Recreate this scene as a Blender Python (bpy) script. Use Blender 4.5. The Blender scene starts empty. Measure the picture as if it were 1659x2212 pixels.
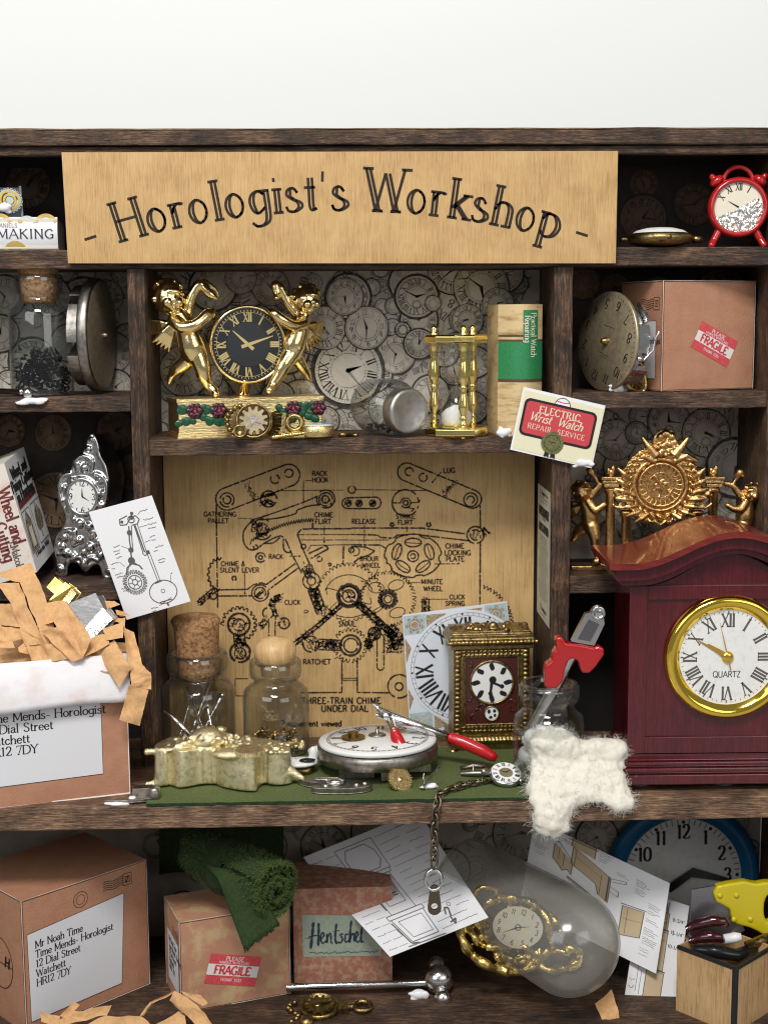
import bpy, math, random
from mathutils import Matrix, Vector, noise
from math import sin, cos, pi, radians as R
random.seed(7)
sc = bpy.context.scene
COL = sc.collection
sc.unit_settings.scale_length = 0.01          # one unit is a centimetre
# ------------------------------------------------------------------ camera
FP, CX0, CY0, DC = 3000.0, 829.5, 1106.0, 39.0
ROT = (Matrix.Rotation(R(-1.8), 4, 'Z') @ Matrix.Rotation(R(90 - 7.9), 4, 'X') @ Matrix.Rotation(R(-0.35), 4, 'Z')).to_3x3()
CAM = Vector((0, -DC, 0))
def ray(x, y):
    return ROT @ Vector(((x - CX0) / FP, -(y - CY0) / FP, -1))
CAM.z = -(CAM + ray(760, 1735) * (DC / ray(760, 1735).y)).z      # bench top is z = 0
def P(x, y, Y):
    d = ray(x, y); return CAM + d * ((Y + DC) / d.y)
def PZ(x, y, Z):
    d = ray(x, y); return CAM + d * ((Z - CAM.z) / d.z)
FWD = ROT @ Vector((0, 0, -1))
def KK(p):
    return (Vector(p) - CAM).dot(FWD) / FP                        # size of one photo unit at p
Y1, Y2 = 3.6, 6.7
# ------------------------------------------------------------------ materials
def nt(name):
    m = bpy.data.materials.new(name); m.use_nodes = True
    n = m.node_tree.nodes; l = m.node_tree.links
    return m, n, l, n['Principled BSDF']
def c4(c): return (c[0], c[1], c[2], 1)
def mat(name, col, rough=.5, metal=0, var=None, bump=None, coat=0, spec=None, sheen=0, sss=0, trans=0, rvar=0):
    """var=(colour, scale, lo, hi, stretch); bump=(scale, strength, stretch)"""
    m, n, l, b = nt(name)
    b.inputs['Base Color'].default_value = c4(col); b.inputs['Roughness'].default_value = rough
    b.inputs['Metallic'].default_value = metal; b.inputs['Coat Weight'].default_value = coat
    b.inputs['Coat Roughness'].default_value = .12
    if spec is not None: b.inputs['Specular IOR Level'].default_value = spec
    if sheen: b.inputs['Sheen Weight'].default_value = sheen
    if trans: b.inputs['Transmission Weight'].default_value = trans
    if sss:
        b.inputs['Subsurface Weight'].default_value = sss; b.inputs['Subsurface Radius'].default_value = (.15, .12, .1)
    tc = n.new('ShaderNodeTexCoord')
    def tex(scale, st=(1, 1, 1), det=5):
        mp = n.new('ShaderNodeMapping'); mp.inputs['Scale'].default_value = st
        l.new(tc.outputs['Object'], mp.inputs['Vector'])
        t = n.new('ShaderNodeTexNoise'); t.inputs['Scale'].default_value = scale; t.inputs['Detail'].default_value = det
        t.inputs['Roughness'].default_value = .62
        l.new(mp.outputs['Vector'], t.inputs['Vector']); return t
    if var:
        t = tex(var[1], var[4] if len(var) > 4 else (1, 1, 1))
        rp = n.new('ShaderNodeMapRange'); rp.inputs[1].default_value = var[2]; rp.inputs[2].default_value = var[3]
        l.new(t.outputs['Fac'], rp.inputs[0])
        mx = n.new('ShaderNodeMix'); mx.data_type = 'RGBA'
        mx.inputs[6].default_value = c4(col); mx.inputs[7].default_value = c4(var[0])
        l.new(rp.outputs[0], mx.inputs[0]); l.new(mx.outputs[2], b.inputs['Base Color'])
        if rvar:
            r2 = n.new('ShaderNodeMapRange'); r2.inputs[1].default_value = .35; r2.inputs[2].default_value = .65
            r2.inputs[3].default_value = rough; r2.inputs[4].default_value = min(1, rough + rvar)
            l.new(t.outputs['Fac'], r2.inputs[0]); l.new(r2.outputs[0], b.inputs['Roughness'])
    if bump:
        t = tex(bump[0], bump[2] if len(bump) > 2 else (1, 1, 1))
        bp = n.new('ShaderNodeBump'); bp.inputs['Strength'].default_value = bump[1]; bp.inputs['Distance'].default_value = .03
        l.new(t.outputs['Fac'], bp.inputs['Height']); l.new(bp.outputs[0], b.inputs['Normal'])
    return m
def wood(name, dark, mid, light, st, scale=3.2, bstr=.9, rough=.62, wear=None, rng=(.54, .82)):
    m, n, l, b = nt(name)
    tc = n.new('ShaderNodeTexCoord')
    def tx(s, stv, det=6, ro=.6):
        mp = n.new('ShaderNodeMapping'); mp.inputs['Scale'].default_value = stv
        l.new(tc.outputs['Object'], mp.inputs['Vector'])
        t = n.new('ShaderNodeTexNoise'); t.inputs['Scale'].default_value = s; t.inputs['Detail'].default_value = det; t.inputs['Roughness'].default_value = ro
        t.inputs['Distortion'].default_value = .35
        l.new(mp.outputs['Vector'], t.inputs['Vector']); return t
    g = tx(scale, st); f = tx(scale * 2.6, tuple(v * 1.3 for v in st)); big = tx(.9, (1, 1, 1), 3)
    ad = n.new('ShaderNodeMath'); ad.operation = 'MULTIPLY_ADD'; ad.inputs[1].default_value = .5
    l.new(f.outputs['Fac'], ad.inputs[0])
    h = n.new('ShaderNodeMath'); h.operation = 'MULTIPLY'; h.inputs[1].default_value = .5
    l.new(g.outputs['Fac'], h.inputs[0]); l.new(h.outputs[0], ad.inputs[2])
    a2 = n.new('ShaderNodeMath'); a2.operation = 'MULTIPLY_ADD'; a2.inputs[1].default_value = .35
    l.new(big.outputs['Fac'], a2.inputs[0]); l.new(ad.outputs[0], a2.inputs[2])
    r = n.new('ShaderNodeValToRGB'); e = r.color_ramp.elements
    e[0].position = rng[0]; e[0].color = c4(dark); e[1].position = rng[1]; e[1].color = c4(light)
    k = e.new((rng[0] + rng[1]) / 2 - .01); k.color = c4(mid)
    l.new(a2.outputs[0], r.inputs[0])
    if wear:
        w = tx(1.1, (1, 1, 1), 8, .75); wr = n.new('ShaderNodeMapRange'); wr.inputs[1].default_value = .60; wr.inputs[2].default_value = .72
        l.new(w.outputs['Fac'], wr.inputs[0])
        mx = n.new('ShaderNodeMix'); mx.data_type = 'RGBA'; mx.inputs[7].default_value = c4(wear)
        l.new(wr.outputs[0], mx.inputs[0]); l.new(r.outputs[0], mx.inputs[6]); l.new(mx.outputs[2], b.inputs['Base Color'])
    else: l.new(r.outputs[0], b.inputs['Base Color'])
    b.inputs['Roughness'].default_value = rough
    bp = n.new('ShaderNodeBump'); bp.inputs['Strength'].default_value = bstr; bp.inputs['Distance'].default_value = .06
    l.new(ad.outputs[0], bp.inputs['Height']); l.new(bp.outputs[0], b.inputs['Normal'])
    return m
def glassmat(name, tint=(.96, .97, .97), edge=(.45, .47, .47), rough=.02, refl=.42, haze=0, rim=.20):
    m, n, l, b = nt(name); n.remove(b); out = n['Material Output']
    lw = n.new('ShaderNodeLayerWeight'); lw.inputs['Blend'].default_value = .35
    pw = n.new('ShaderNodeMath'); pw.operation = 'POWER'; pw.inputs[1].default_value = 2.2; l.new(lw.outputs['Facing'], pw.inputs[0])
    mx = n.new('ShaderNodeMix'); mx.data_type = 'RGBA'; mx.inputs[6].default_value = c4(tint); mx.inputs[7].default_value = c4(edge)
    l.new(pw.outputs[0], mx.inputs[0])
    tr = n.new('ShaderNodeBsdfTransparent'); l.new(mx.outputs[2], tr.inputs[0])
    gl = n.new('ShaderNodeBsdfGlossy'); gl.inputs['Roughness'].default_value = rough
    fr = n.new('ShaderNodeMath'); fr.operation = 'MULTIPLY_ADD'; fr.inputs[1].default_value = refl * 1.6; fr.inputs[2].default_value = .05
    l.new(pw.outputs[0], fr.inputs[0])
    ms = n.new('ShaderNodeMixShader'); l.new(fr.outputs[0], ms.inputs[0]); l.new(tr.outputs[0], ms.inputs[1]); l.new(gl.outputs[0], ms.inputs[2])
    last = ms
    if True:
        df = n.new('ShaderNodeBsdfDiffuse'); df.inputs[0].default_value = (.75, .73, .68, 1)
        h2 = n.new('ShaderNodeMath'); h2.operation = 'MULTIPLY_ADD'; h2.inputs[1].default_value = rim; h2.inputs[2].default_value = haze  # pale diffuse at grazing angles stands in for refracted light at glass edges
        p3 = n.new('ShaderNodeMath'); p3.operation = 'POWER'; p3.inputs[1].default_value = 4.0; l.new(lw.outputs['Facing'], p3.inputs[0]); l.new(p3.outputs[0], h2.inputs[0])
        m2 = n.new('ShaderNodeMixShader'); l.new(h2.outputs[0], m2.inputs[0]); l.new(ms.outputs[0], m2.inputs[1]); l.new(df.outputs[0], m2.inputs[2]); last = m2
    l.new(last.outputs[0], out.inputs['Surface'])
    return m
M = {}
DK, MD, LT = (.010, .006, .004), (.062, .032, .0175), (.215, .12, .064)
M['wood_x'] = wood('stained wood along', DK, MD, LT, (.26, 3.4, 3.4), scale=6, bstr=.9, wear=(.19, .10, .05), rng=(.56, .83))
M['wood_z'] = wood('stained wood upright', DK, MD, LT, (3.4, 3.4, .26), scale=6, bstr=.9, wear=(.24, .12, .05), rng=(.56, .83))
M['bench'] = wood('bench wood', (.022, .012, .008), (.15, .08, .044), (.44, .275, .16), (.22, 3.4, 3.4), scale=6, bstr=.8, rng=(.55, .83))
M['back'] = mat('dark backing board', (.012, .009, .008), .8)
M['ply'] = wood('pale birch ply', (.36, .215, .08), (.51, .315, .125), (.60, .40, .175), (6, 2, .2), scale=4.5, bstr=.12, rough=.55)
M['ply2'] = wood('warm birch ply', (.38, .235, .092), (.56, .365, .155), (.64, .43, .195), (5, 2, .14), scale=3.6, bstr=.14, rough=.55)
M['paper'] = mat('white paper', (.80, .80, .82), .85, bump=(30, .08))
M['ink'] = mat('black ink', (.008, .007, .007), .7)
M['burn'] = mat('burnt line', (.022, .012, .006), .8)
M['grey_ink'] = mat('grey print', (.10, .095, .09), .8)
M['mid_ink'] = mat('soft grey print', (.2, .19, .185), .8)
M['gold'] = mat('polished gold', (1, .78, .38), .15, 1, bump=(5, .25))
M['gold_base'] = mat('crinkled gold base', (1, .79, .40), .3, 1, bump=(16, .9, (.25, 1, 1)))
M['gold_soft'] = mat('soft gold', (.92, .68, .3), .24, 1, var=(.28 and (.35, .2, .06), 14, .5, .8), bump=(22, .5))
M['bronze'] = mat('antique bronze', (.42, .30, .12), .32, 1, var=((.10, .07, .03), 9, .4, .7), bump=(20, .35))
M['rosegold'] = mat('antique rose gold', (.72, .46, .19), .27, 1, var=((.3, .17, .06), 10, .45, .75), bump=(26, .45))
M['brass'] = mat('pale cast brass', (1, .9, .6), .31, 1, var=((.6, .5, .27), 6, .45, .7), bump=(40, .8))
M['yellowbrass'] = mat('shiny yellow brass', (1, .8, .3), .14, 1, bump=(6, .15))
M['silver'] = mat('cast silver', (.60, .60, .60), .2, 1, bump=(7, .05))
M['steel'] = mat('dull steel', (.42, .39, .35), .36, 1, var=((.17, .15, .13), 5, .4, .75), bump=(24, .3))
M['chrome'] = mat('bright steel', (.72, .71, .7), .16, 1, bump=(12, .25))
M['darkmetal'] = mat('black metal', (.03, .03, .032), .22, .6)
M['chain'] = mat('aged brass chain', (.26, .215, .145), .38, 1, var=((.1, .085, .06), 10, .4, .7))
M['glass'] = glassmat('clear glass')
M['bulb_glass'] = glassmat('hourglass glass', (.95, .96, .96), (.4, .42, .42), .02, .6, .01, .5)
M['haze_glass'] = glassmat('cloudy plastic', (.91, .91, .89), (.5, .49, .46), .17, .4, .085, .45)
M['cork'] = mat('cork', (.46, .25, .11), .9, var=((.15, .065, .025), 9, .42, .66, (1, 1, 1)), bump=(13, 1))
M['ball'] = wood('turned pale wood', (.5, .3, .13), (.66, .43, .2), (.74, .52, .27), (4, 1, .3), scale=1.6, bstr=.05, rough=.45)
M['glue'] = mat('dried white glue', (.82, .82, .84), .22, sss=.2)
M['card'] = mat('tan cardboard', (.48, .24, .145), .62, var=((.43, .20, .115), 2, .4, .7), bump=(26, .7, (1, 1, .6)))
M['card_dark'] = mat('aged pink cardboard', (.33, .13, .085), .75, var=((.42, .27, .17), 4, .45, .62), bump=(24, .4))
M['card_fade'] = mat('faded cardboard', (.48, .24, .145), .65, var=((.55, .38, .2), 1.1, .5, .62), bump=(34, .5, (1, 1, .6)))
M['edge'] = mat('paper edge', (.68, .6, .54), .8)
M['kraft'] = mat('kraft tissue', (.68, .40, .185), .85, var=((.58, .32, .14), 9, .42, .68), bump=(26, .25), trans=0)
M['felt'] = mat('green felt', (.105, .135, .038), .95, var=((.06, .085, .022), 12, .4, .7), bump=(40, .8))
M['feltedge'] = mat('dark felt edge', (.012, .045, .016), .95, bump=(40, .8))
M['towel'] = mat('green towel', (.028, .055, .011), .95, var=((.014, .03, .007), 9, .4, .7), bump=(30, 1))
M['fuzz'] = mat('green towel loops', (.075, .125, .028), .9)
M['cotton'] = mat('cotton wool', (.76, .72, .63), 1, sss=.3, bump=(14, .5))
M['fibre'] = mat('cotton fibre', (.78, .75, .68), .9)
M['maho'] = wood('polished mahogany', (.050, .003, .006), (.080, .0045, .009), (.115, .010, .014), (5, 5, .3), scale=2.4, bstr=.04, rough=.2)
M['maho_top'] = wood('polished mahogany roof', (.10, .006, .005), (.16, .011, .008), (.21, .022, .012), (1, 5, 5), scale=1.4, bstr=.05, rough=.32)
for k_ in ('maho', 'maho_top'):
    b_ = M[k_].node_tree.nodes['Principled BSDF']; b_.inputs['Coat Weight'].default_value = .6; b_.inputs['Coat Roughness'].default_value = .08
M['redpaint'] = mat('red enamel', (.42, .012, .014), .18, coat=.5)
M['redplastic'] = mat('red plastic grip', (.50, .010, .016), .25, coat=.4, bump=(9, .1))
M['yellow'] = mat('yellow plastic', (.62, .50, .012), .28, coat=.3, bump=(5, .2))
M['blue'] = mat('blue plastic', (.010, .13, .30), .3)
M['dial'] = mat('white dial', (.80, .80, .78), .4, var=((.7, .69, .66), 4, .5, .7))
M['cream'] = mat('cream dial', (.74, .68, .55), .45)
M['blackdial'] = mat('black dial', (.010, .010, .012), .25, coat=.6)
M['dialgold'] = mat('printed gold', (.62, .50, .22), .35, .5)
M['plate'] = mat('champagne plate', (.46, .38, .25), .42, .7, var=((.3, .24, .15), 5, .4, .7))
def wallp(name, a, b): return mat(name, a, .85, var=(b, 1.3, .35, .7))
M['wp'] = wallp('pale wallpaper', (.47, .43, .37), (.33, .295, .25))
M['wp_ink'] = mat('wallpaper print', (.03, .027, .024), .85, var=((.10, .09, .08), 5, .45, .7))
M['wp_ink2'] = mat('wallpaper soft print', (.12, .11, .10), .85)
M['wp_face'] = mat('wallpaper dial', (.54, .50, .43), .85, var=((.42, .38, .31), 2, .35, .7))
M['wpd'] = wallp('dark wallpaper', (.016, .012, .011), (.035, .023, .016))
M['wpd_face'] = mat('brown wallpaper dial', (.17, .105, .06), .85, var=((.06, .035, .02), 2, .35, .7))
M['wpd_ink'] = mat('dark wallpaper print', (.018, .012, .009), .85)
M['wpd_line'] = mat('brown wallpaper line', (.09, .055, .034), .85)
M['wall'] = mat('white wall', (.80, .81, .80), .9)
# ------------------------------------------------------------------ mesh builder
class MB:
    def __init__(s): s.V = []; s.F = []; s.M = []; s.S = []; s.mi = 0; s.sm = True; s.T = Matrix.Identity(4)
    def add(s, vs, fs, mi=None, sm=None):
        o = len(s.V); T = s.T
        s.V += [T @ Vector(v) for v in vs]
        mi = s.mi if mi is None else mi; sm = s.sm if sm is None else sm
        for f in fs: s.F.append([i + o for i in f]); s.M.append(mi); s.S.append(sm)
    def box(s, x0, x1, y0, y1, z0, z1, mi=None):
        s.add([(x, y, z) for x in (x0, x1) for y in (y0, y1) for z in (z0, z1)],
              [(0, 1, 3, 2), (4, 6, 7, 5), (0, 4, 5, 1), (2, 3, 7, 6), (0, 2, 6, 4), (1, 5, 7, 3)], mi, False)
    def lathe(s, prof, n=36, c=(0, 0, 0), axis='z', mi=None, sx=1, sy=1, wob=0):
        vs = []; fs = []; k = len(prof)
        for i in range(n):
            a = 2 * pi * i / n
            for r, z in prof:
                r2 = r * (1 + wob * noise.noise((cos(a) * 2, sin(a) * 2, z * .05 + c[0])))
                v = (r2 * cos(a) * sx, r2 * sin(a) * sy, z)
                if axis == 'y': v = (v[0], z, v[1])
                elif axis == 'x': v = (z, v[0], v[1])
                vs.append((v[0] + c[0], v[1] + c[1], v[2] + c[2]))
        for i in range(n):
            j = (i + 1) % n
            for t in range(k - 1): fs.append((i * k + t, j * k + t, j * k + t + 1, i * k + t + 1))
        s.add(vs, fs, mi)
    def tube(s, pts, r, n=8, closed=False, mi=None, flat=1):
        pts = [Vector(p) for p in pts]; m = len(pts)
        rr = list(r) if hasattr(r, '__len__') else [r] * m
        vs = []; fs = []; up = None
        for i, p in enumerate(pts):
            a = pts[(i - 1) % m] if (i or closed) else p; b = pts[(i + 1) % m] if (i < m - 1 or closed) else p
            t = (b - a)
            t = t.normalized() if t.length > 1e-9 else Vector((0, 0, 1))
            if up is None: up = t.orthogonal().normalized()
            up = (up - t * up.dot(t)); up = up.normalized() if up.length > 1e-6 else t.orthogonal().normalized()
            w = t.cross(up)
            for k in range(n):
                an = 2 * pi * k / n; vs.append(p + (up * cos(an) + w * sin(an) * flat) * rr[i])
        for i in range(m if closed else m - 1):
            j = (i + 1) % m
            for k in range(n): fs.append((i * n + k, i * n + (k + 1) % n, j * n + (k + 1) % n, j * n + k))
        if not closed: fs += [tuple(range(n)), tuple(range((m - 1) * n, m * n))]
        s.add(vs, fs, mi)
    def ell(s, c, r, rot=None, n=14, m=9, mi=None):
        if not hasattr(r, '__len__'): r = (r, r, r)
        vs = []; fs = []; q = Matrix.Rotation(R(rot[1]), 3, rot[0]) if rot else None
        for j in range(m + 1):
            ph = pi * j / m
            for i in range(n):
                a = 2 * pi * i / n; v = Vector((r[0] * sin(ph) * cos(a), r[1] * sin(ph) * sin(a), r[2] * cos(ph)))
                if q: v = q @ v
                vs.append(v + Vector(c))
        for j in range(m):
            for i in range(n): fs.append((j * n + i, j * n + (i + 1) % n, (j + 1) * n + (i + 1) % n, (j + 1) * n + i))
        s.add(vs, fs, mi)
    def limb(s, pts, rr, n=10):
        s.tube(pts, rr, n)
        for p, r in zip(pts, rr): s.ell(p, r, n=n, m=7)
    def prism(s, poly, y0, y1, mi=None, sm=False, side=None):
        n = len(poly)
        s.add([(x, y0, z) for x, z in poly] + [(x, y1, z) for x, z in poly],
              [tuple(range(n)), tuple(range(2 * n - 1, n - 1, -1))], mi, False)
        s.add([(x, y0, z) for x, z in poly] + [(x, y1, z) for x, z in poly],
              [(i, (i + 1) % n, n + (i + 1) % n, n + i) for i in range(n)], mi if side is None else side, sm)
    def torus(s, c, Rr, r, n=40, m=8, mi=None, sx=1, sz=1):
        s.tube([(c[0] + Rr * cos(2 * pi * i / n) * sx, c[1], c[2] + Rr * sin(2 * pi * i / n) * sz) for i in range(n)], r, m, True, mi)
    def grid(s, fn, nu, nv, mi=None, sm=True):
        s.add([fn(i / nu, j / nv) for i in range(nu + 1) for j in range(nv + 1)],
              [(i * (nv + 1) + j, (i + 1) * (nv + 1) + j, (i + 1) * (nv + 1) + j + 1, i * (nv + 1) + j + 1) for i in range(nu) for j in range(nv)], mi, sm)
def mesh(name, mb, mats, k=1.0, weld=0):
    me = bpy.data.meshes.new(name)
    me.from_pydata([v * k for v in mb.V], [], mb.F)
    for m in mats: me.materials.append(M[m] if isinstance(m, str) else m)
    me.polygons.foreach_set('material_index', mb.M); me.polygons.foreach_set('use_smooth', mb.S)
    me.update(); return me
def mods(o, bevel=0, sub=0, remesh=0, smooth=0, solid=0, disp=None):
    if solid:
        x = o.modifiers.new('thick', 'SOLIDIFY'); x.thickness = solid; x.offset = 0
    if remesh:
        x = o.modifiers.new('fuse', 'REMESH'); x.mode = 'VOXEL'; x.voxel_size = remesh; x.use_smooth_shade = True
        if smooth:
            y = o.modifiers.new('soften', 'SMOOTH'); y.iterations = smooth; y.factor = .5
    if bevel:
        x = o.modifiers.new('edge', 'BEVEL'); x.width = bevel; x.segments = 2; x.limit_method = 'ANGLE'; x.angle_limit = R(40)
    if sub:
        x = o.modifiers.new('round', 'SUBSURF'); x.levels = x.render_levels = sub
def tag(o, label, cat, group=None, kind=None):
    o['label'] = label; o['category'] = cat
    if group: o['group'] = group
    if kind: o['kind'] = kind
class Thing:
    def __init__(s, name, label, cat, loc, rot=(0, 0, 0), k=None, group=None):
        s.o = bpy.data.objects.new(name, None); COL.objects.link(s.o); s.o.empty_display_size = .3
        s.o.location = loc; s.o.rotation_euler = [R(a) for a in rot]; s.k = KK(loc) if k is None else k
        tag(s.o, label, cat, group)
    def part(s, name, mb, mats, parent=None, label=None, **kw):
        o = bpy.data.objects.new(name, mesh(name, mb, mats, s.k)); COL.objects.link(o); o.parent = parent or s.o
        mods(o, **kw)
        if label: o['label'] = label
        return o
def solo(name, label, cat, loc, mb, mats, rot=(0, 0, 0), k=None, group=None, **kw):
    k = KK(loc) if k is None else k
    o = bpy.data.objects.new(name, mesh(name, mb, mats, k)); COL.objects.link(o); o.location = loc
    o.rotation_euler = [R(a) for a in rot]; tag(o, label, cat, group); mods(o, **kw); return o
# ------------------------------------------------------------------ flat art: lines, fills, lettering
def flat(y=-.4): return lambda u, v: (u, y, v)
def scr(Y, org=(0, 0, 0)):
    o = Vector(org); return lambda u, v: P(u, -v, Y) - o
def ribbon(mb, pts, w, mp, mi=0, closed=False):
    n = len(pts)
    if n < 2: return
    ww = list(w) if hasattr(w, '__len__') else [w] * n
    vs = []
    for i, (x, y) in enumerate(pts):
        a = pts[(i - 1) % n] if (i or closed) else pts[i]; b = pts[(i + 1) % n] if (i < n - 1 or closed) else pts[i]
        dx, dy = b[0] - a[0], b[1] - a[1]; L = math.hypot(dx, dy) or 1
        nx, ny = -dy / L * ww[i] / 2, dx / L * ww[i] / 2
        vs += [mp(x + nx, y + ny), mp(x - nx, y - ny)]
    m = n if closed else n - 1
    mb.add(vs, [(2 * i, 2 * i + 1, (2 * i + 3) % (2 * n), (2 * i + 2) % (2 * n)) for i in range(m)], mi, False)
def fill(mb, pts, mp, mi=0): mb.add([mp(*p) for p in pts], [tuple(range(len(pts)))], mi, False)
def line(mb, pts, w, mp, mi=0): 
    for a, b in zip(pts, pts[1:]):
        if math.hypot(a[0]-b[0], a[1]-b[1]) > 1e-6: ribbon(mb, [a, b], w, mp, mi)
def circ(cx, cy, r, n=32, a0=0, a1=360, ry=None):
    ry = r if ry is None else ry
    return [(cx + r * cos(R(a0 + (a1 - a0) * i / n)), cy + ry * sin(R(a0 + (a1 - a0) * i / n))) for i in range(n + (a1 - a0 != 360))]
def disc(mb, cx, cy, r, mp, mi=0, n=32, ry=None): fill(mb, circ(cx, cy, r, n, ry=ry), mp, mi)
def ring(mb, cx, cy, r, w, mp, mi=0, n=36, ry=None): ribbon(mb, circ(cx, cy, r, n, ry=ry), w, mp, mi, True)
def gearpts(cx, cy, r, teeth, d, n=4, ph=0):
    out = []
    for i in range(teeth):
        for f, rr in ((0, r - d), (.25, r - d), (.4, r), (.75, r), (.95, r - d)):
            a = 2 * pi * (i + f) / teeth + ph; out.append((cx + rr * cos(a), cy + rr * sin(a)))
    return out
def catmull(p, k=5):
    if len(p) < 3: return p
    out = []; q = [p[0]] + p + [p[-1]]
    if p[0] == p[-1]: q = [p[-2]] + p + [p[1]]
    for i in range(1, len(q) - 2):
        a, b, c, d = q[i - 1], q[i], q[i + 1], q[i + 2]
        for t in range(k):
            t = t / k
            out.append(tuple(.5 * (2 * b[j] + (c[j] - a[j]) * t + (2 * a[j] - 5 * b[j] + 4 * c[j] - d[j]) * t * t + (3 * b[j] - a[j] - 3 * c[j] + d[j]) * t ** 3) for j in (0, 1)))
    return out + [p[-1]]
GL = {}
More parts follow.
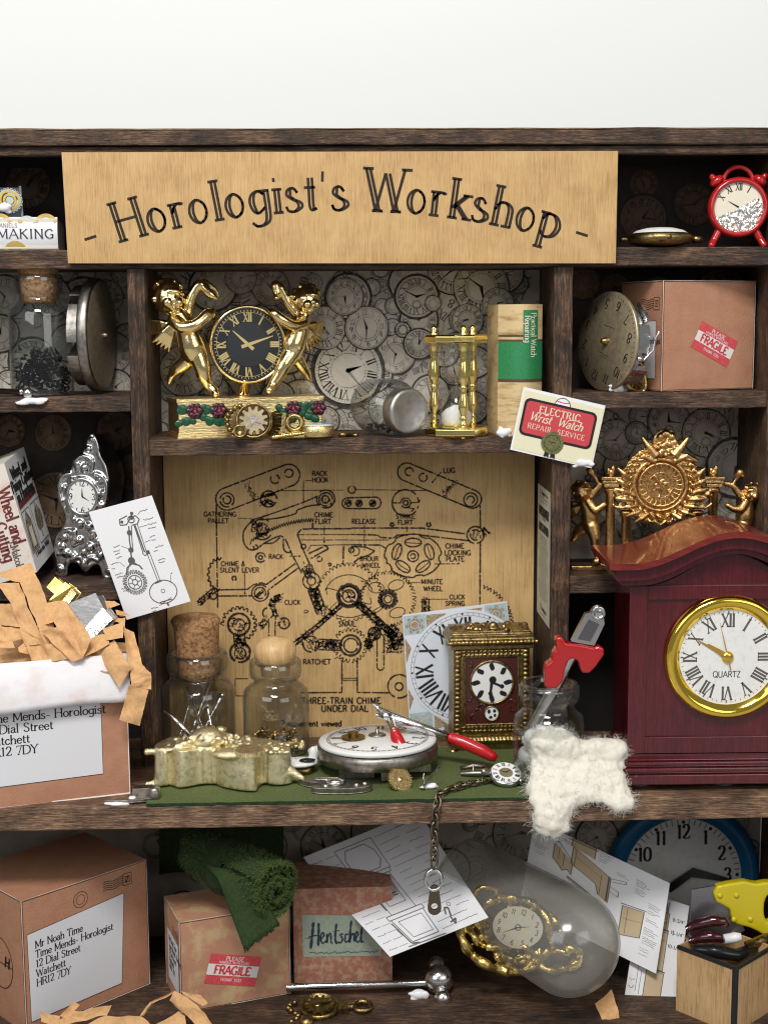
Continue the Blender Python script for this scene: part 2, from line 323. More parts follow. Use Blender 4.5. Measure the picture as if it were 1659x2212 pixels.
for row in """A .74 0,0 .36,1|.36,1 .72,0|.13,.35 .58,.35
B .66 .1,1 .1,0|~.1,1 .4,1 .55,.77 .4,.54 .1,.53|~.1,.53 .42,.52 .62,.27 .42,.0 .1,0
C .7 ~.64,.78 .5,.97 .3,.97 .07,.7 .07,.3 .3,.02 .52,.03 .66,.22
D .75 .1,1 .1,0|~.1,1 .4,1 .68,.75 .68,.25 .4,0 .1,0
E .62 .1,1 .1,0|.1,1 .54,1 .54,.86|.1,.52 .42,.52|.1,0 .57,0 .57,.16
F .58 .1,1 .1,0|.1,1 .54,1 .54,.86|.1,.52 .42,.52
G .75 ~.64,.8 .5,.98 .3,.97 .07,.7 .07,.3 .3,.02 .5,.03 .65,.12|.65,.42 .65,.04|.46,.42 .74,.42
H .78 .1,1 .1,0|.66,1 .66,0|.1,.52 .66,.52
I .3 .15,1 .15,0
J .45 ~.3,1 .3,.2 .2,.0 .05,.08
K .72 .1,1 .1,0|.6,1 .1,.45|.25,.6 .64,0
L .6 .1,1 .1,0|.1,0 .55,0 .55,.18
M .9 .1,0 .12,1|.12,1 .45,.1|.45,.1 .78,1|.78,1 .8,0
N .78 .1,0 .1,1|.1,1 .66,0|.66,0 .66,1
O .8 ~.4,1 .12,.85 .06,.5 .12,.15 .4,0 .68,.15 .74,.5 .68,.85 .4,1
P .62 .1,1 .1,0|~.1,1 .42,1 .58,.74 .42,.48 .1,.48
Q .8 ~.4,1 .12,.85 .06,.5 .12,.15 .4,0 .68,.15 .74,.5 .68,.85 .4,1|.45,.25 .76,-.08
R .68 .1,1 .1,0|~.1,1 .42,1 .58,.76 .42,.52 .1,.52|.36,.52 .64,0
S .6 ~.5,.8 .4,.97 .2,.97 .1,.78 .22,.58 .42,.45 .52,.24 .4,.02 .18,.03 .07,.2
T .64 .32,1 .32,0|.04,.86 .04,1 .6,1 .6,.86
U .76 ~.1,1 .1,.3 .2,.04 .4,0 .58,.08 .64,.35 .64,1
V .72 .04,1 .37,0|.37,0 .68,1
W 1.0 .03,1 .28,0|.28,0 .5,.9|.5,.9 .72,0|.72,0 .96,1
X .7 .06,1 .64,0|.06,0 .62,1
Y .68 .05,1 .34,.5 .34,0|.34,.5 .63,1
Z .64 .08,1 .56,1|.56,1 .06,0|.06,0 .58,0
a .5 ~.08,.48 .2,.6 .35,.56 .38,.4 .38,.1 .48,0|~.38,.36 .15,.3 .06,.14 .16,0 .3,.04 .38,.18
b .55 .08,1 .08,0|~.08,.4 .2,.58 .38,.55 .48,.3 .38,.03 .2,.0 .08,.15
c .48 ~.42,.46 .3,.6 .14,.52 .06,.3 .14,.06 .3,0 .44,.14
d .56 .46,1 .46,0|~.46,.42 .32,.6 .14,.53 .06,.3 .14,.05 .3,0 .46,.16
e .5 ~.07,.33 .42,.33 .4,.5 .26,.6 .12,.52 .06,.3 .14,.06 .3,0 .44,.12
f .36 ~.36,.93 .26,1 .16,.9 .15,.7 .15,0|.03,.6 .32,.6
g .54 ~.46,.5 .3,.6 .13,.52 .07,.33 .14,.1 .28,.04 .46,.18|~.46,.6 .46,-.05 .38,-.26 .2,-.3 .08,-.2
h .58 .1,1 .1,0|~.1,.38 .2,.56 .35,.6 .46,.45 .46,0
i .28 .13,.6 .13,0|.13,.8 .13,.9
j .28 ~.13,.6 .13,-.2 .0,-.3|.13,.8 .13,.9
k .55 .1,1 .1,0|.45,.6 .1,.25|.2,.34 .48,0
l .27 .13,1 .13,0
m .85 .1,.6 .1,0|~.1,.38 .2,.56 .32,.6 .42,.45 .42,0|~.42,.38 .52,.56 .64,.6 .74,.45 .74,0
n .58 .1,.6 .1,0|~.1,.38 .2,.56 .35,.6 .46,.45 .46,0
o .55 ~.28,.6 .12,.5 .06,.3 .12,.1 .28,0 .44,.1 .5,.3 .44,.5 .28,.6
p .56 .1,.6 .1,-.3|~.1,.42 .22,.58 .4,.55 .5,.3 .4,.04 .22,0 .1,.14
q .56 .46,.6 .46,-.3|~.46,.42 .32,.6 .14,.53 .06,.3 .14,.05 .3,0 .46,.16
r .42 .1,.6 .1,0|~.1,.36 .2,.54 .3,.6 .38,.56
s .44 ~.36,.48 .26,.6 .12,.57 .08,.44 .2,.33 .34,.24 .36,.1 .24,0 .1,.03 .05,.14
t .36 ~.15,.85 .15,.5 .15,.15 .2,.02 .34,.06|.03,.6 .32,.6
u .58 ~.1,.6 .1,.2 .18,.02 .32,.03 .45,.2|.45,.6 .45,0
v .5 .03,.6 .25,0|.25,0 .47,.6
w .75 .03,.6 .2,0|.2,0 .37,.55|.37,.55 .54,0|.54,0 .71,.6
x .5 .04,.6 .46,0|.04,0 .45,.6
y .5 .03,.6 .25,.02|.47,.6 .25,.02 .14,-.28
z .48 .05,.6 .42,.6|.42,.6 .05,0|.05,0 .44,0
0 .6 ~.3,1 .12,.85 .07,.5 .12,.15 .3,0 .48,.15 .53,.5 .48,.85 .3,1
1 .42 .08,.85 .22,1 .22,0
2 .58 ~.08,.75 .16,.97 .36,1 .48,.8 .4,.5 .07,.02|.07,.02 .52,.02 .53,.18
3 .58 ~.08,.82 .22,1 .4,.97 .46,.76 .36,.56 .22,.52|~.22,.52 .42,.48 .5,.26 .4,.03 .2,.0 .06,.16
4 .6 .4,1 .05,.3 .56,.3|.4,1 .4,0
5 .58 .48,1 .14,1 .11,.55|~.11,.55 .3,.62 .48,.5 .48,.2 .34,.0 .18,.0 .06,.14
6 .6 ~.46,.95 .24,.85 .09,.5 .1,.15 .3,0 .48,.12 .5,.36 .36,.55 .2,.5 .1,.3
7 .56 .06,.84 .07,1 .5,1|.5,1 .2,0
8 .6 ~.3,.53 .12,.64 .12,.88 .3,1 .47,.88 .46,.64 .3,.53 .08,.38 .08,.12 .3,0 .51,.12 .5,.38 .3,.53
9 .6 ~.14,.05 .34,.12 .5,.45 .5,.82 .3,1 .12,.9 .09,.65 .22,.46 .38,.5 .5,.7
' .2 .1,1 .08,.74
- .42 .05,.32 .37,.32
& .8 ~.7,.1 .3,.68 .3,.95 .46,.95 .45,.7 .1,.35 .1,.08 .3,0 .5,.1 .66,.45
/ .45 .05,-.1 .4,1.05
" .34 .09,1 .08,.76|.24,1 .23,.76
. .24 .1,.0 .1,.07""".split('\n'):
    ch, adv, st = row.split(' ', 2)
    GL[ch] = (float(adv), [(s[0] == '~', [tuple(map(float, p.split(','))) for p in s.lstrip('~').split(' ')]) for s in st.split('|')])
def twid(s, h, sp=0): return sum(((GL[c][0] if c in GL else .38) + sp) * h for c in s)
def glyph(mb, ch, x, y, h, mp, mi, ang=0, thin=.07, thick=.16, serif=.13, slant=0, sx=1, double=0):
    ca, sa = cos(R(ang)), sin(R(ang))
    def tr(p):
        u, v = (p[0] + slant * p[1]) * h * sx, p[1] * h
        return (x + u * ca - v * sa, y + u * sa + v * ca)
    for smooth, pts in GL[ch][1]:
        q = catmull(pts, 5) if smooth else pts
        segs = [q] if smooth else [[a, b] for a, b in zip(q, q[1:])]
        for sg in segs:
            ws = []; off = []
            for i in range(len(sg)):
                a = sg[max(0, i - 1)]; b = sg[min(len(sg) - 1, i + 1)]
                L = math.hypot(b[0] - a[0], b[1] - a[1]) or 1; dx, dy = (b[0] - a[0]) / L, (b[1] - a[1]) / L
                if double: ws.append(thin * h); off.append(double * max(0, -dy) ** 1.3)
                else:
                    f = abs(dy) ** 1.6
                    if not smooth and dx * dy > .05: f *= .12
                    ws.append((thin + (thick - thin) * f) * h)
            ribbon(mb, [tr(p) for p in sg], ws, mp, mi)
            if double and max(off) > double * .3:
                sh = [(p[0] + o, p[1]) for p, o in zip(sg, off)]
                ribbon(mb, [tr(p) for p in sh], ws, mp, mi)
        if serif and len(pts) > 1 and ch not in "'-\"./":
            for e, f in ((q[0], q[1]), (q[-1], q[-2])):
                if abs(f[1] - e[1]) > .8 * abs(f[0] - e[0]) and (min(abs(e[1] - t) for t in (0, .6, 1, -.3)) < .02):
                    dw = double * .5 if double and not smooth else 0
                    ribbon(mb, [tr((e[0] - serif + dw, e[1])), tr((e[0] + serif + dw, e[1]))], thin * h, mp, mi)
def text(mb, s, x, y, h, mp, mi=0, ang=0, sp=0, align='l', **kw):
    sx = kw.get('sx', 1); W = twid(s, h, sp) * sx
    o = 0 if align == 'l' else (-W / 2 if align == 'c' else -W)
    for c in s:
        if c in GL:
            glyph(mb, c, x + o * cos(R(ang)), y + o * sin(R(ang)), h, mp, mi, ang, **kw)
        o += ((GL[c][0] if c in GL else .38) + sp) * h * sx
def tcen(mb, s, cx, cy, h, mp, mi=0, ang=0, sp=0, **kw):
    text(mb, s, cx + h / 2 * sin(R(ang)), cy - h / 2 * cos(R(ang)), h, mp, mi, ang, sp, 'c', **kw)
ROM = ['XII', 'I', 'II', 'III', 'IIII', 'V', 'VI', 'VII', 'VIII', 'IX', 'X', 'XI']
ARA = ['12', '1', '2', '3', '4', '5', '6', '7', '8', '9', '10', '11']
SANS = dict(thin=.13, thick=.14, serif=0)
def numerals(mb, cx, cy, r, h, mp, mi, kind='roman', radial=True, ry=None, turn=0, only=None, **kw):
    ry = r if ry is None else ry
    for i in range(12):
        if only and i not in only: continue
        a = 90 - 30 * i + turn
        s = (ROM if kind == 'roman' else ARA)[i]
        tcen(mb, s, cx + r * cos(R(a)), cy + ry * sin(R(a)), h, mp, mi, (a - 90) if radial else turn, **kw)
def ticks(mb, cx, cy, r0, r1, w, n, mp, mi, ry=1, skip=0):
    for i in range(n):
        if skip and i % skip == 0: continue
        a = 2 * pi * i / n
        ribbon(mb, [(cx + r0 * cos(a), cy + r0 * ry * sin(a)), (cx + r1 * cos(a), cy + r1 * ry * sin(a))], w, mp, mi)
def hand(mb, cx, cy, ang, L, w, mp, mi, tail=0):
    a = R(90 - ang); d = (cos(a), sin(a)); n = (-d[1], d[0])
    f = lambda l, t: (cx + d[0] * l + n[0] * t, cy + d[1] * l + n[1] * t)
    fill(mb, [f(-tail, w * .6), f(-tail, -w * .6), f(L * .25, -w * .5), f(L, -w * .12), f(L, w * .12), f(L * .25, w * .5)], mp, mi)
# ------------------------------------------------------------------ the cabinet
def Zf(x, y): return P(x, y, Y1).z
Z_TOP0, Z_TOP1 = Zf(700, 330), Zf(700, 281)
Z_S1, Z_S1B = Zf(1400, 533), Zf(1400, 573)
Z_L2, Z_L2B = Zf(150, 856), Zf(150, 890)
Z_L3, Z_L3B = Zf(150, 1264), Zf(150, 1298)
Z_C2, Z_C2B = Zf(740, 946), Zf(740, 981)
Z_R2, Z_R2B = Zf(1450, 846), Zf(1450, 882)
Z_R3, Z_R3B = Zf(1250, 1244), Zf(1250, 1283)
XL0, XL1 = P(277, 700, Y1).x, P(315, 700, Y1).x
XR0, XR1 = P(1196, 700, Y1).x, P(1237, 700, Y1).x
Z_BB = P(760, 1784, 0).z
Z_F = P(58, 2235, .2).z
XE = P(1592, 1000, Y2).x
XW = -XE - .4
cab = Thing('display_cabinet', 'dark stained wooden cabinet of open compartments lined with clock wallpaper', 'cabinet', (0, Y2, Z_F), k=1)
cab.o.location = (0, 0, 0)
def cpart(name, x0, x1, y0, y1, z0, z1, m, bevel=.035, parent=None, seg=0):
    mb = MB()
    if seg:       # long boards get slightly uneven edges
        n = 60; ax = x1 - x0 > z1 - z0
        def jit(t, s): return noise.noise((t * 23.7 + s * 7, s * 3.1, x0)) * .018
        pr = []
        for i in range(n + 1):
            t = i / n
            if ax: pr.append([(x0 + (x1 - x0) * t, y + jit(t, a), z + jit(t, a + 4)) for a, (y, z) in enumerate(((y0, z0), (y0, z1), (y1, z1), (y1, z0)))])
            else: pr.append([(x + jit(t, a), y + jit(t, a + 4), z0 + (z1 - z0) * t) for a, (x, y) in enumerate(((x0, y0), (x0, y1), (x1, y1), (x1, y0)))])
        mb.add([p for q in pr for p in q], [(i * 4 + j, i * 4 + (j + 1) % 4, i * 4 + 4 + (j + 1) % 4, i * 4 + 4 + j) for i in range(n) for j in range(4)] + [(0, 1, 2, 3), (n * 4, n * 4 + 1, n * 4 + 2, n * 4 + 3)], 0, False)
    else: mb.box(x0, x1, y0, y1, z0, z1)
    return cab.part(name, mb, [m], parent=parent, bevel=bevel)
cpart('back_board', XW - .9, XE + 1.2, Y2, Y2 + .3, Z_F, Z_TOP1, 'back', 0)
cpart('top_board', XW - .5, XE + .5, Y1 - .22, Y2 + .3, Z_TOP0 + .22, Z_TOP1, 'wood_x', .05, seg=1)
M['rawedge'] = wood('raw top edge', (.06, .035, .02), (.16, .10, .05), (.34, .24, .13), (.3, 4, 4), scale=7, bstr=1, rng=(.55, .82))
cpart('top_veneer', XW - .5, XE + .5, Y1 - .20, Y2 + .3, Z_TOP1 + .003, Z_TOP1 + .05, 'rawedge', .01, seg=1)
cpart('top_moulding', XW - .5, XE + .5, Y1 - .04, Y1 + .3, Z_TOP0 - .05, Z_TOP0 + .215, 'wood_x', .06, seg=1)
cpart('side_panel', XE, XE + .5, Y1, Y2 + .3, .002, Z_TOP0 + .2, 'wood_z')
cpart('side_panel', XW - .5, XW, Y1, Y2 + .3, .002, Z_TOP0 + .2, 'wood_z')
cpart('shelf', XW + .003, XE - .003, Y1, Y2 - .003, Z_S1B, Z_S1, 'wood_x', seg=1)
cpart('upright', XL0, XL1, Y1 + .003, Y2 - .003, .002, Z_S1B - .003, 'wood_z', seg=1)
cpart('upright', XR0, XR1, Y1 + .003, Y2 - .003, .002, Z_S1B - .003, 'wood_z', seg=1)
cpart('shelf', XW + .003, XL0 - .003, Y1 + .02, Y2 - .003, Z_L2B, Z_L2, 'wood_x', seg=1)
cpart('shelf', XW + .003, XL0 - .003, Y1 + .02, Y2 - .003, Z_L3B, Z_L3, 'wood_x', seg=1)
cpart('shelf', XL1 + .003, XR0 - .003, Y1 - .03, Y2 - .003, Z_C2B, Z_C2, 'wood_x', seg=1)
cpart('shelf', XR1 + .003, XE - .003, Y1 + .02, Y2 - .003, Z_R2B, Z_R2, 'wood_x', seg=1)
cpart('shelf', XR1 + .003, XE - .003, Y1 + .02, Y2 - .003, Z_R3B, Z_R3, 'wood_x', seg=1)
cpart('bench_top', XW - 1.6, XE + 2.0, 0, Y2 + .3, Z_BB, 0, 'bench', .04, seg=1)
cpart('base_board', XW - 1.6, XE + 2.0, -.4, Y2 + .3, Z_F - .6, Z_F, 'wood_x')
cpart('base_side', XW - 1.4, XW - .9, .3, Y2, Z_F + .003, Z_BB - .003, 'wood_z')
cpart('base_side', XE + 1.2, XE + 1.7, .3, Y2, Z_F + .003, Z_BB - .003, 'wood_z')
# wallpapers, drawn with overlapping clock faces
def wallclock(mb, x, y, r, mp, rnd, inks=(1, 2, 3), kind=None, dark=False, lay=0):
    ink, soft, face = inks; tilt = rnd.uniform(-25, 25)
    if kind != 'skel': disc(mb, x, -y, r, mp, face)
    ring(mb, x, -y, r, max(1.6, r * .06), mp, ink); ring(mb, x, -y, r * .5, .9, mp, soft); ticks(mb, x, -y, r * .5, r * .56, .8, 36, mp, soft)
    st = rnd.random()
    if st < .45: ring(mb, x, -y, r * .93, 1, mp, soft); ring(mb, x, -y, r * .62, 1.1, mp, soft)
    else: ring(mb, x, -y, r * 1.06, r * .05, mp, ink); ring(mb, x, -y, r * .86, .9, mp, ink)
    ticks(mb, x, -y, r * .86, r * .93, .9, 60, mp, soft)
    if rnd.random() < .72: numerals(mb, x, -y, r * .72, r * .27, mp, ink, 'roman', True, turn=tilt)
    else: numerals(mb, x, -y, r * .72, r * .25, mp, ink, 'arabic', False, turn=tilt)
    if r > 22:
        hand(mb, x, -y, rnd.uniform(0, 360), r * .66, r * .07, mp, ink); hand(mb, x, -y, rnd.uniform(0, 360), r * .45, r * .1, mp, ink)
        disc(mb, x, -y, r * .07, mp, ink, 12)
    if rnd.random() < .4 and r > 40:
        ring(mb, x, -y - r * .38, r * .2, 1, mp, soft); ticks(mb, x, -y - r * .38, r * .14, r * .19, .8, 24, mp, soft)
    if rnd.random() < .35:
        ring(mb, x, -y + r * 1.17, r * .12, r * .05, mp, ink)
def paper(name, x0, x1, z0, z1, px0, px1, py0, py1, faces, base, inks, seed, extra=24):
    rnd = random.Random(seed); Yw = Y2 - .03
    mb = MB(); mb.add([(x0, Yw, z0), (x1, Yw, z0), (x1, Yw, z1), (x0, Yw, z1)], [(0, 1, 2, 3)], 0, False)
    lay = [0]
    k = [0]
    def clip(fn):
        return lambda u, v: (lambda p: Vector((min(max(p.x, x0 + .01), x1 - .01), p.y, min(max(p.z, z0 + .01), z1 - .01))))(fn(u, v))
    for i in range(extra):       # background print: loose numerals, rings and wheels
        mp = clip(scr(Yw - .0015 - .00005 * i)); x, y = rnd.uniform(px0, px1), rnd.uniform(py0, py1); r = rnd.uniform(12, 60)
        c = rnd.random()
        if c < .35: ring(mb, x, -y, r, 1.5, mp, 2); ring(mb, x, -y, r * .8, 1, mp, 2); ticks(mb, x, -y, r * .8, r, 1, 48, mp, 2)
        elif c < .7: numerals(mb, x, -y, r * 1.2, r * .34, mp, 2 if rnd.random() < .5 else 1, 'roman' if rnd.random() < .6 else 'arabic', turn=rnd.uniform(-40, 40))
        else: ribbon(mb, gearpts(x, -y, r * .6, 22, 4), 1.2, mp, 2, True); ring(mb, x, -y, r * .35, 1.2, mp, 2); ticks(mb, x, -y, 3, r * .35, 1.2, 6, mp, 2)
    small = [(rnd.uniform(px0, px1), rnd.uniform(py0, py1), rnd.uniform(17, 34)) for i in range(extra // 2)] if base == 'wp' else []
    faces = small + faces
    for i, f in enumerate(faces):
        wallclock(mb, f[0], f[1], f[2], clip(scr(Yw - .008 - .0008 * i)), rnd, kind=f[3] if len(f) > 3 else None)
    return cab.part(name, mb, [base] + list(inks))
WPI = ('wp_ink', 'wp_ink2', 'wp_face')
paper('wallpaper', XL1 + .01, XR0 - .01, Z_C2 + .01, Z_S1B - .01, 325, 1165, 580, 945,
      [(460, 620, 50), (585, 620, 40), (400, 800, 55), (360, 700, 40), (440, 900, 45), (650, 870, 50), (890, 610, 48), (980, 580, 56), (1120, 720, 45), (1090, 590, 40), (905, 690, 40), (1000, 690, 30), (850, 660, 18), (840, 880, 44), (1140, 830, 46), (1100, 900, 38), (620, 760, 46),
       (752, 640, 48), (790, 760, 44), (805, 805, 42), (1040, 620, 60), (900, 640, 46), (855, 765, 42), (1010, 690, 34), (680, 720, 46), (752, 800, 74), (520, 600, 34), (600, 860, 36), (930, 850, 40), (1075, 655, 34), (560, 690, 30), (1020, 880, 34), (960, 760, 32), (700, 708, 47), (792, 708, 47), (870, 712, 17), (745, 640, 40), (935, 655, 17), (905, 742, 32)], 'wp', WPI, 3, 110)
paper('wallpaper', XW + .01, XL0 - .01, Z_L2 + .01, Z_S1B - .01, -80, 290, 580, 860,
      [(10, 640, 45), (70, 780, 50), (180, 650, 50), (240, 760, 45), (150, 740, 40), (0, 720, 40), (20, 830, 30), (230, 640, 36), (110, 640, 42), (250, 835, 36)], 'wp', WPI, 5, 30)
DPI = ('wpd_ink', 'wpd_line', 'wpd_face')
paper('wallpaper', XW + .01, XL0 - .01, Z_L3 + .01, Z_L2B - .01, -80, 290, 890, 1250,
      [(115, 935, 40), (250, 930, 42), (20, 930, 36), (122, 1080, 62), (220, 1140, 50), (290, 1020, 40), (20, 1080, 50), (200, 1010, 24)], 'wpd', DPI, 8, 14)
paper('wallpaper', XW + .01, XE - .01, Z_S1 + .01, Z_TOP0 - .06, -60, 1640, 330, 530,
      [(1390, 395, 32), (1390, 470, 50), (60, 400, 50), (1500, 440, 46), (1620, 400, 46)], 'wpd', ('wpd_ink', 'wpd_ink', 'wpd_line'), 11, 10)
paper('wallpaper', XR1 + .01, XE - .01, Z_R2 + .01, Z_S1B - .01, 1220, 1640, 580, 850,
      [(1260, 610, 36), (1330, 620, 30), (1420, 640, 44), (1560, 640, 60)], 'wpd', DPI, 13, 12)
paper('wallpaper', XR1 + .01, XE - .01, Z_R3 + .01, Z_R2B - .01, 1225, 1600, 880, 1215,
      [(1270, 1090, 50), (1300, 930, 46), (1345, 1010, 40), (1510, 1060, 50), (1400, 990, 40), (1330, 950, 44), (1445, 910, 46), (1525, 935, 52), (1590, 1010, 62), (1340, 1160, 46), (1375, 935, 24)], 'wp', WPI, 17, 34)
paper('wallpaper', XW + .01, XE + 1.18, Z_F + .01, Z_BB - .01, 300, 1640, 1760, 2060,
      [(700, 1830, 50), (800, 1800, 40), (970, 1880, 44), (1200, 1850, 50), (1290, 1810, 44), (1125, 1800, 60), (880, 1800, 46), (580, 1830, 40)], 'wp', WPI, 19, 40)
# the wall behind the cabinet
mb = MB(); mb.add([(-90, 16, -40), (90, 16, -40), (90, 16, 70), (-90, 16, 70)], [(0, 1, 2, 3)], 0, False)
o = bpy.data.objects.new('backdrop_wall', mesh('backdrop_wall', mb, ['wall'])); COL.objects.link(o); o['kind'] = 'structure'
o['label'] = 'plain white wall behind the cabinet'; 
# ------------------------------------------------------------------ light
w = bpy.data.worlds.new('World'); sc.world = w; w.use_nodes = True
bg = w.node_tree.nodes['Background']; bg.inputs[0].default_value = (.95, .97, 1, 1); bg.inputs[1].default_value = .2
def area(name, loc, to, sx, sy, e, col=(1, 1, 1)):
    li = bpy.data.lights.new(name, 'AREA'); li.shape = 'RECTANGLE'; li.size = sx; li.size_y = sy; li.energy = e; li.color = col
    o = bpy.data.objects.new(name, li); COL.objects.link(o); o.location = loc
    o.rotation_euler = (Vector(to) - Vector(loc)).to_track_quat('-Z', 'Y').to_euler(); return o
area('ceiling_lamp', (-6, -42, 60), (0, 3, 4), 22, 14, 40000, (1, .975, .94))
area('front_soft_light', (-42, -60, 44), (0, 3, 1), 48, 36, 16500, (.95, .98, 1))
area('front_soft_light', (46, -64, 36), (0, 3, 1), 46, 36, 11500, (1, .98, .95))  # right-hand soft lamp added to put bright reflections on the metal
area('backdrop_fill', (0, 4, 60), (0, 16, 14), 50, 6, 4200, (1, .99, .975))  # unseen lamp added to brighten the backdrop
cam = bpy.data.cameras.new('camera'); co = bpy.data.objects.new('camera', cam); COL.objects.link(co)
co.matrix_world = Matrix.Translation(CAM) @ ROT.to_4x4()
cam.sensor_fit = 'HORIZONTAL'; cam.sensor_width = 36; cam.lens = FP / 1659 * 36; cam.clip_end = 500; cam.clip_start = 1
sc.camera = co
cam.dof.use_dof = True; cam.dof.focus_distance = 40.5; cam.dof.aperture_fstop = .3
sc.view_settings.view_transform = 'Standard'; sc.view_settings.look = 'None'; sc.view_settings.exposure = 0; sc.view_settings.gamma = 1
sc.view_settings.use_curve_mapping = False
sc.render.engine = 'CYCLES'
sc.cycles.filter_width = 1.1; sc.cycles.use_denoising = True; sc.cycles.transparent_max_bounces = 24; sc.cycles.max_bounces = 8; sc.cycles.sample_clamp_indirect = 6
# ------------------------------------------------------------------ sign
def corner_frame(px, y):
    pts = [P(a, b, y) for a, b in px]; return pts
def cardmesh(corners, thick, W, H, art, bend=None, nu=10, nv=10):
    """corners: tl,tr,br,bl in space; W,H drawing size; art(mb, mp) draws with v upward from the bottom-left"""
    tl, tr, br, bl = [Vector(c) for c in corners]; org = (tl + tr + br + bl) / 4
    nrm = (tr - tl).cross(bl - tl).normalized()
    if nrm.y > 0: nrm = -nrm
    def at(s, t, off=0):
        p = bl * (1 - s) * (1 - t) + br * s * (1 - t) + tl * (1 - s) * t + tr * s * t - org
        if bend: off = off + bend(s, t)
        return p + nrm * off
    mb = MB()
    mb.grid(lambda s, t: at(s, t, 0), nu, nv, 0)
    mb.grid(lambda s, t: at(s, t, -thick), nu, nv, 0)
    rim = [(i / nu, 0) for i in range(nu)] + [(1, i / nv) for i in range(nv)] + [(1 - i / nu, 1) for i in range(nu)] + [(0, 1 - i / nv) for i in range(nv)]
    n = len(rim)
    mb.add([at(a, b, 0) for a, b in rim] + [at(a, b, -thick) for a, b in rim], [(i, (i + 1) % n, n + (i + 1) % n, n + i) for i in range(n)], 1, False)
    lay = [0]
    def mpl(l=1): return lambda u, v: at(min(max(u / W, 0), 1), min(max(v / H, 0), 1), .006 + .0035 * l)
    art(mb, mpl)
    return mb, org
def sub(pts, n):      # finer polyline so print follows a bent sheet
    out = []
    for a, b in zip(pts, pts[1:]): out += [(a[0] + (b[0] - a[0]) * i / n, a[1] + (b[1] - a[1]) * i / n) for i in range(n)]
    return out + [pts[-1]]
YS = Y1 - .32
cs = [P(133, 328, YS), P(1335, 325, YS), P(1330, 568, YS), P(147, 568, YS)]
def sign_art(mb, mpl):
    mp = mpl(1); s = "- Horologist's Workshop -"
    Rr = 1750.; h = 84.; sp = .0; sx = 1.0
    tot = twid(s, h, sp); want = 1135.; sp = (want - tot) / (len(s) * h)
    pos = -want / 2; cx, apex = 601, 116
    for c in s:
        adv = ((GL[c][0] if c in GL else .30) + sp) * h
        a = (pos + adv / 2 - sp * h / 2) / Rr
        x, y = cx + Rr * sin(a), apex - Rr * (1 - cos(a))
        ang = -math.degrees(a)
        if c in GL:
            w = GL[c][0] * h; hh = h * (1.0 if c != 'W' else 1.08)
            glyph(mb, c, x - w / 2 * cos(R(ang)), y - w / 2 * sin(R(ang)), hh, mp, 2, ang, thin=.07, serif=.13, double=.10 if c not in "-'" else 0, thick=.06)
        pos += adv
mb, org = cardmesh(cs, .3, 1202, 242, sign_art, nu=2, nv=2)
solo('wooden_sign', 'pale plywood sign with curved black lettering above the compartments', 'sign', org, mb, ['ply', 'burn', 'burn'], k=1)
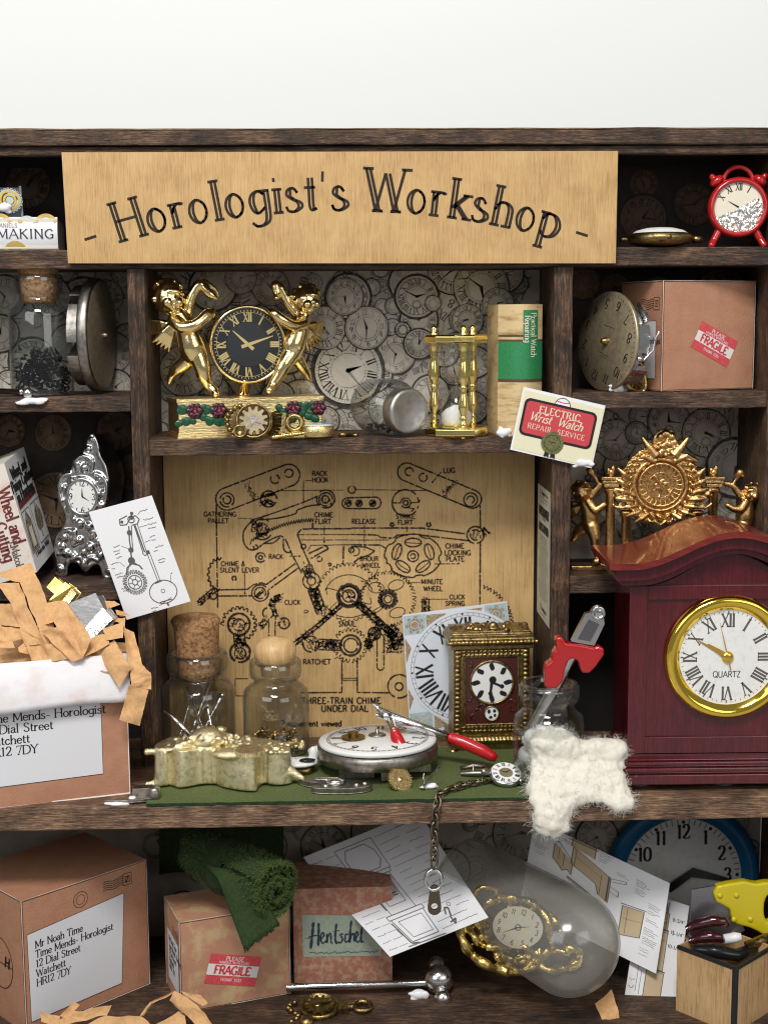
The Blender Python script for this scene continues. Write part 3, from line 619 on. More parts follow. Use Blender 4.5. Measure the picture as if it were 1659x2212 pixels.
# ------------------------------------------------------------------ engraved panel
YP = Y2 - .22
pc = [P(352, 976, YP), P(1155, 976, YP), P(1150, 1608, YP), P(362, 1608, YP)]
pc[0].z = pc[1].z = Z_C2B - .01; pc[2].z = pc[3].z = .003; pc[3].x = pc[0].x; pc[2].x = pc[1].x
rj = random.Random(4)
def panel_art(mb, mpl):
    org = (pc[0] + pc[1] + pc[2] + pc[3]) / 4
    mp0 = lambda u, v: P(u, -v, YP - .008) - org
    A = lambda x, y: (332.5 + .2569 * x, -(937.8 + .2569 * y))
    B = lambda x, y: (758.7 + .2724 * x, -(937.8 + .2724 * y))
    C = lambda x, y: (639.4 + .3083 * x, -(1278.8 + .3083 * y))
    D = lambda x, y: (298.4 + .2826 * x, -(1321.4 + .2826 * y))
    SC = {A: .2569, B: .2724, C: .3083, D: .2826}
    W = 3.4
    def ln(f, pts, w=W, smooth=False, closed=False, gap=.12):
        q = [f(*p) for p in pts]
        if smooth: q = catmull(q, 6)
        if closed: q = q + [q[0]]
        for a, b in zip(q, q[1:]):       # charred line: short uneven dashes
            L = math.hypot(b[0] - a[0], b[1] - a[1]); n = max(1, int(L / 5))
            for i in range(n):
                t0, t1 = i / n, (i + 1) / n
                if rj.random() < gap and n > 1: t1 = t0 + (t1 - t0) * .55
                j = lambda: rj.uniform(-.5, .5)
                ribbon(mb, [(a[0] + (b[0] - a[0]) * t0 + j() * .5, a[1] + (b[1] - a[1]) * t0 + j() * .5), (a[0] + (b[0] - a[0]) * t1 + j() * .5, a[1] + (b[1] - a[1]) * t1 + j() * .5)], [w * rj.uniform(.7, 1.25), w * rj.uniform(.7, 1.25)], mp0, 2)
    def rg(f, x, y, r, w=W, ry=None, gap=.08):
        k = SC[f]; c = f(x, y); q = circ(c[0], c[1], r * k, max(10, int(r * k)), ry=None if ry is None else ry * k)
        for a, b in zip(q, q[1:] + q[:1]):
            if rj.random() > gap: ribbon(mb, [a, b], w * rj.uniform(.75, 1.25), mp0, 2)
    def gr(f, x, y, r, n, d, w=W, a0=0, a1=360):
        c = f(x, y); k = SC[f]; q = []
        N = int(n * (a1 - a0) / 360)
        for i in range(N):
            for fr, rr in ((0, r - d), (.3, r), (.62, r + d * rj.uniform(-.2, .2)), (.98, r - d)):
                a = R(a0 + 360 * (i + fr) / n); q.append((c[0] + rr * k * cos(a), c[1] + rr * k * sin(a)))
        for a, b in zip(q, q[1:]):
            if rj.random() > .1: ribbon(mb, [a, b], w * rj.uniform(.6, 1.2), mp0, 2)
    def caps(f, x0, y0, r0, x1, y1, r1, w=W):
        a = math.atan2(y1 - y0, x1 - x0); p = []
        for i in range(17): t = a + pi / 2 + pi * i / 16; p.append((x0 + r0 * cos(t), y0 + r0 * sin(t)))
        for i in range(17): t = a - pi / 2 + pi * i / 16; p.append((x1 + r1 * cos(t), y1 + r1 * sin(t)))
        ln(f, p, w, closed=True)
    def tx(f, s, x, y, h, **kw):
        c = f(x, y); text(mb, s, c[0], c[1] - h * .5, h, mp0, 2, **{**dict(thin=.2, thick=.24, serif=0, sp=.1), **kw})
    def hatch(f, p0, p1, wd, n=30, w=1.4):
        for i in range(n):
            t = rj.random(); x = p0[0] + (p1[0] - p0[0]) * t; y = p0[1] + (p1[1] - p0[1]) * t
            dx, dy = rj.uniform(-wd, wd), rj.uniform(-wd, wd); an = rj.uniform(0, 6.3)
            ln(f, [(x + dx, y + dy), (x + dx + 24 * cos(an), y + dy + 24 * sin(an))], w)
    def dark(f, pts, w, n):
        """heavily burnt bar: outline plus dense short strokes"""
        for a, b in zip(pts, pts[1:]):
            L = math.hypot(b[0] - a[0], b[1] - a[1]) or 1; nx, ny = -(b[1] - a[1]) / L, (b[0] - a[0]) / L
            for s in (-1, 1): ln(f, [(a[0] + nx * w * s, a[1] + ny * w * s), (b[0] + nx * w * s, b[1] + ny * w * s)], 3.4, gap=.05)
            hatch(f, a, b, w * .8, n, 2.0)
    # left and right lugs
    caps(A, 615, 545, 95, 1135, 345, 92); rg(A, 615, 553, 60); rg(A, 615, 553, 34); rg(A, 1018, 378, 38); rg(A, 1135, 328, 36)
    hatch(A, (780, 420), (855, 545), 22, 36)
    caps(B, 440, 300, 72, 960, 515, 72); rg(B, 460, 298, 33); rg(B, 570, 343, 33); rg(B, 947, 520, 55); rg(B, 947, 520, 30); hatch(B, (815, 380), (725, 495), 18, 36)
    rg(A, 965, 545, 68); dark(A, [(905, 590), (950, 560), (1010, 590)], 12, 10); dark(A, [(900, 525), (1020, 500)], 8, 12)
    tx(B, 'LUG', 730, 287, 11); ln(B, [(715, 300), (645, 378)], 2); disc(mb, *B(645, 380), 2.4, mp0, 2, 8)
    tx(A, 'RACK', 1330, 330, 10.5); tx(A, 'HOOK', 1330, 385, 10.5); ln(A, [(1325, 390), (1258, 392), (1258, 595)], 2)
    # plate outline
    ln(A, [(525, 590), (530, 1040), (537, 1460)]); ln(A, [(1035, 476), (1590, 470)], 2); ln(B, [(30, 440), (600, 447)], 2); rg(B, 5, 440, 30)
    ln(B, [(1022, 560), (1024, 740)]); ln(B, [(1024, 850), (1020, 1380)])
    # rack hook and rack
    ln(A, [(820, 722), (960, 680), (1250, 575), (1380, 520)], smooth=True); rg(A, 1445, 545, 76); rg(A, 1445, 548, 58); rg(A, 1440, 548, 32); hatch(A, (1400, 520), (1490, 580), 35, 16)
    ln(A, [(1400, 592), (1300, 605), (1205, 640), (1190, 668), (1050, 705), (880, 722)], smooth=True)
    ln(A, [(830, 722), (770, 790), (750, 850), (760, 920), (800, 968), (860, 968), (930, 915), (1050, 858), (1090, 870)], smooth=True)
    rg(A, 855, 950, 18); rg(A, 840, 745, 18)
    zz = [(805, 930)]
    for i in range(26):
        t = i / 25; x = 815 + 520 * t; y = 915 - 175 * (1 - (1 - t) ** 2); zz += [(x, y), (x + 9, y - 34)]
    ln(A, zz, 2.3); ln(A, [(1335, 720), (1335, 795), (1240, 800), (1205, 840), (1250, 960), (1310, 1095)])
    rg(A, 910, 800, 88, gap=.3); rg(A, 905, 805, 40, 4); gr(A, 905, 805, 62, 12, 16); hatch(A, (870, 780), (940, 830), 30, 24, 2)
    ln(A, [(930, 918), (1000, 915), (1060, 870)], smooth=True); ln(A, [(1090, 880), (1090, 960), (1120, 995), (1155, 990)], smooth=True)
    ln(A, [(1105, 880), (1160, 1010), (1245, 1170)])
    tx(A, 'GATHERING', 420, 673, 10.2); tx(A, 'PALLET', 455, 728, 10.2); ln(A, [(705, 706), (820, 712)], 1.6)
    tx(A, 'RACK', 965, 1030, 10); rg(A, 897, 1037, 41); rg(A, 897, 1037, 17); ln(A, [(1142, 1026), (1225, 1026)], 2); disc(mb, *A(1225, 1026), 2.2, mp0, 2, 8)
    dark(A, [(1285, 1110), (1320, 1200)], 40, 46); rg(A, 1325, 1235, 72, 3); rg(A, 1325, 1235, 36, 3); dark(A, [(1335, 1300), (1410, 1500)], 42, 150)
    # bars of the flirts
    ln(A, [(1340, 797), (1659, 795)]); ln(A, [(1215, 845), (1659, 845)], 2); ln(A, [(1235, 890), (1659, 890)], 2); ln(A, [(1290, 985), (1320, 935), (1659, 930)], 2)
    ln(B, [(0, 745), (560, 745), (900, 790)]); ln(B, [(0, 795), (205, 800), (235, 820), (330, 826), (370, 800), (450, 800)]); ln(B, [(0, 840), (300, 840)], 2); ln(B, [(0, 877), (230, 880), (275, 905)])
    ln(B, [(540, 800), (940, 846)]); rg(B, 985, 800, 68); rg(B, 985, 800, 42, 3); hatch(B, (960, 780), (1010, 820), 26, 16); dark(B, [(1040, 750), (1080, 795)], 14, 16)
    tx(A, 'CHIME', 1350, 678, 10.8); tx(A, 'FLIRT', 1355, 735, 10.8); ln(A, [(1432, 770), (1432, 905)], 2); disc(mb, *A(1432, 905), 2.4, mp0, 2, 8)
    ln(A, [(1300, 1005), (1450, 935), (1465, 965), (1320, 1045)]); rg(A, 1393, 1050, 22, 3); rg(A, 1478, 1096, 12); rg(A, 1258, 945, 20)
    ln(A, [(1595, 940), (1590, 1100)]); rg(A, 1660, 975, 22)
    # chime and silent lever
    tx(A, 'CHIME &', 565, 1090, 10.2); tx(A, 'SILENT LEVER', 556, 1143, 10.2); ln(A, [(763, 1165), (766, 1340)], 2); disc(mb, *A(766, 1340), 2.2, mp0, 2, 8); rg(A, 675, 1213, 18)
    ln(A, [(540, 1310), (785, 1306), (840, 1265), (900, 1250), (945, 1265), (1190, 1088)]); ln(A, [(540, 1362), (832, 1360)]); ln(A, [(965, 1308), (1215, 1125)])
    rg(A, 893, 1336, 70); rg(A, 893, 1336, 48, 3); dark(A, [(862, 1368), (925, 1305)], 8, 8)
    zz = []
    for i in range(20):
        a = R(78 + i * 10.3); r = 118 if i % 2 else 148; zz.append((548 + r * .62 * cos(a) * 1.1, 1180 - r * sin(a)))
    ln(A, zz); dark(A, [(520, 1300), (375, 1425)], 20, 40); rg(A, 500, 1360, 30)
    # click, ratchets
    tx(A, 'CLICK', 1100, 1415, 10); ln(A, [(1030, 1412), (1080, 1412)], 1.6)
    dark(A, [(1070, 1368), (1010, 1385), (985, 1450)], 20, 26); rg(A, 960, 1505, 46, 3.4); dark(A, [(1005, 1470), (1030, 1540)], 14, 12); dark(A, [(940, 1560), (900, 1625)], 20, 18)
    ln(A, [(965, 1550), (967, 1705)], 3); ln(A, [(1022, 1530), (1018, 1705)], 3); rg(A, 1095, 1592, 46, 4); hatch(A, (1065, 1590), (1125, 1590), 26, 14)
    gr(A, 715, 1600, 150, 22, 26, a0=-60, a1=200); rg(A, 715, 1600, 92, 5); rg(A, 715, 1605, 52, 3); hatch(A, (650, 1560), (780, 1640), 40, 34, 2)
    dark(A, [(715, 1680), (730, 1800)], 46, 70); rg(D, 780, 312, 76, 5); rg(D, 780, 320, 44, 3); hatch(D, (730, 330), (830, 330), 34, 24, 2)
    ln(A, [(1262, 1490), (1280, 1478), (1300, 1490), (1285, 1505), (1262, 1500)], 2)
    # strike flirt, release
    rg(B, 430, 545, 105, gap=.2); rg(B, 432, 545, 40, 3); rg(B, 432, 545, 20, 4); ln(B, [(330, 545), (392, 545)], 3); ln(B, [(470, 545), (540, 540), (545, 520)], 3); ln(B, [(430, 580), (500, 590), (470, 622)], 3)
    tx(B, 'STRIKE', 355, 652, 10); tx(B, 'FLIRT', 370, 700, 10); ln(B, [(445, 735), (445, 775)], 2); rg(B, 615, 718, 16, 4); rg(B, 325, 718, 14, 4)
    tx(B, 'RELEASE', 5, 692, 10.2); ln(B, [(105, 720), (105, 925)], 2)
    caps(B, -30, 548, 42, 190, 545, 46); 
    for x in (-25, 62, 170): rg(B, x, 548, 26, 3); dark(B, [(x - 14, 560), (x + 14, 536)], 6, 6)
    # chime locking plate
    q = []
    for i in range(90):
        a = 2 * pi * i / 90; r = 226 - (18 if (i % 18) < 4 else 0) - (12 if 40 < i < 44 else 0); q.append((490 + r * cos(a), 965 + r * .76 * sin(a)))
    ln(B, q, closed=True)
    for i in range(5):
        a = R(-90 + 72 * i); x, y = 490 + 135 * cos(a), 965 + 105 * sin(a); p = []
        for j in range(20):
            b = 2 * pi * j / 20; u, v = 66 * cos(b), 34 * sin(b); c, s = cos(a + pi / 2), sin(a + pi / 2); p.append((x + u * c - v * s, y + u * s + v * c))
        ln(B, p, closed=True); ln(B, [p[1], ((p[0][0] + x) / 2, (p[0][1] + y) / 2 + 6), p[10]], 2, True)
    rg(B, 490, 968, 44); rg(B, 490, 968, 20, 3)
    tx(B, 'CHIME', 748, 887, 10.8); tx(B, 'LOCKING', 740, 941, 10.8); tx(B, 'PLATE', 752, 990, 10.8); ln(B, [(660, 1030), (850, 1028)], 2); disc(mb, *B(852, 1026), 2.2, mp0, 2, 8)
    tx(B, '8HOUR', 70, 988, 9.8); tx(B, 'WHEEL', 85, 1040, 9.8); ln(B, [(210, 1070), (195, 1110), (145, 1150)], 2, True)
    ln(B, [(0, 890), (110, 895), (185, 925), (140, 960), (60, 985), (20, 1020)]); rg(B, 30, 930, 36, 2.2)
    # hour wheel with the big hands
    gr(C, 370, 30, 235, 46, 22, 2.2, a0=-12, a1=195); ln(C, [(370 + 170 * cos(R(a)), 30 - 150 * sin(R(a))) for a in range(15, 170, 6)], 2); ln(C, [(370 + 180 * cos(R(a)), 30 - 150 * sin(R(a))) for a in range(205, 335, 6)], 2)
    gr(C, 370, 40, 170, 30, 16, 2, a0=200, a1=340)
    for a in (150, 210, 330, 30): ln(C, [(370 + 95 * cos(R(a)), 30 - 80 * sin(R(a))), (370 + 165 * cos(R(a + 8)), 30 - 145 * sin(R(a + 8))), (370 + 150 * cos(R(a + 26)), 30 - 130 * sin(R(a + 26)))], 2, True)
    rg(C, 370, 28, 78, 7, gap=0); rg(C, 370, 28, 66, 4); rg(C, 370, 28, 44, 3); hatch(C, (320, 0), (430, 60), 40, 30, 2); dark(C, [(363, 30), (377, 36)], 3, 3)
    dark(C, [(318, 92), (180, 215), (-20, 372)], 12, 46); dark(C, [(432, 84), (560, 190), (700, 320)], 20, 70)
    gr(B, 290, 1310, 222, 48, 24, 2); rg(B, 290, 1310, 62, 11, gap=0); rg(B, 290, 1310, 30, 3)
    for a in (60, 135, 225, 305):
        x, y = 290 + 130 * cos(R(a)), 1310 - 130 * sin(R(a)); ln(B, [(x + 62 * cos(t), y + 42 * sin(t + a)) for t in [2 * pi * i / 18 for i in range(18)]], 2, closed=True)
    tx(B, 'MINUTE', 555, 1170, 10.2); tx(B, 'WHEEL', 573, 1226, 10.2); ln(B, [(430, 1178), (550, 1178)], 1.7)
    tx(B, 'CLICK', 780, 1292, 9.8); tx(B, 'SPRING', 748, 1343, 9.8); ln(B, [(620, 1310), (765, 1310)], 1.7); dark(B, [(590, 1305), (590, 1430)], 26, 44)
    gr(B, 930, 1540, 362, 76, 26, 2.2, a0=2, a1=76)
    tx(C, 'SNAIL', 298, 225, 11); tx(C, 'RATCHET', 50, 490, 11)
    gr(C, 380, 375, 122, 24, 24, 2.2); rg(C, 382, 375, 72, 5); rg(C, 385, 375, 50, 4); dark(C, [(160, 368), (310, 375)], 36, 90); rg(C, 105, 366, 56, 4); hatch(C, (70, 366), (140, 366), 36, 30, 2)
    ln(C, [(270, 470), (320, 440)], 2)
    ln(C, [(322, 460), (322, 705), (30, 708)]); ln(C, [(430, 460), (430, 705), (660, 708)]); ln(C, [(330, 606), (430, 606)], 2); ln(C, [(330, 620), (430, 620)], 2); rg(C, 725, 662, 82, gap=.1); rg(C, 722, 664, 28)
    rg(C, 550, 292, 44, 4); dark(C, [(585, 240), (520, 330), (500, 390)], 22, 44); caps(C, 592, 320, 24, 592, 525, 24, 3.2); dark(C, [(640, 260), (700, 300), (720, 380), (640, 380)], 42, 60)
    tx(C, 'THREE-TRAIN CHIME', 42, 763, 13.6, sp=.12); tx(C, 'UNDER DIAL', 178, 818, 13.6, sp=.12)
    tx(C, '2 movement viewed', -105, 922, 13, sp=.06); ln(D, [(745, 513), (840, 513)], 2); ln(D, [(750, 645), (830, 645)], 2); ln(D, [(740, 513), (745, 645)], 2)
mb, org = cardmesh(pc, .15, 800, 620, panel_art, nu=1, nv=1)
solo('engraved_panel', 'thin plywood panel burnt with a labelled clock mechanism drawing', 'panel', org, mb, ['ply2', 'burn', 'burn'], k=1)
# ------------------------------------------------------------------ loose cards and papers
def scrawl(mb, mp, x, y, L, mi, rnd, w=1.1, h=3.2, ang=0):
    n = max(2, int(L / 2.2)); p = []
    for i in range(n):
        u, v = L * i / n, rnd.uniform(-h / 2, h / 2) * (0 if rnd.random() < .1 else 1); p.append((x + u * cos(R(ang)) - v * sin(R(ang)), y + u * sin(R(ang)) + v * cos(R(ang))))
    ribbon(mb, p, w, mp, mi)
rp = random.Random(21)
def pend_art(mb, mpl):          # drawing units: 150 x 240, v up
    mp = mpl(1); G = 2
    q = lambda x, y: ((x - 735) * .163, 0)   # unused scale note
    # unrolled from the photo: the sheet is rotated about 21 degrees
    L = lambda pts, w=1.5: line(mb, pts, w, mp, G)
    L([(80, 212), (60, 208), (58, 196), (72, 194), (84, 204), (98, 208), (104, 198), (96, 190), (84, 190)], 2.2); ring(mb, 86, 202, 7, 2.4, mp, G); disc(mb, 92, 214, 4, mp, G, 10); disc(mb, 88, 206, 5, mp, G, 10); disc(mb, 64, 202, 3.5, mp, G, 10)
    L([(76, 190), (66, 160), (62, 138)], 2.8); L([(82, 190), (72, 160), (66, 138)], 2); disc(mb, 72, 176, 6, mp, G, 10); disc(mb, 62, 140, 6, mp, G, 12); L([(60, 136), (56, 118), (52, 112)], 3.2); disc(mb, 55, 118, 8, mp, G, 12)
    L([(88, 190), (86, 128)], 2.2); L([(96, 190), (94, 124), (88, 120), (84, 128)], 1.6); ribbon(mb, [(90, 188), (90, 128)], 3, mp, G); L([(94, 124), (96, 58)], 1.6); L([(100, 130), (101, 58)], 1.6); disc(mb, 96, 126, 4.5, mp, G, 10)
    L([(34, 92), (40, 106), (54, 112), (68, 104), (72, 94)], 3); L([(40, 100), (48, 112), (64, 110)], 1.4)
    ribbon(mb, gearpts(46, 72, 27, 26, 8), 1.6, mp, G, True); ring(mb, 46, 72, 15, 1.8, mp, G); ring(mb, 46, 72, 6, 2, mp, G)
    for a in range(0, 360, 60): L([(46 + 6 * cos(R(a)), 72 + 6 * sin(R(a))), (46 + 15 * cos(R(a)), 72 + 15 * sin(R(a)))], 1.4)
    ring(mb, 99, 36, 31, 1.9, mp, G, ry=25); ring(mb, 99, 38, 4, 1.1, mp, G); L([(88, 58), (104, 60)], 3); L([(99, 11), (100, 4)], 4); L([(84, 16), (112, 16)], 2); L([(90, 13), (112, 20)], 1)
    for x, y, l in ((112, 214, 20), (112, 194, 26), (118, 182, 22), (116, 174, 20), (112, 156, 16), (114, 148, 12), (116, 132, 22), (110, 124, 12), (112, 104, 20), (112, 98, 16), (26, 156, 18), (22, 146, 18), (24, 140, 14), (24, 132, 16), (8, 122, 20), (6, 112, 10), (8, 98, 20), (10, 92, 18), (12, 66, 18), (14, 60, 16), (128, 70, 8), (60, 8, 18), (60, 2, 12)):
        scrawl(mb, mp, x, y, l, G, rp, 1.2, 3)
    for a in (((104, 208), (112, 214)), ((98, 182), (116, 182)), ((44, 154), (60, 142)), ((28, 122), (36, 110)), ((30, 66), (40, 56)), ((128, 66), (122, 50)), ((80, 10), (94, 12)), ((98, 148), (112, 150))): L(list(a), .9)
c = [P(192, 1106, Y1 - .16), P(328, 1070, Y1 - .1), P(412, 1299, Y1 - .1), P(274, 1339, Y1 - .22)]
mb, org = cardmesh(c, .02, 150, 240, pend_art, nu=6, nv=6, bend=lambda s, t: .04 * (s - .5) ** 2)
solo('drawing_sheet', 'small white sheet with a pendulum drawing stuck to the upright beside the silver clock', 'paper', org, mb, ['paper', 'paper', 'grey_ink'], k=1)
M['cardcream'] = mat('cream card', (.76, .73, .52), .6, var=((.72, .66, .42), 30, .5, .7)); M['cardred'] = mat('card red', (.58, .055, .07), .6, var=((.48, .04, .05), 40, .45, .65)); M['seal'] = mat('olive seal', (.17, .165, .055), .6, var=((.06, .07, .025), 22, .45, .6))
def rrect(x0, y0, x1, y1, r): return [p for cx, cy, a in ((x1 - r, y1 - r, 0), (x0 + r, y1 - r, 90), (x0 + r, y0 + r, 180), (x1 - r, y0 + r, 270)) for p in circ(cx, cy, r, 5, a, a + 90)]
def elec_art(mb, mpl):          # 182 x 138
    fill(mb, [(4, 5), (180, 2), (180, 130), (4, 132)], mpl(1), 2)
    disc(mb, 91, 116, 17, mpl(2), 6); ring(mb, 91, 116, 17, 1.6, mpl(3), 5, 24); ribbon(mb, [(78, 124), (92, 123), (106, 125)], 2, mpl(3), 3)
    fill(mb, rrect(9, 37, 170, 118, 13), mpl(4), 5); fill(mb, rrect(14.5, 42.5, 164.5, 112.5, 9), mpl(5), 3)
    tcen(mb, 'ELECTRIC', 90, 99, 15, mpl(6), 2, sp=.16, thin=.08, thick=.17, serif=.1)
    text(mb, 'Wrist', 26, 72, 19, mpl(6), 2, 0, .0, slant=.28, thin=.07, thick=.13, serif=0); text(mb, 'Watch', 88, 72, 19, mpl(6), 2, 0, .0, slant=.28, thin=.07, thick=.13, serif=0)
    ribbon(mb, [(40, 90), (52, 92), (66, 89)], 2, mpl(6), 2); ribbon(mb, [(112, 90), (126, 92), (140, 90)], 2, mpl(6), 2)
    tcen(mb, 'REPAIR  SERVICE', 90, 60, 11, mpl(6), 2, sp=.2, thin=.07, thick=.13, serif=.08)
    fill(mb, gearpts(86, 34, 25, 34, 1.6), mpl(7), 4); ring(mb, 86, 34, 17, 1.1, mpl(8), 5); scrawl(mb, mpl(8), 76, 36, 20, 5, rp, 1.2, 4)
    for x in (80, 94): fill(mb, [(x - 6, 12), (x + 3, 11), (x + 4, -1 + 2), (x - 1, 4), (x - 7, 2)], mpl(9), 5)
c = [P(1131, 835, Y1 - .12), P(1308, 876, Y1 - .14), P(1286, 1003, Y1 - .16), P(1102, 971, Y1 - .14)]; c[2] = c[1] + c[3] - c[0]
mb, org = cardmesh(c, .03, 182, 138, elec_art, nu=2, nv=2)
solo('advert_card', 'tilted cream card with a red panel and olive seal advertising electric wrist watch repair', 'card', org, mb, ['paper', 'paper', 'cardcream', 'cardred', 'seal', 'ink', 'paper'], k=1)
# notice on the inner face of the right upright
M['notice'] = mat('yellowed notice', (.60, .58, .46), .8, var=((.5, .47, .34), 4, .45, .7))
xN = XR0 - .03
def onx(px, py):
    d = ray(px, py); t = (xN - CAM.x) / d.x; return CAM + d * t
ya, yb = onx(1150, 1200).y, onx(1192, 1200).y
ya = min(max(ya, Y1 + .6), Y2 - .5); yb = Y1 + .06; ya = Y1 + 2.82
def notice_art(mb, mpl):
    mp = mpl(1)
    def ctr(s, y, h, **kw): tcen(mb, s, 50, y, h, mp, 2, **kw)
    ctr('T. Thompson & Son', 282, 9, thin=.1, thick=.16, serif=.08, sx=.72); scrawl(mb, mp, 14, 270, 72, 2, rp, 1.2, 4); scrawl(mb, mp, 26, 262, 50, 2, rp, 1.2, 3)
    ctr('WATCH MAKER', 240, 20, thin=.1, thick=.22, serif=.08, sx=.48); ctr('of Old', 226, 8, thin=.1, thick=.16); ctr('CLOCKS REPAIRED', 204, 18, thin=.1, thick=.22, serif=.08, sx=.42)
    y = 186
    while y > 40:
        L = rp.uniform(50, 84); scrawl(mb, mp, 50 - L / 2, y, L, 2, rp, 1.5, 4.5); y -= rp.choice((7, 7.5, 9))
    ctr('T. Thompson', 24, 11, thin=.1, thick=.16, sx=.8); scrawl(mb, mp, 30, 10, 40, 2, rp, 1, 3)
zt0, zb0 = P(1170, 1058, Y1 + 1).z, P(1170, 1345, Y1 + 1).z
c = [Vector((xN, ya, zt0)), Vector((xN, yb, zt0)), Vector((xN, yb, zb0)), Vector((xN, ya, zb0))]
tl, tr, br, bl = c; org = (tl + tr + br + bl) / 4; mb = MB()
def atn(s, t, off): return bl * (1 - s) * (1 - t) + br * s * (1 - t) + tl * (1 - s) * t + tr * s * t - org + Vector((-off, 0, 0))
mb.grid(lambda s, t: atn(s, t, .0), 1, 1, 0, False); mb.grid(lambda s, t: atn(s, t, -.015), 1, 1, 0, False)
notice_art(mb, lambda l: (lambda u, v: atn(min(max(u / 100, 0), 1), v / 295, .004)))
solo('printed_notice', 'narrow yellowed printed notice on the inner face of the right upright', 'notice', org, mb, ['notice', 'notice', 'ink'], k=1)
# square painted dial card
M['dialcard'] = mat('painted dial card', (.66, .70, .76), .6); M['rust'] = mat('rust print', (.26, .15, .07), .7, var=((.42, .36, .26), 16, .42, .6)); M['palecyan'] = mat('pale blue print', (.42, .55, .6), .7, var=((.3, .36, .36), 12, .4, .7)); M['olive'] = mat('grey olive print', (.34, .36, .28), .7, var=((.55, .56, .45), 14, .4, .6))
def dial_art(mb, mpl):          # 215 x 252
    cx, cy, r = 122, 128, 118
    for x, y, m, mm in ((0, 206, 3, 2), (166, 206, 3, 2), (0, 0, 3, 4), (166, 0, 3, 4)):
        fill(mb, [(x + 2, y + 3), (x + 47, y + 3), (x + 47, y + 43), (x + 2, y + 43)], mpl(1), m); fill(mb, gearpts(x + 24, y + 22, 19, 7, 5), mpl(2), mm); ring(mb, x + 24, y + 22, 8, 2.2, mpl(3), 3, 14); ring(mb, x + 24, y + 22, 14, 1.4, mpl(3), 3, 14)
    for p in (((48, 206), (90, 244), (48, 246)), ((152, 222), (166, 206), (130, 246), (164, 246)), ((2, 204), (2, 150), (14, 180)), ((2, 50), (2, 96), (12, 74)), ((50, 4), (50, 34), (80, 10))): fill(mb, list(p), mpl(1), 2)
    disc(mb, cx, cy, r, mpl(4), 0, 60); ring(mb, cx, cy, r - 6, 1, mpl(5), 6, 60); ring(mb, cx, cy, r - 12, .9, mpl(5), 6, 60); ticks(mb, cx, cy, r - 12, r - 6, 1, 60, mpl(5), 6)
    for i in range(12): disc(mb, cx + (r - 8) * cos(R(30 * i)), cy + (r - 8) * sin(R(30 * i)), 2.2, mpl(6), 5, 8)
    numerals(mb, cx, cy, r - 33, 36, mpl(6), 5, 'roman', True, thin=.1, thick=.15, serif=.0, sx=.8)
    ring(mb, cx, cy + 45, 26, 1.1, mpl(5), 6); hand(mb, cx, cy, 315, 46, 9, mpl(7), 6, 8); hand(mb, cx, cy, 60, 60, 7, mpl(7), 6, 8)
c = [P(869, 1329, 6.35), P(1095, 1299, 6.35), P(1118, 1560, 6.05), P(886, 1586, 6.05)]
for p in c[2:]: p.z = max(p.z, .06)
mb, org = cardmesh(c, .03, 215, 252, dial_art, nu=2, nv=2)
solo('dial_card', 'square pale blue painted clock dial card leaning on the engraved panel', 'clock dial', org, mb, ['dialcard', 'paper', 'rust', 'palecyan', 'olive', 'ink', 'mid_ink'], k=1)
# the curled cabinet drawing under the chain
def plan_art(mb, mpl):          # 260 x 250, u along the top edge
    mp = mpl(1); L = lambda p, w=1.5, m=2: line(mb, sub(p, 6), w, mp, m)
    L([(60, 238), (142, 238), (142, 176), (60, 176), (60, 238)]); L([(80, 232), (122, 232), (134, 216), (134, 196), (122, 182), (80, 182), (68, 196), (68, 216), (80, 232)], 1.6); L([(66, 176), (66, 168), (138, 168), (138, 176)])
    L([(72, 168), (72, 76), (132, 76), (132, 168), (72, 168)]); L([(82, 158), (122, 158), (122, 96), (82, 96), (82, 158)]); ring(mb, 98, 128, 9, 1.5, mp, 2); L([(108, 122), (118, 122)], 3); L([(108, 116), (118, 116)], 3)
    L([(70, 160), (70, 90)], 3, 3); L([(58, 76), (146, 76), (146, 66), (58, 66), (58, 76)], 2); L([(62, 66), (70, 10), (138, 10), (142, 66)], 2); L([(74, 58), (80, 18), (130, 18), (132, 58), (74, 58)], 1.4); L([(58, 60), (66, 8), (84, 4)], 3, 3); L([(54, 4), (150, 2)], 2.4); L([(66, 44), (58, 44), (60, 28)], 1.4)
    L([(178, 36), (184, 50), (192, 48), (186, 30)], 3.4, 3); L([(176, 18), (192, 22), (184, 12), (184, 30)], 3, 3); ring(mb, 198, 54, 4, 1.4, mp, 2)
    for i in range(15):
        y = 236 - i * 16; L([(150, y), (150 + rp.uniform(25, 70), y + 2)], .9); scrawl(mb, mp, 205 + rp.uniform(-10, 8), y + 2, 34, 2, rp, 1, 2.4)
    for i in range(14):
        y = 232 - i * 17; scrawl(mb, mp, 10 + rp.uniform(-4, 4), y, 24, 2, rp, 1, 2.6); L([(36, y), (58, y)], .8)
# anchored by four corners, curling towards the viewer along the right edge
c = [P(655, 1853, 5.0), P(905, 1752, 5.3), P(1055, 1983, 1.0), P(842, 2068, .9)]
def pbend(s, t): return -.28 * sin(pi * t) + .10 * sin(2 * pi * t)
mb, org = cardmesh(c, .015, 260, 250, plan_art, nu=16, nv=20, bend=pbend)
solo('curled_drawing', 'curling white sheet with a longcase clock drawing slanting out of the lower compartment', 'paper', org, mb, ['paper', 'paper', 'mid_ink', 'grey_ink'], k=1)
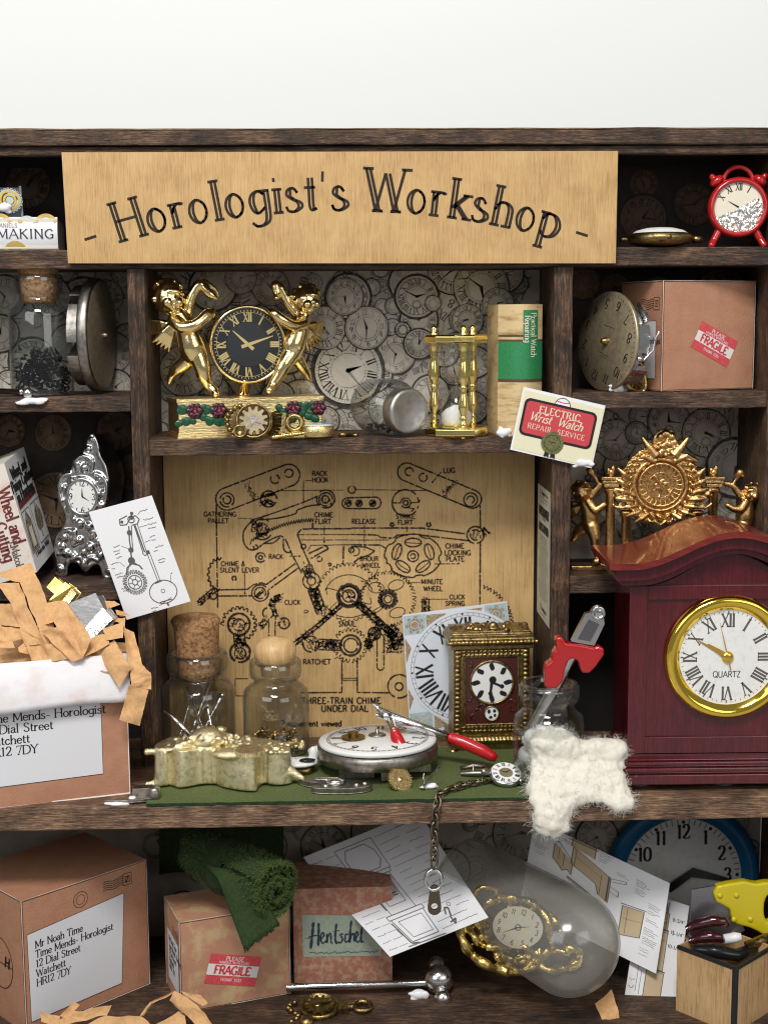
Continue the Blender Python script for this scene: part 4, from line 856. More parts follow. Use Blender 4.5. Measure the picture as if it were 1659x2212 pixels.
# two plan sheets leaning in the lower compartment
M['tan'] = mat('tan wash', (.55, .42, .27), .8); M['pink_ink'] = mat('pink print', (.45, .14, .16), .8)
def plan2(mb, mpl):             # 300 x 330 : exploded cabinet
    mp = mpl(1); mp2 = mpl(2); L = lambda p, w=1.4, m=2: line(mb, p, w, mp2, m)
    F = lambda p: fill(mb, p, mp, 3)
    F([(88, 330), (140, 330), (140, 290), (88, 300)]); L([(88, 300), (88, 328), (140, 330), (140, 290)], 1.8); L([(80, 322), (146, 324)], 3)
    F([(92, 300), (180, 250), (180, 158), (158, 172), (150, 206), (92, 236)]); L([(92, 236), (92, 300), (180, 250), (180, 160)], 1.8); L([(100, 232), (100, 294)], 1.2); L([(176, 252), (176, 162)], 3.2); L([(182, 250), (212, 262), (214, 254), (184, 240)], 1.5); L([(160, 246), (160, 176)], 1.2); L([(100, 268), (160, 236)], 1); L([(92, 236), (150, 206), (158, 172)], 1.8)
    F([(52, 286), (96, 240), (96, 196), (86, 206), (74, 196), (52, 226)]); L([(52, 226), (52, 286), (60, 294), (96, 244), (96, 196), (86, 210), (76, 196), (66, 216), (52, 226)], 1.6); L([(64, 276), (64, 230)], 1.2); L([(76, 262), (76, 214)], 1.4)
    L([(88, 186), (160, 150)], 4); L([(88, 180), (160, 144)], 2); L([(180, 220), (200, 214), (200, 196), (182, 202)], 1.4)
    F([(212, 176), (258, 188), (256, 92), (212, 70)]); L([(212, 70), (212, 176), (258, 188), (256, 92), (212, 70)], 1.8); L([(214, 132), (256, 146)], 1); L([(224, 176), (224, 82)], 1); L([(208, 182), (262, 194)], 2.4)
    for x, y, n in ((150, 326, 3), (150, 302, 2), (190, 282, 2), (232, 290, 4), (232, 256, 3), (264, 226, 3), (264, 200, 2), (264, 170, 2), (262, 138, 4), (262, 104, 4), (10, 252, 3), (14, 226, 2), (14, 326, 2), (66, 312, 2)):
        for i in range(n): scrawl(mb, mp, x, y - i * 7, rp.uniform(18, 34), 2, rp, 1.1, 3.4, -6)
    for x, y in ((258, 62), (260, 54), (258, 40)): scrawl(mb, mp, x, y, 22, 4 if y > 60 else 2, rp, 1.1, 3)
    L([(30, 320), (44, 326), (58, 318), (50, 310), (60, 304)], .8)
c = [P(1155, 1772, 4.8), P(1447, 1909, 2.7), None, P(1122, 1958, 3.8)]; c[2] = c[1] + c[3] - c[0]
mb, org = cardmesh(c, .02, 300, 330, plan2, nu=4, nv=4)
solo('plan_sheet', 'larger white plan sheet with an exploded tan cabinet drawing leaning behind the cloudy dome', 'paper', org, mb, ['paper', 'paper', 'grey_ink', 'tan', 'pink_ink'], k=1)
def plan3(mb, mpl):             # 110 x 300 : tall clock elevation
    mp = mpl(1); mp2 = mpl(2); L = lambda p, w=1.2, m=2: line(mb, p, w, mp2, m)
    for f in ([(52, 286), (62, 286), (66, 262), (48, 262)], [(44, 262), (70, 262), (70, 216), (44, 216)], [(42, 216), (72, 216), (72, 104), (42, 104)], [(38, 98), (76, 98), (76, 24), (38, 24)]): fill(mb, f, mp, 3); L(f + [f[0]], 1.6)
    L([(40, 214), (74, 214)], 3); L([(40, 208), (74, 208)], 1.4); L([(36, 102), (78, 102)], 3); L([(34, 20), (80, 20)], 2.4); L([(56, 286), (56, 300)], 1.6); ring(mb, 57, 240, 9, 1.4, mp2, 2); L([(66, 292), (66, 216)], 1.6); L([(42, 186), (72, 186)], 1)
    for x, y in ((80, 250), (80, 214), (78, 176)): tcen(mb, {250: '8-3/4"', 214: '15-1/4"', 176: '10-1/4"'}[y], x + 12, y, 9, mp, 2, thin=.14, thick=.16, serif=0)
    L([(84, 206), (84, 222)], 1); L([(28, 90), (28, 26)], .9); L([(20, 150), (20, 30)], .9); scrawl(mb, mp, 4, 60, 14, 2, rp, 1.1, 12); scrawl(mb, mp, 4, 40, 14, 2, rp, 1.1, 10)
c = [P(1385, 1925, 3.4), P(1489, 1958, 3.0), None, P(1348, 2160, 1.75)]; c[2] = c[1] + c[3] - c[0]
mb, org = cardmesh(c, .02, 110, 300, plan3, nu=2, nv=2)
solo('plan_sheet', 'narrow white plan sheet with a tall tan clock elevation tucked behind the larger plan', 'paper', org, mb, ['paper', 'paper', 'grey_ink', 'tan'], k=1)
# ------------------------------------------------------------------ cardboard boxes
M['lab'] = mat('address label', (.70, .70, .73), .75, bump=(18, .06)); M['stick'] = mat('red sticker', (.62, .06, .075), .55, var=((.68, .16, .15), 26, .5, .7)); M['stickw'] = mat('sticker white', (.78, .72, .7), .6)
def address(mb, mp, mi, x, y, h, lines=('Mr Noah Time', 'Time Mends- Horologist', '12 Dial Street', 'Watchett', 'HR12 7DY'), lead=1.25, sx=.86):
    for i, s in enumerate(lines): text(mb, s, x, y - i * h * lead, h, mp, mi, 0, .0, thin=.075, thick=.15, serif=.1, sx=sx)
def fragile(mb, mpl, x, y, w, h, ang):
    c, s = cos(R(ang)), sin(R(ang)); f = lambda u, v: (x + u * c - v * s, y + u * s + v * c)
    fill(mb, [f(-w / 2, -h / 2), f(w / 2, -h / 2), f(w / 2, h / 2), f(-w / 2, h / 2)], mpl(2), 4)
    fill(mb, [f(-w / 2, -h * .2), f(w / 2, -h * .2), f(w / 2, h * .17), f(-w / 2, h * .17)], mpl(3), 5)
    p = f(0, -.015 * h); tcen(mb, 'FRAGILE', p[0], p[1], h * .27, mpl(4), 4, ang, .04, thin=.2, thick=.26, serif=.03)
    p = f(0, h * .37); tcen(mb, 'PLEASE', p[0], p[1], h * .14, mpl(4), 5, ang, .1, thin=.13, thick=.16, serif=0)
    p = f(0, h * .24); tcen(mb, 'HANDLE WITH CARE', p[0], p[1], h * .085, mpl(4), 5, ang, .1, thin=.13, thick=.16, serif=0)
    p = f(0, -h * .33); tcen(mb, 'THANK YOU', p[0], p[1], h * .1, mpl(4), 5, ang, .1, thin=.13, thick=.16, serif=0)
def stamp(mb, mp, x, y, k, mi=2):
    fill(mb, [(x, y), (x + 16 * k, y), (x + 16 * k, y + 20 * k), (x, y + 20 * k)], mp, 3)
    ribbon(mb, [(x, y), (x + 16 * k, y), (x + 16 * k, y + 20 * k), (x, y + 20 * k)], 1.6 * k, mp, mi, True)
    ribbon(mb, [(x + 4 * k, y + 5 * k), (x + 12 * k, y + 5 * k), (x + 12 * k, y + 15 * k), (x + 4 * k, y + 15 * k)], 2.4 * k, mp, mi, True); ribbon(mb, [(x + 6 * k, y + 5 * k), (x + 10 * k, y + 15 * k)], 2 * k, mp, mi)
    for i in range(5): ribbon(mb, [(x - 40 * k + j * 4 * k, y + 2 * k + i * 3.6 * k + 1.5 * k * sin(j * .9)) for j in range(11)], .9 * k, mp, mi)
def carton(name, label, loc, rz, w, d, h, front, side=None, m='card', top=None, lean=0, k=None, group='tan cardboard parcels'):
    t = Thing(name, label, 'box', loc, (lean, 0, rz), k=k, group=group); mb = MB()
    bul = lambda a, b, A: .12 * A * sin(pi * a) * sin(pi * b)
    N = 8
    mb.grid(lambda a, b: (a * w, -bul(a, b, .012 * w), b * h), N, N, 0); mb.grid(lambda a, b: (a * w, d + bul(a, b, .01 * w), b * h), N, N, 0)
    mb.grid(lambda a, b: (-bul(a, b, .012 * w), a * d, b * h), N, N, 0); mb.grid(lambda a, b: (w + bul(a, b, .01 * w), a * d, b * h), N, N, 0)
    mb.grid(lambda a, b: (a * w, b * d, bul(a, b, .0)), 2, 2, 0); mb.grid(lambda a, b: (a * w, b * d, h + bul(a, b, .02 * w)), N, N, 0)
    for a, b in (((0, 0, 0), (0, 0, h)), ((w, 0, 0), (w, 0, h)), ((0, 0, h), (w, 0, h)), ((0, 0, h), (0, d, h)), ((0, d, 0), (0, d, h))):   # worn folded edges
        mb.tube([Vector(a).lerp(Vector(b), i / 6) + Vector((rp.uniform(-.3, .3), rp.uniform(-.3, .3), rp.uniform(-.2, .2))) for i in range(7)], .6, 6, mi=1)
    mb.add([(0, -1.2, -.2), (w * .55, -1.6, -.2), (w * .55, 2, -.2), (0, 2, -.2), (w * .45, -2.6, .9), (w, -2.2, .9), (w, 2, .9), (w * .45, 2, .9)], [(0, 1, 2, 3), (4, 5, 6, 7)], 1, False)
    fm = lambda l: (lambda u, v: (u, -.012 * .12 * w - .35 - .3 * l, v))
    ribbon(mb, [(2, 2), (w - 2, 2), (w - 2, h - 2), (2, h - 2)], 1.4, fm(0), 2, True)
    front(mb, fm, w, h)
    sm = lambda l: (lambda u, v: (-.012 * .12 * w - .35 - .3 * l, d - u, v))
    ribbon(mb, [(2, 2), (d - 2, 2), (d - 2, h - 2), (2, h - 2)], 1.4, sm(0), 2, True)
    if side: side(mb, sm, d, h)
    t.part('carton', mb, [m, 'edge', 'ink', 'card', 'stick', 'stickw', 'lab'])
    return t
def fA(mb, fm, w, h):
    lb = [(12, 24), (w * .76, 30), (w * .80, h * .80), (10, h * .74)]
    fill(mb, lb, fm(1), 6); ribbon(mb, lb, 1.3, fm(2), 2, True)
    address(mb, fm(3), 2, 28, h * .62, 16.5, lead=1.32, sx=1.08)
    stamp(mb, fm(1), w * .80, h * .855, 1.35); ring(mb, w * .45, h * .865, 18, 1, fm(1), 2); ring(mb, w * .45, h * .865, 11, .8, fm(1), 2)
def sA(mb, sm, d, h):
    cx, cy = d - 96, h * .44; p = circ(cx, cy, 50, 30, ry=58); ribbon(mb, p, 2, sm(1), 2, True); line(mb, [(cx - 50, cy), (cx + 50, cy)], 2, sm(1), 2); tcen(mb, 'H', cx + 26, cy + 8, 26, sm(2), 2, thin=.16, thick=.2, serif=0, slant=.2)
L = PZ(58, 2236, Z_F); Rr = PZ(324, 2126, Z_F); dv = Rr - L
kA = KK(L); carton('parcel_box', 'tan parcel box in the lower left corner with a full address label facing out', L, math.degrees(math.atan2(dv.y, dv.x)), dv.length / kA, 250, 302, fA, sA)
def fB(mb, fm, w, h):
    fragile(mb, fm, w * .47, h * .38, 116, 68, -14)
def sB(mb, sm, d, h):
    lb = [(d * .2, 30), (d - 12, 30), (d - 12, h * .72), (d * .2, h * .72)]; fill(mb, lb, sm(1), 6); ribbon(mb, lb, 1.2, sm(2), 2, True); address(mb, sm(3), 2, d * .3, h * .6, 13); stamp(mb, sm(1), d - 30, h * .74, 1)
L = PZ(392, 2190, Z_F); kB = KK(L); carton('parcel_box', 'faded tan parcel box with a red fragile sticker under the rolled green cloth', L, 19, 246, 150, 206, fB, sB, m='card_fade')
def fC(mb, fm, w, h): fragile(mb, fm, w * .56, h * .42, 104, 62, -26)
def sC(mb, sm, d, h):
    lb = [(d * .1, 24), (d - 24, 26), (d - 24, h * .64), (d * .1, h * .62)]; fill(mb, lb, sm(1), 6); ribbon(mb, lb, 1.2, sm(2), 2, True); address(mb, sm(3), 2, d * .16, h * .54, 12, lead=2.1, sx=1.0); stamp(mb, sm(1), d - 34, h * .74, 1.3)
L = PZ(1446, 850, Z_R2); L.y = Y1 + .05; L.z = Z_R2 + .02; carton('parcel_box', 'tan parcel box with a red fragile sticker on the upper right shelf', L, 20, 238, 165, 236, fC, sC)
# box marked in script
M['teal'] = mat('teal grey label', (.27, .34, .28), .8, var=((.36, .38, .28), 7, .42, .62)); M['navy'] = mat('navy script', (.02, .035, .06), .7)
def fD(mb, fm, w, h):
    fill(mb, [(20, 68), (188, 66), (188, h - 66), (18, h - 58)], fm(1), 4)
    S = lambda p, wd=3.2: ribbon(mb, [(30 + (x_ - 30) * .80, y_) for x_, y_ in catmull(p, 5)], [1.15 * wd * (.6 + .7 * abs(sin(i))) for i in range(len(catmull(p, 5)))], fm(2), 5)
    y = h - 124
    S([(38, y - 12), (44, y + 30), (46, y + 48)], 5); S([(58, y - 6), (60, y + 30), (60, y + 46)], 4.4); S([(32, y + 14), (50, y + 18), (66, y + 16)], 2.6)
    S([(64, y + 8), (74, y + 18), (70, y + 24), (64, y + 12), (70, y + 0), (80, y + 6)]); S([(82, y + 22), (82, y), (84, y + 14), (92, y + 22), (93, y + 2), (97, y)]); S([(108, y + 44), (104, y + 16), (106, y), (112, y + 2)], 4); S([(98, y + 26), (116, y + 28)], 2)
    S([(126, y + 20), (118, y + 18), (124, y + 8), (118, y), (112, y + 2)]); S([(140, y + 18), (132, y + 18), (131, y + 2), (140, y + 4)]); S([(148, y + 50), (144, y + 20), (143, y), (146, y + 14), (154, y + 20), (155, y + 2)], 3.8); S([(158, y + 8), (166, y + 18), (162, y + 24), (158, y + 10), (164, y), (170, y + 4)]); S([(180, y + 48), (174, y + 20), (174, y + 2), (180, y + 2)], 4)
    scrawl(mb, fm(2), 34, y - 22, 150, 5, rp, 1.6, 6); line(mb, [(24, y + 12), (36, y + 12)], 1, fm(2), 5)
L = PZ(636, 2133, Z_F); t = Thing('script_box', 'square aged pink box with a teal label in navy handwriting', 'box', L, (0, 0, 1)); mb = MB(); w_, h_ = 212, 222
mb.box(0, w_, 0, 150, 0, h_); mbm = lambda l: (lambda u, v: (u, -.35 - .3 * l, v)); fD(mb, mbm, w_, h_); t.part('carton', mb, ['card_dark', 'edge', 'ink', 'card', 'teal', 'navy'], bevel=.03)
# ------------------------------------------------------------------ open parcel full of packing paper
L = P(281, 1712, 1.0); L.z = .004; L = PZ(281, 1714, .004); t = Thing('open_parcel', 'open tan parcel box on the left of the bench overflowing with brown paper', 'box', L, (0, 0, 0)); kO = t.k
a0 = 17.0
mb = MB(); w_, h_, d_ = 330, 218, 190
ca, sa = cos(R(a0)), sin(R(a0))
def fo(u, v, off=0): return ((u - w_) * ca + off * sa, (u - w_) * sa - off * ca, v)
fo2 = lambda u, off, v: fo(u, v, -off)
mb.grid(lambda a, b: fo(a * w_, b * h_), 6, 6, 0); mb.grid(lambda a, b: (fo(w_, 0)[0] - a * d_ * sa, fo(w_, 0)[1] + a * d_ * ca, b * h_), 6, 6, 0)
mb.grid(lambda a, b: (fo(a * w_, 0)[0] - d_ * sa, fo(a * w_, 0)[1] + d_ * ca, b * h_), 4, 4, 0); mb.grid(lambda a, b: (fo(a * w_, 0)[0] - b * d_ * sa, fo(a * w_, 0)[1] + b * d_ * ca, 1), 2, 2, 1)
fm = lambda l: (lambda u, v: fo(u, v, .35 + .3 * l))
lb = [(0, 44), (w_ - 56, 50), (w_ - 56, 214), (0, 206)]; fill(mb, lb, fm(1), 6); ribbon(mb, lb, 1.3, fm(2), 2, True)
address(mb, fm(3), 2, w_ - 298, 184, 18.5, ('Time Mends- Horologist', '12 Dial Street', 'Watchett', 'HR12 7DY'), 1.3, 1.22)
mb.tube([fo(w_, 0), fo(w_, h_)], 1, 6, mi=1); mb.tube([fo(0, 0), fo(w_, 0)], 1, 6, mi=1); mb.add([fo(w_ * .5, -1, 3), fo(w_, -1, 4), fo(w_, 2, 0), fo(w_ * .5, 2, 0)], [(0, 1, 2, 3)], 1, False)
t.part('carton', mb, ['card', 'edge', 'ink', 'card', 'stick', 'stickw', 'lab'])
M['flap'] = mat('pale flap lining', (.79, .77, .79), .5, var=((.72, .60, .56), 1.2, .5, .75), bump=(3, .5))
mb = MB(); mb.grid(lambda a, b: fo(a * (w_ + 4), h_ + 92 - b * 98 - 14 * (1 - a) * 0 - 3 * sin(a * 7) * b, 2 + 26 * sin(b * 1.6) + 1.4 * sin(a * 19) * (1 - b)), 26, 8, 0)
t.part('flap', mb, ['flap', 'edge'], label='creased pale front flap', solid=.03)
# ------------------------------------------------------------------ brown paper shreds
def strip(name, label, pts, wid, Tn, group=None, seed=0, mat_='kraft', cat='paper strip'):
    """a torn ribbon of tissue following points in photo units at given depths; each point (x, y, Y, roll)"""
    rnd = random.Random(seed or len(pts) * 31 + int(pts[0][0])); W = [P(p[0], p[1], p[2]) for p in pts]; org = W[0]
    n = 7; q = []
    ww = []
    for i in range(len(W) - 1):
        for j in range(n):
            f = j / n; a = W[max(i - 1, 0)]; b = W[i]; c = W[i + 1]; d = W[min(i + 2, len(W) - 1)]
            v = .5 * (2 * b + (c - a) * f + (2 * a - 5 * b + 4 * c - d) * f * f + (3 * b - a - 3 * c + d) * f ** 3)
            v = v.lerp(b.lerp(c, f), .6); q.append(v); ww.append(wid)
    q.append(W[-1]); rolls = [p[3] for p in pts]; mb = MB(); m = len(q); vs = []
    for i, p in enumerate(q):
        tt = (q[min(i + 1, m - 1)] - q[max(i - 1, 0)]).normalized(); s = i / (m - 1) * (len(pts) - 1); i0 = min(int(s), len(pts) - 2); rl = rolls[i0] + (rolls[i0 + 1] - rolls[i0]) * (s - i0)
        view = (p - CAM).normalized(); side = tt.cross(view).normalized(); nor = side.cross(tt)
        sd = side * cos(R(rl)) + nor * sin(R(rl)); k = KK(p)
        for j in range(5):
            f = j / 4 - .5; vs.append(p - org + sd * f * wid * k * (1 + .05 * rnd.uniform(-1, 1)) + nor * k * (rnd.uniform(-.5, .5) + 3 * (f * f)) + (tt * k * rnd.uniform(-3, 3) if i in (0, m - 1) else Vector()))
    mb.add(vs, [(i * 5 + j, i * 5 + j + 1, i * 5 + 6 + j, i * 5 + 5 + j) for i in range(m - 1) for j in range(4)], 0, True)
    return solo(name, label, cat, org, mb, [mat_], k=1, group=group)
GP = 'shredded brown packing paper'
S_ = lambda x, y: (.2056 * x, 1193.5 + .2056 * y)
T_ = lambda x, y: (.289 * x, 1193.5 + .289 * y)
def folded(label, f, quads, seed):
    """a creased piece of tissue: facets share fold lines; corners (x, y, Y)"""
    W = [[P(*f(x, y), Y) for x, y, Y in qd] for qd in quads]; org = W[0][0]; mb = MB()
    for qi, (a, b, c, d) in enumerate(W):
        nn = (b - a).cross(d - a).normalized(); bow = rp.uniform(-.13, .13)
        def g(u, v):
            p = a * (1 - u) * (1 - v) + b * u * (1 - v) + c * u * v + d * (1 - u) * v; e = min(u, 1 - u, v, 1 - v); p = p + nn * bow * sin(pi * u) * sin(pi * v)
            m = noise.noise((p.x * 2.8 + seed, p.y * 2.8, p.z * 2.8)); h = noise.noise((p.x * 9, p.z * 9 + seed, 4))
            return p - org + Vector((.02 * h, -.13 * m - .028 * h, .02 * h * (1 if e == 0 else .3)))
        mb.grid(g, 12, 12, 0)
    return solo('paper_strip', label, 'paper strip', org, mb, ['kraft'], k=1, group=GP)
folded('tall brown paper strip standing up in front of the cream book', S_, [[(-60, 235, 2.0), (325, 105, 2.0), (490, 500, 1.5), (205, 316, 1.5)], [(205, 316, 1.5), (490, 500, 1.5), (660, 1100, .75), (478, 968, .7)]], 1)
folded('brown paper strip with a dark fold directly left of the tall one', S_, [[(-40, 330, 1.3), (205, 316, 1.45), (300, 590, 1.15), (120, 545, 1.1)], [(120, 545, 1.1), (300, 590, 1.15), (480, 970, .65), (268, 975, .8)]], 2)
folded('brown paper strip running off the left edge above the flap', S_, [[(-60, 545, 1.25), (130, 535, 1.2), (235, 790, .95), (-60, 760, 1.1)]], 3)
folded('wide brown paper strip lying along the top of the pale flap', S_, [[(225, 790, .9), (480, 965, .62), (520, 1150, .5), (345, 1172, .5)], [(480, 965, .62), (690, 940, .62), (870, 1105, .5), (520, 1150, .5)]], 4)
folded('brown paper strip folded over beside the small brass movement', S_, [[(485, 535, 1.35), (660, 508, 1.35), (560, 735, .95), (375, 795, .95)], [(660, 508, 1.35), (705, 515, 1.4), (965, 900, .75), (870, 1115, .52)], [(660, 508, 1.35), (870, 1115, .52), (600, 790, .8), (560, 735, .95)]], 5)
folded('narrow brown paper strip pointing down over the flap', S_, [[(430, 825, .7), (600, 780, .72), (870, 1112, .44), (765, 1158, .42)]], 6)
folded('crumpled brown paper strip filling the gap right of the steel bar', S_, [[(950, 890, 1.1), (1130, 850, 1.2), (1150, 960, .9), (1000, 1045, .8)], [(700, 940, .8), (950, 890, 1.1), (1000, 1045, .8), (860, 1110, .6)]], 7)
folded('curled brown paper strip standing at the right corner of the parcel', T_, [[(765, 570, 1.3), (925, 520, 1.5), (920, 640, 1.0), (800, 655, .95)], [(830, 510, 2.0), (940, 482, 1.9), (925, 600, 1.4), (905, 530, 1.5)]], 8)
folded('broad brown paper strip sloping down over the right end of the flap', T_, [[(715, 742, .95), (855, 655, 1.05), (985, 860, .7), (890, 1012, .5)]], 9)
folded('outer brown paper strip curving round the right corner', T_, [[(925, 560, 1.5), (1000, 600, 1.5), (1062, 830, .95), (960, 850, .8)], [(960, 850, .8), (1062, 830, .95), (1130, 900, .8), (985, 975, .6)], [(985, 975, .6), (1130, 900, .8), (1130, 1026, .7), (965, 1010, .52)]], 10)
folded('hanging brown paper strip with a frayed end in front of the left upright', T_, [[(962, 1000, .52), (1112, 1026, .66), (1044, 1300, .6), (893, 1250, .5)]], 11)
folded('dark folded brown paper scrap at the far left rim of the parcel', S_, [[(-60, 730, 1.0), (30, 780, 1.0), (110, 940, .8), (-60, 900, .8)], [(30, 780, 1.0), (240, 800, 1.0), (260, 900, .9), (110, 940, .8)]], 12)
folded('brown paper scrap lying flat on the flap at the left edge', S_, [[(-60, 930, .7), (130, 935, .7), (155, 1005, .5), (-60, 1005, .5)]], 13)
folded('small brown paper tip sticking up behind the steel bar', S_, [[(1095, 510, 2.4), (1200, 515, 2.5), (1262, 548, 2.4), (1120, 600, 2.2)]], 14)
folded('pale brown paper scrap under the corner of the pendulum sheet', S_, [[(1215, 600, 2.2), (1300, 620, 2.2), (1370, 680, 2.0), (1225, 660, 2.0)]], 15)
folded('long pale fold of brown paper tucked under the strips on the flap', S_, [[(190, 1000, .75), (290, 920, .9), (330, 1080, .6), (200, 1050, .6)]], 16)
U_ = lambda x, y: (.3905 * x, 1747.6 + .3905 * y)
folded('wide brown paper strip along the bottom edge below the address box', U_, [[(255, 1215, -.3), (400, 1125, -.1), (620, 1086, 0), (590, 1150, -.15)], [(590, 1150, -.15), (780, 1146, -.1), (930, 1290, -.4), (255, 1290, -.5)]], 21)
folded('brown paper strip in the lower left corner in front of the address box', U_, [[(215, 1120, .1), (330, 1150, -.1), (330, 1200, -.2), (230, 1180, -.1)], [(330, 1150, -.1), (408, 1068, .1), (445, 1085, .1), (360, 1165, -.15)]], 22)
folded('straight brown paper strip leaning towards the bottom edge by the faded parcel', U_, [[(938, 1062, .25), (966, 1006, .35), (1092, 1080, .1), (1040, 1150, 0)], [(1040, 1150, 0), (1092, 1080, .1), (1200, 1225, -.3), (1130, 1260, -.35)]], 23)
folded('looping brown paper strip in front of the faded parcel box', U_, [[(775, 1145, -.05), (830, 1066, .2), (842, 1078, .2), (795, 1150, -.05)], [(830, 1066, .2), (960, 1012, .4), (962, 1026, .4), (842, 1078, .2)], [(1000, 1012, .4), (1110, 1030, .35), (1148, 1080, .2), (1120, 1100, .1)]], 24)
folded('brown paper scrap lying flat between the two parcel boxes', U_, [[(862, 1200, -.1), (990, 1122, .1), (1022, 1150, .05), (1040, 1230, -.2)]], 25)
folded('brown paper strip poking out below the cloudy dome', lambda x, y: (x, y), [[(1284, 2168, .7), (1322, 2140, .9), (1336, 2186, .5), (1300, 2204, .3)], [(1300, 2204, .3), (1336, 2186, .5), (1340, 2240, .1), (1308, 2240, 0)]], 26)

# crumpled filling seen between the strips, and the two metal pieces that stick out of it
org = P(120, 1420, 1.9); mb = MB()
def fillg(u, v):
    p = P(-60 + 352 * u, 1452 - 70 * v * (1 - .35 * u) - 26 * v * sin(u * 3), .75 + 2.1 * v) - org
    return p + Vector((.10 * noise.noise((u * 9, v * 7, 3)), .12 * noise.noise((u * 8, v * 8, 1)), .20 * abs(noise.noise((u * 7, v * 6, 9))) + .05 * noise.noise((u * 26, v * 20, 2))))
mb.grid(fillg, 60, 26, 0, False); solo('crumpled_paper', 'crumpled brown paper filling the open parcel under the loose strips', 'packing paper', org, mb, ['kraft'], k=1)
M['brushed'] = mat('brushed steel', (.26, .26, .265), .45, 1, var=((.16, .16, .165), 3, .4, .7, (1, 8, 8)), bump=(20, .3, (1, 9, 9)))
def slab(name, label, cat, px, dep, parts, mats):
    """front outline corners in photo units pushed back by a depth"""
    org = P(*parts[0][0][0]); t = Thing(name, label, cat, org, k=1)
    for nm, (quads, d, m) in zip(('body', 'flange', 'cap', 'edge'), [(p_[0], p_[1], p_[2]) for p_ in parts]):
        W = [P(*c) - org for c in quads]; n = len(W); off = Vector(d); mb = MB()
        mb.add(W + [w + off for w in W], [tuple(range(n)), tuple(range(2 * n - 1, n - 1, -1))] + [(i, (i + 1) % n, n + (i + 1) % n, n + i) for i in range(n)], 0, False); t.part(nm, mb, [m], bevel=.035)
slab('steel_bar', 'brushed steel block sticking out of the packing paper in the open parcel', 'metal block', 0, 0, [([(148, 1306, 1.7), (205, 1284, 1.9), (222, 1316, 1.7), (183, 1362, 1.2)], (.1, .7, -.2), 'brushed'), ([(183, 1362, 1.16), (222, 1317, 1.62), (240, 1338, 1.5), (198, 1378, 1.1)], (.1, .6, -.1), 'chrome')], 0)
M['brightbrass'] = mat('yellow machined brass', (1, .78, .2), .2, 1, bump=(10, .2))
slab('brass_fitting', 'bright yellow brass fitting sticking out of the packing paper beside the steel block', 'brass fitting', 0, 0, [([(104, 1268, 1.9), (119, 1250, 2.0), (133, 1262, 1.9), (119, 1281, 1.8)], (.05, .35, -.1), 'brightbrass'), ([(106, 1300, 1.7), (141, 1261, 1.85), (150, 1268, 1.8), (118, 1306, 1.6)], (.05, .4, -.1), 'brightbrass'), ([(124, 1298, 1.75), (149, 1270, 1.85), (162, 1282, 1.8), (140, 1312, 1.65)], (.05, .5, -.1), 'gold_soft')], 0)
def on(px, py, Y, Z=None):
    p = P(px, py, Y)
    if Z is not None: p.z = Z
    return p
def fr(ox, oy, s, bx, by, c=1.0):
    """crop reading -> local (x, z) about a base point at photo position (bx, by)"""
    return lambda cx, cy: ((ox + s * cx - bx) / c, by - (oy + s * cy))
def glue(name, label, loc, r, seed=1, group='dried glue blobs', rot=(0, 0, 0)):
    mb = MB(); rnd = random.Random(seed); mb.ell((0, 0, 0), r)
    mb.V = [Vector((v.x * .72, v.y * .8, v.z * .62)) for v in mb.V]
    for i in range(9): mb.ell((rnd.uniform(-.75, .75) * r[0], rnd.uniform(-.4, .4) * r[1], rnd.uniform(-.6, .5) * r[2]), [a * rnd.uniform(.22, .5) for a in r])
    return solo(name, label, 'glue', loc, mb, ['glue'], rot=rot, group=group, remesh=.03, smooth=3)
# ------------------------------------------------------------------ cherub clock
by = 947; L = on(387, by, Y1 + .12, Z_C2); t = Thing('cherub_clock', 'gold clock with two cherubs holding a black dial on a rose painted base', 'clock', L, (0, 0, 17))
CA = cos(R(17)); q = lambda cx, cy, y=52: ((306.9 + .2415 * cx - 387 + y * sin(R(17))) / CA, y, by - (579.7 + .2415 * cy))
mb = MB(); W_ = 322
for z0, z1, g in ((0, 7, 4), (7, 12, 2), (12, 74, 0), (74, 79, 2), (79, 86, 4)):
    mb.prism([(-g, -g), (W_ + g, -g), (W_ + g + 6, 100 + g), (-g - 4, 100 + g)], z0, z1); n = len(mb.V)
    for i in range(n - 16, n): v = mb.V[i]; mb.V[i] = Vector((v.x, v.z, v.y))
base = t.part('base', mb, ['gold_base'], bevel=.02)
M['leaf'] = mat('dark green enamel', (.008, .07, .03), .25, 0, var=((.02, .14, .06), 60, .5, .7), coat=.4); M['rose'] = mat('dark rose enamel', (.05, .008, .016), .2, coat=.5); M['pinkrose'] = mat('pink enamel', (.42, .05, .10), .3)
rr = random.Random(2)
for cx, s in ((430, 1), (640, 1), (1300, 1), (1530, 1)):
    mb = MB(); x, _, z = q(cx, 1285, -6); x += 6
    for i in range(14): mb.ell((x + rr.uniform(-30, 22), -1, z + rr.uniform(-24, 12)), (rr.uniform(8, 14), 2, rr.uniform(6, 10)), ('Y', rr.uniform(-60, 60)), 10, 6, 0)
    mb.ell((x + 6, -2.5, z + 3), (17, 3, 16), None, 12, 7, 1)
    for i in range(6): a = i * 1.05; mb.ell((x + 6 + 12 * cos(a), -4, z + 3 + 11 * sin(a)), (7, 2.4, 7), None, 9, 6, 1)
    for a in (.4, 2.6, 4.4): mb.tube([(x + 6 + 9 * cos(a + d), -6.6, z + 3 + 8 * sin(a + d)) for d in (-.5, 0, .5)], [.6, 1.6, .6], 6, mi=2)
    mb.ell((x + 6, -6.4, z + 2), (3, 1.4, 3.4), None, 8, 6, 2)
    t.part('rose', mb, ['leaf', 'rose', 'pinkrose'], parent=base)
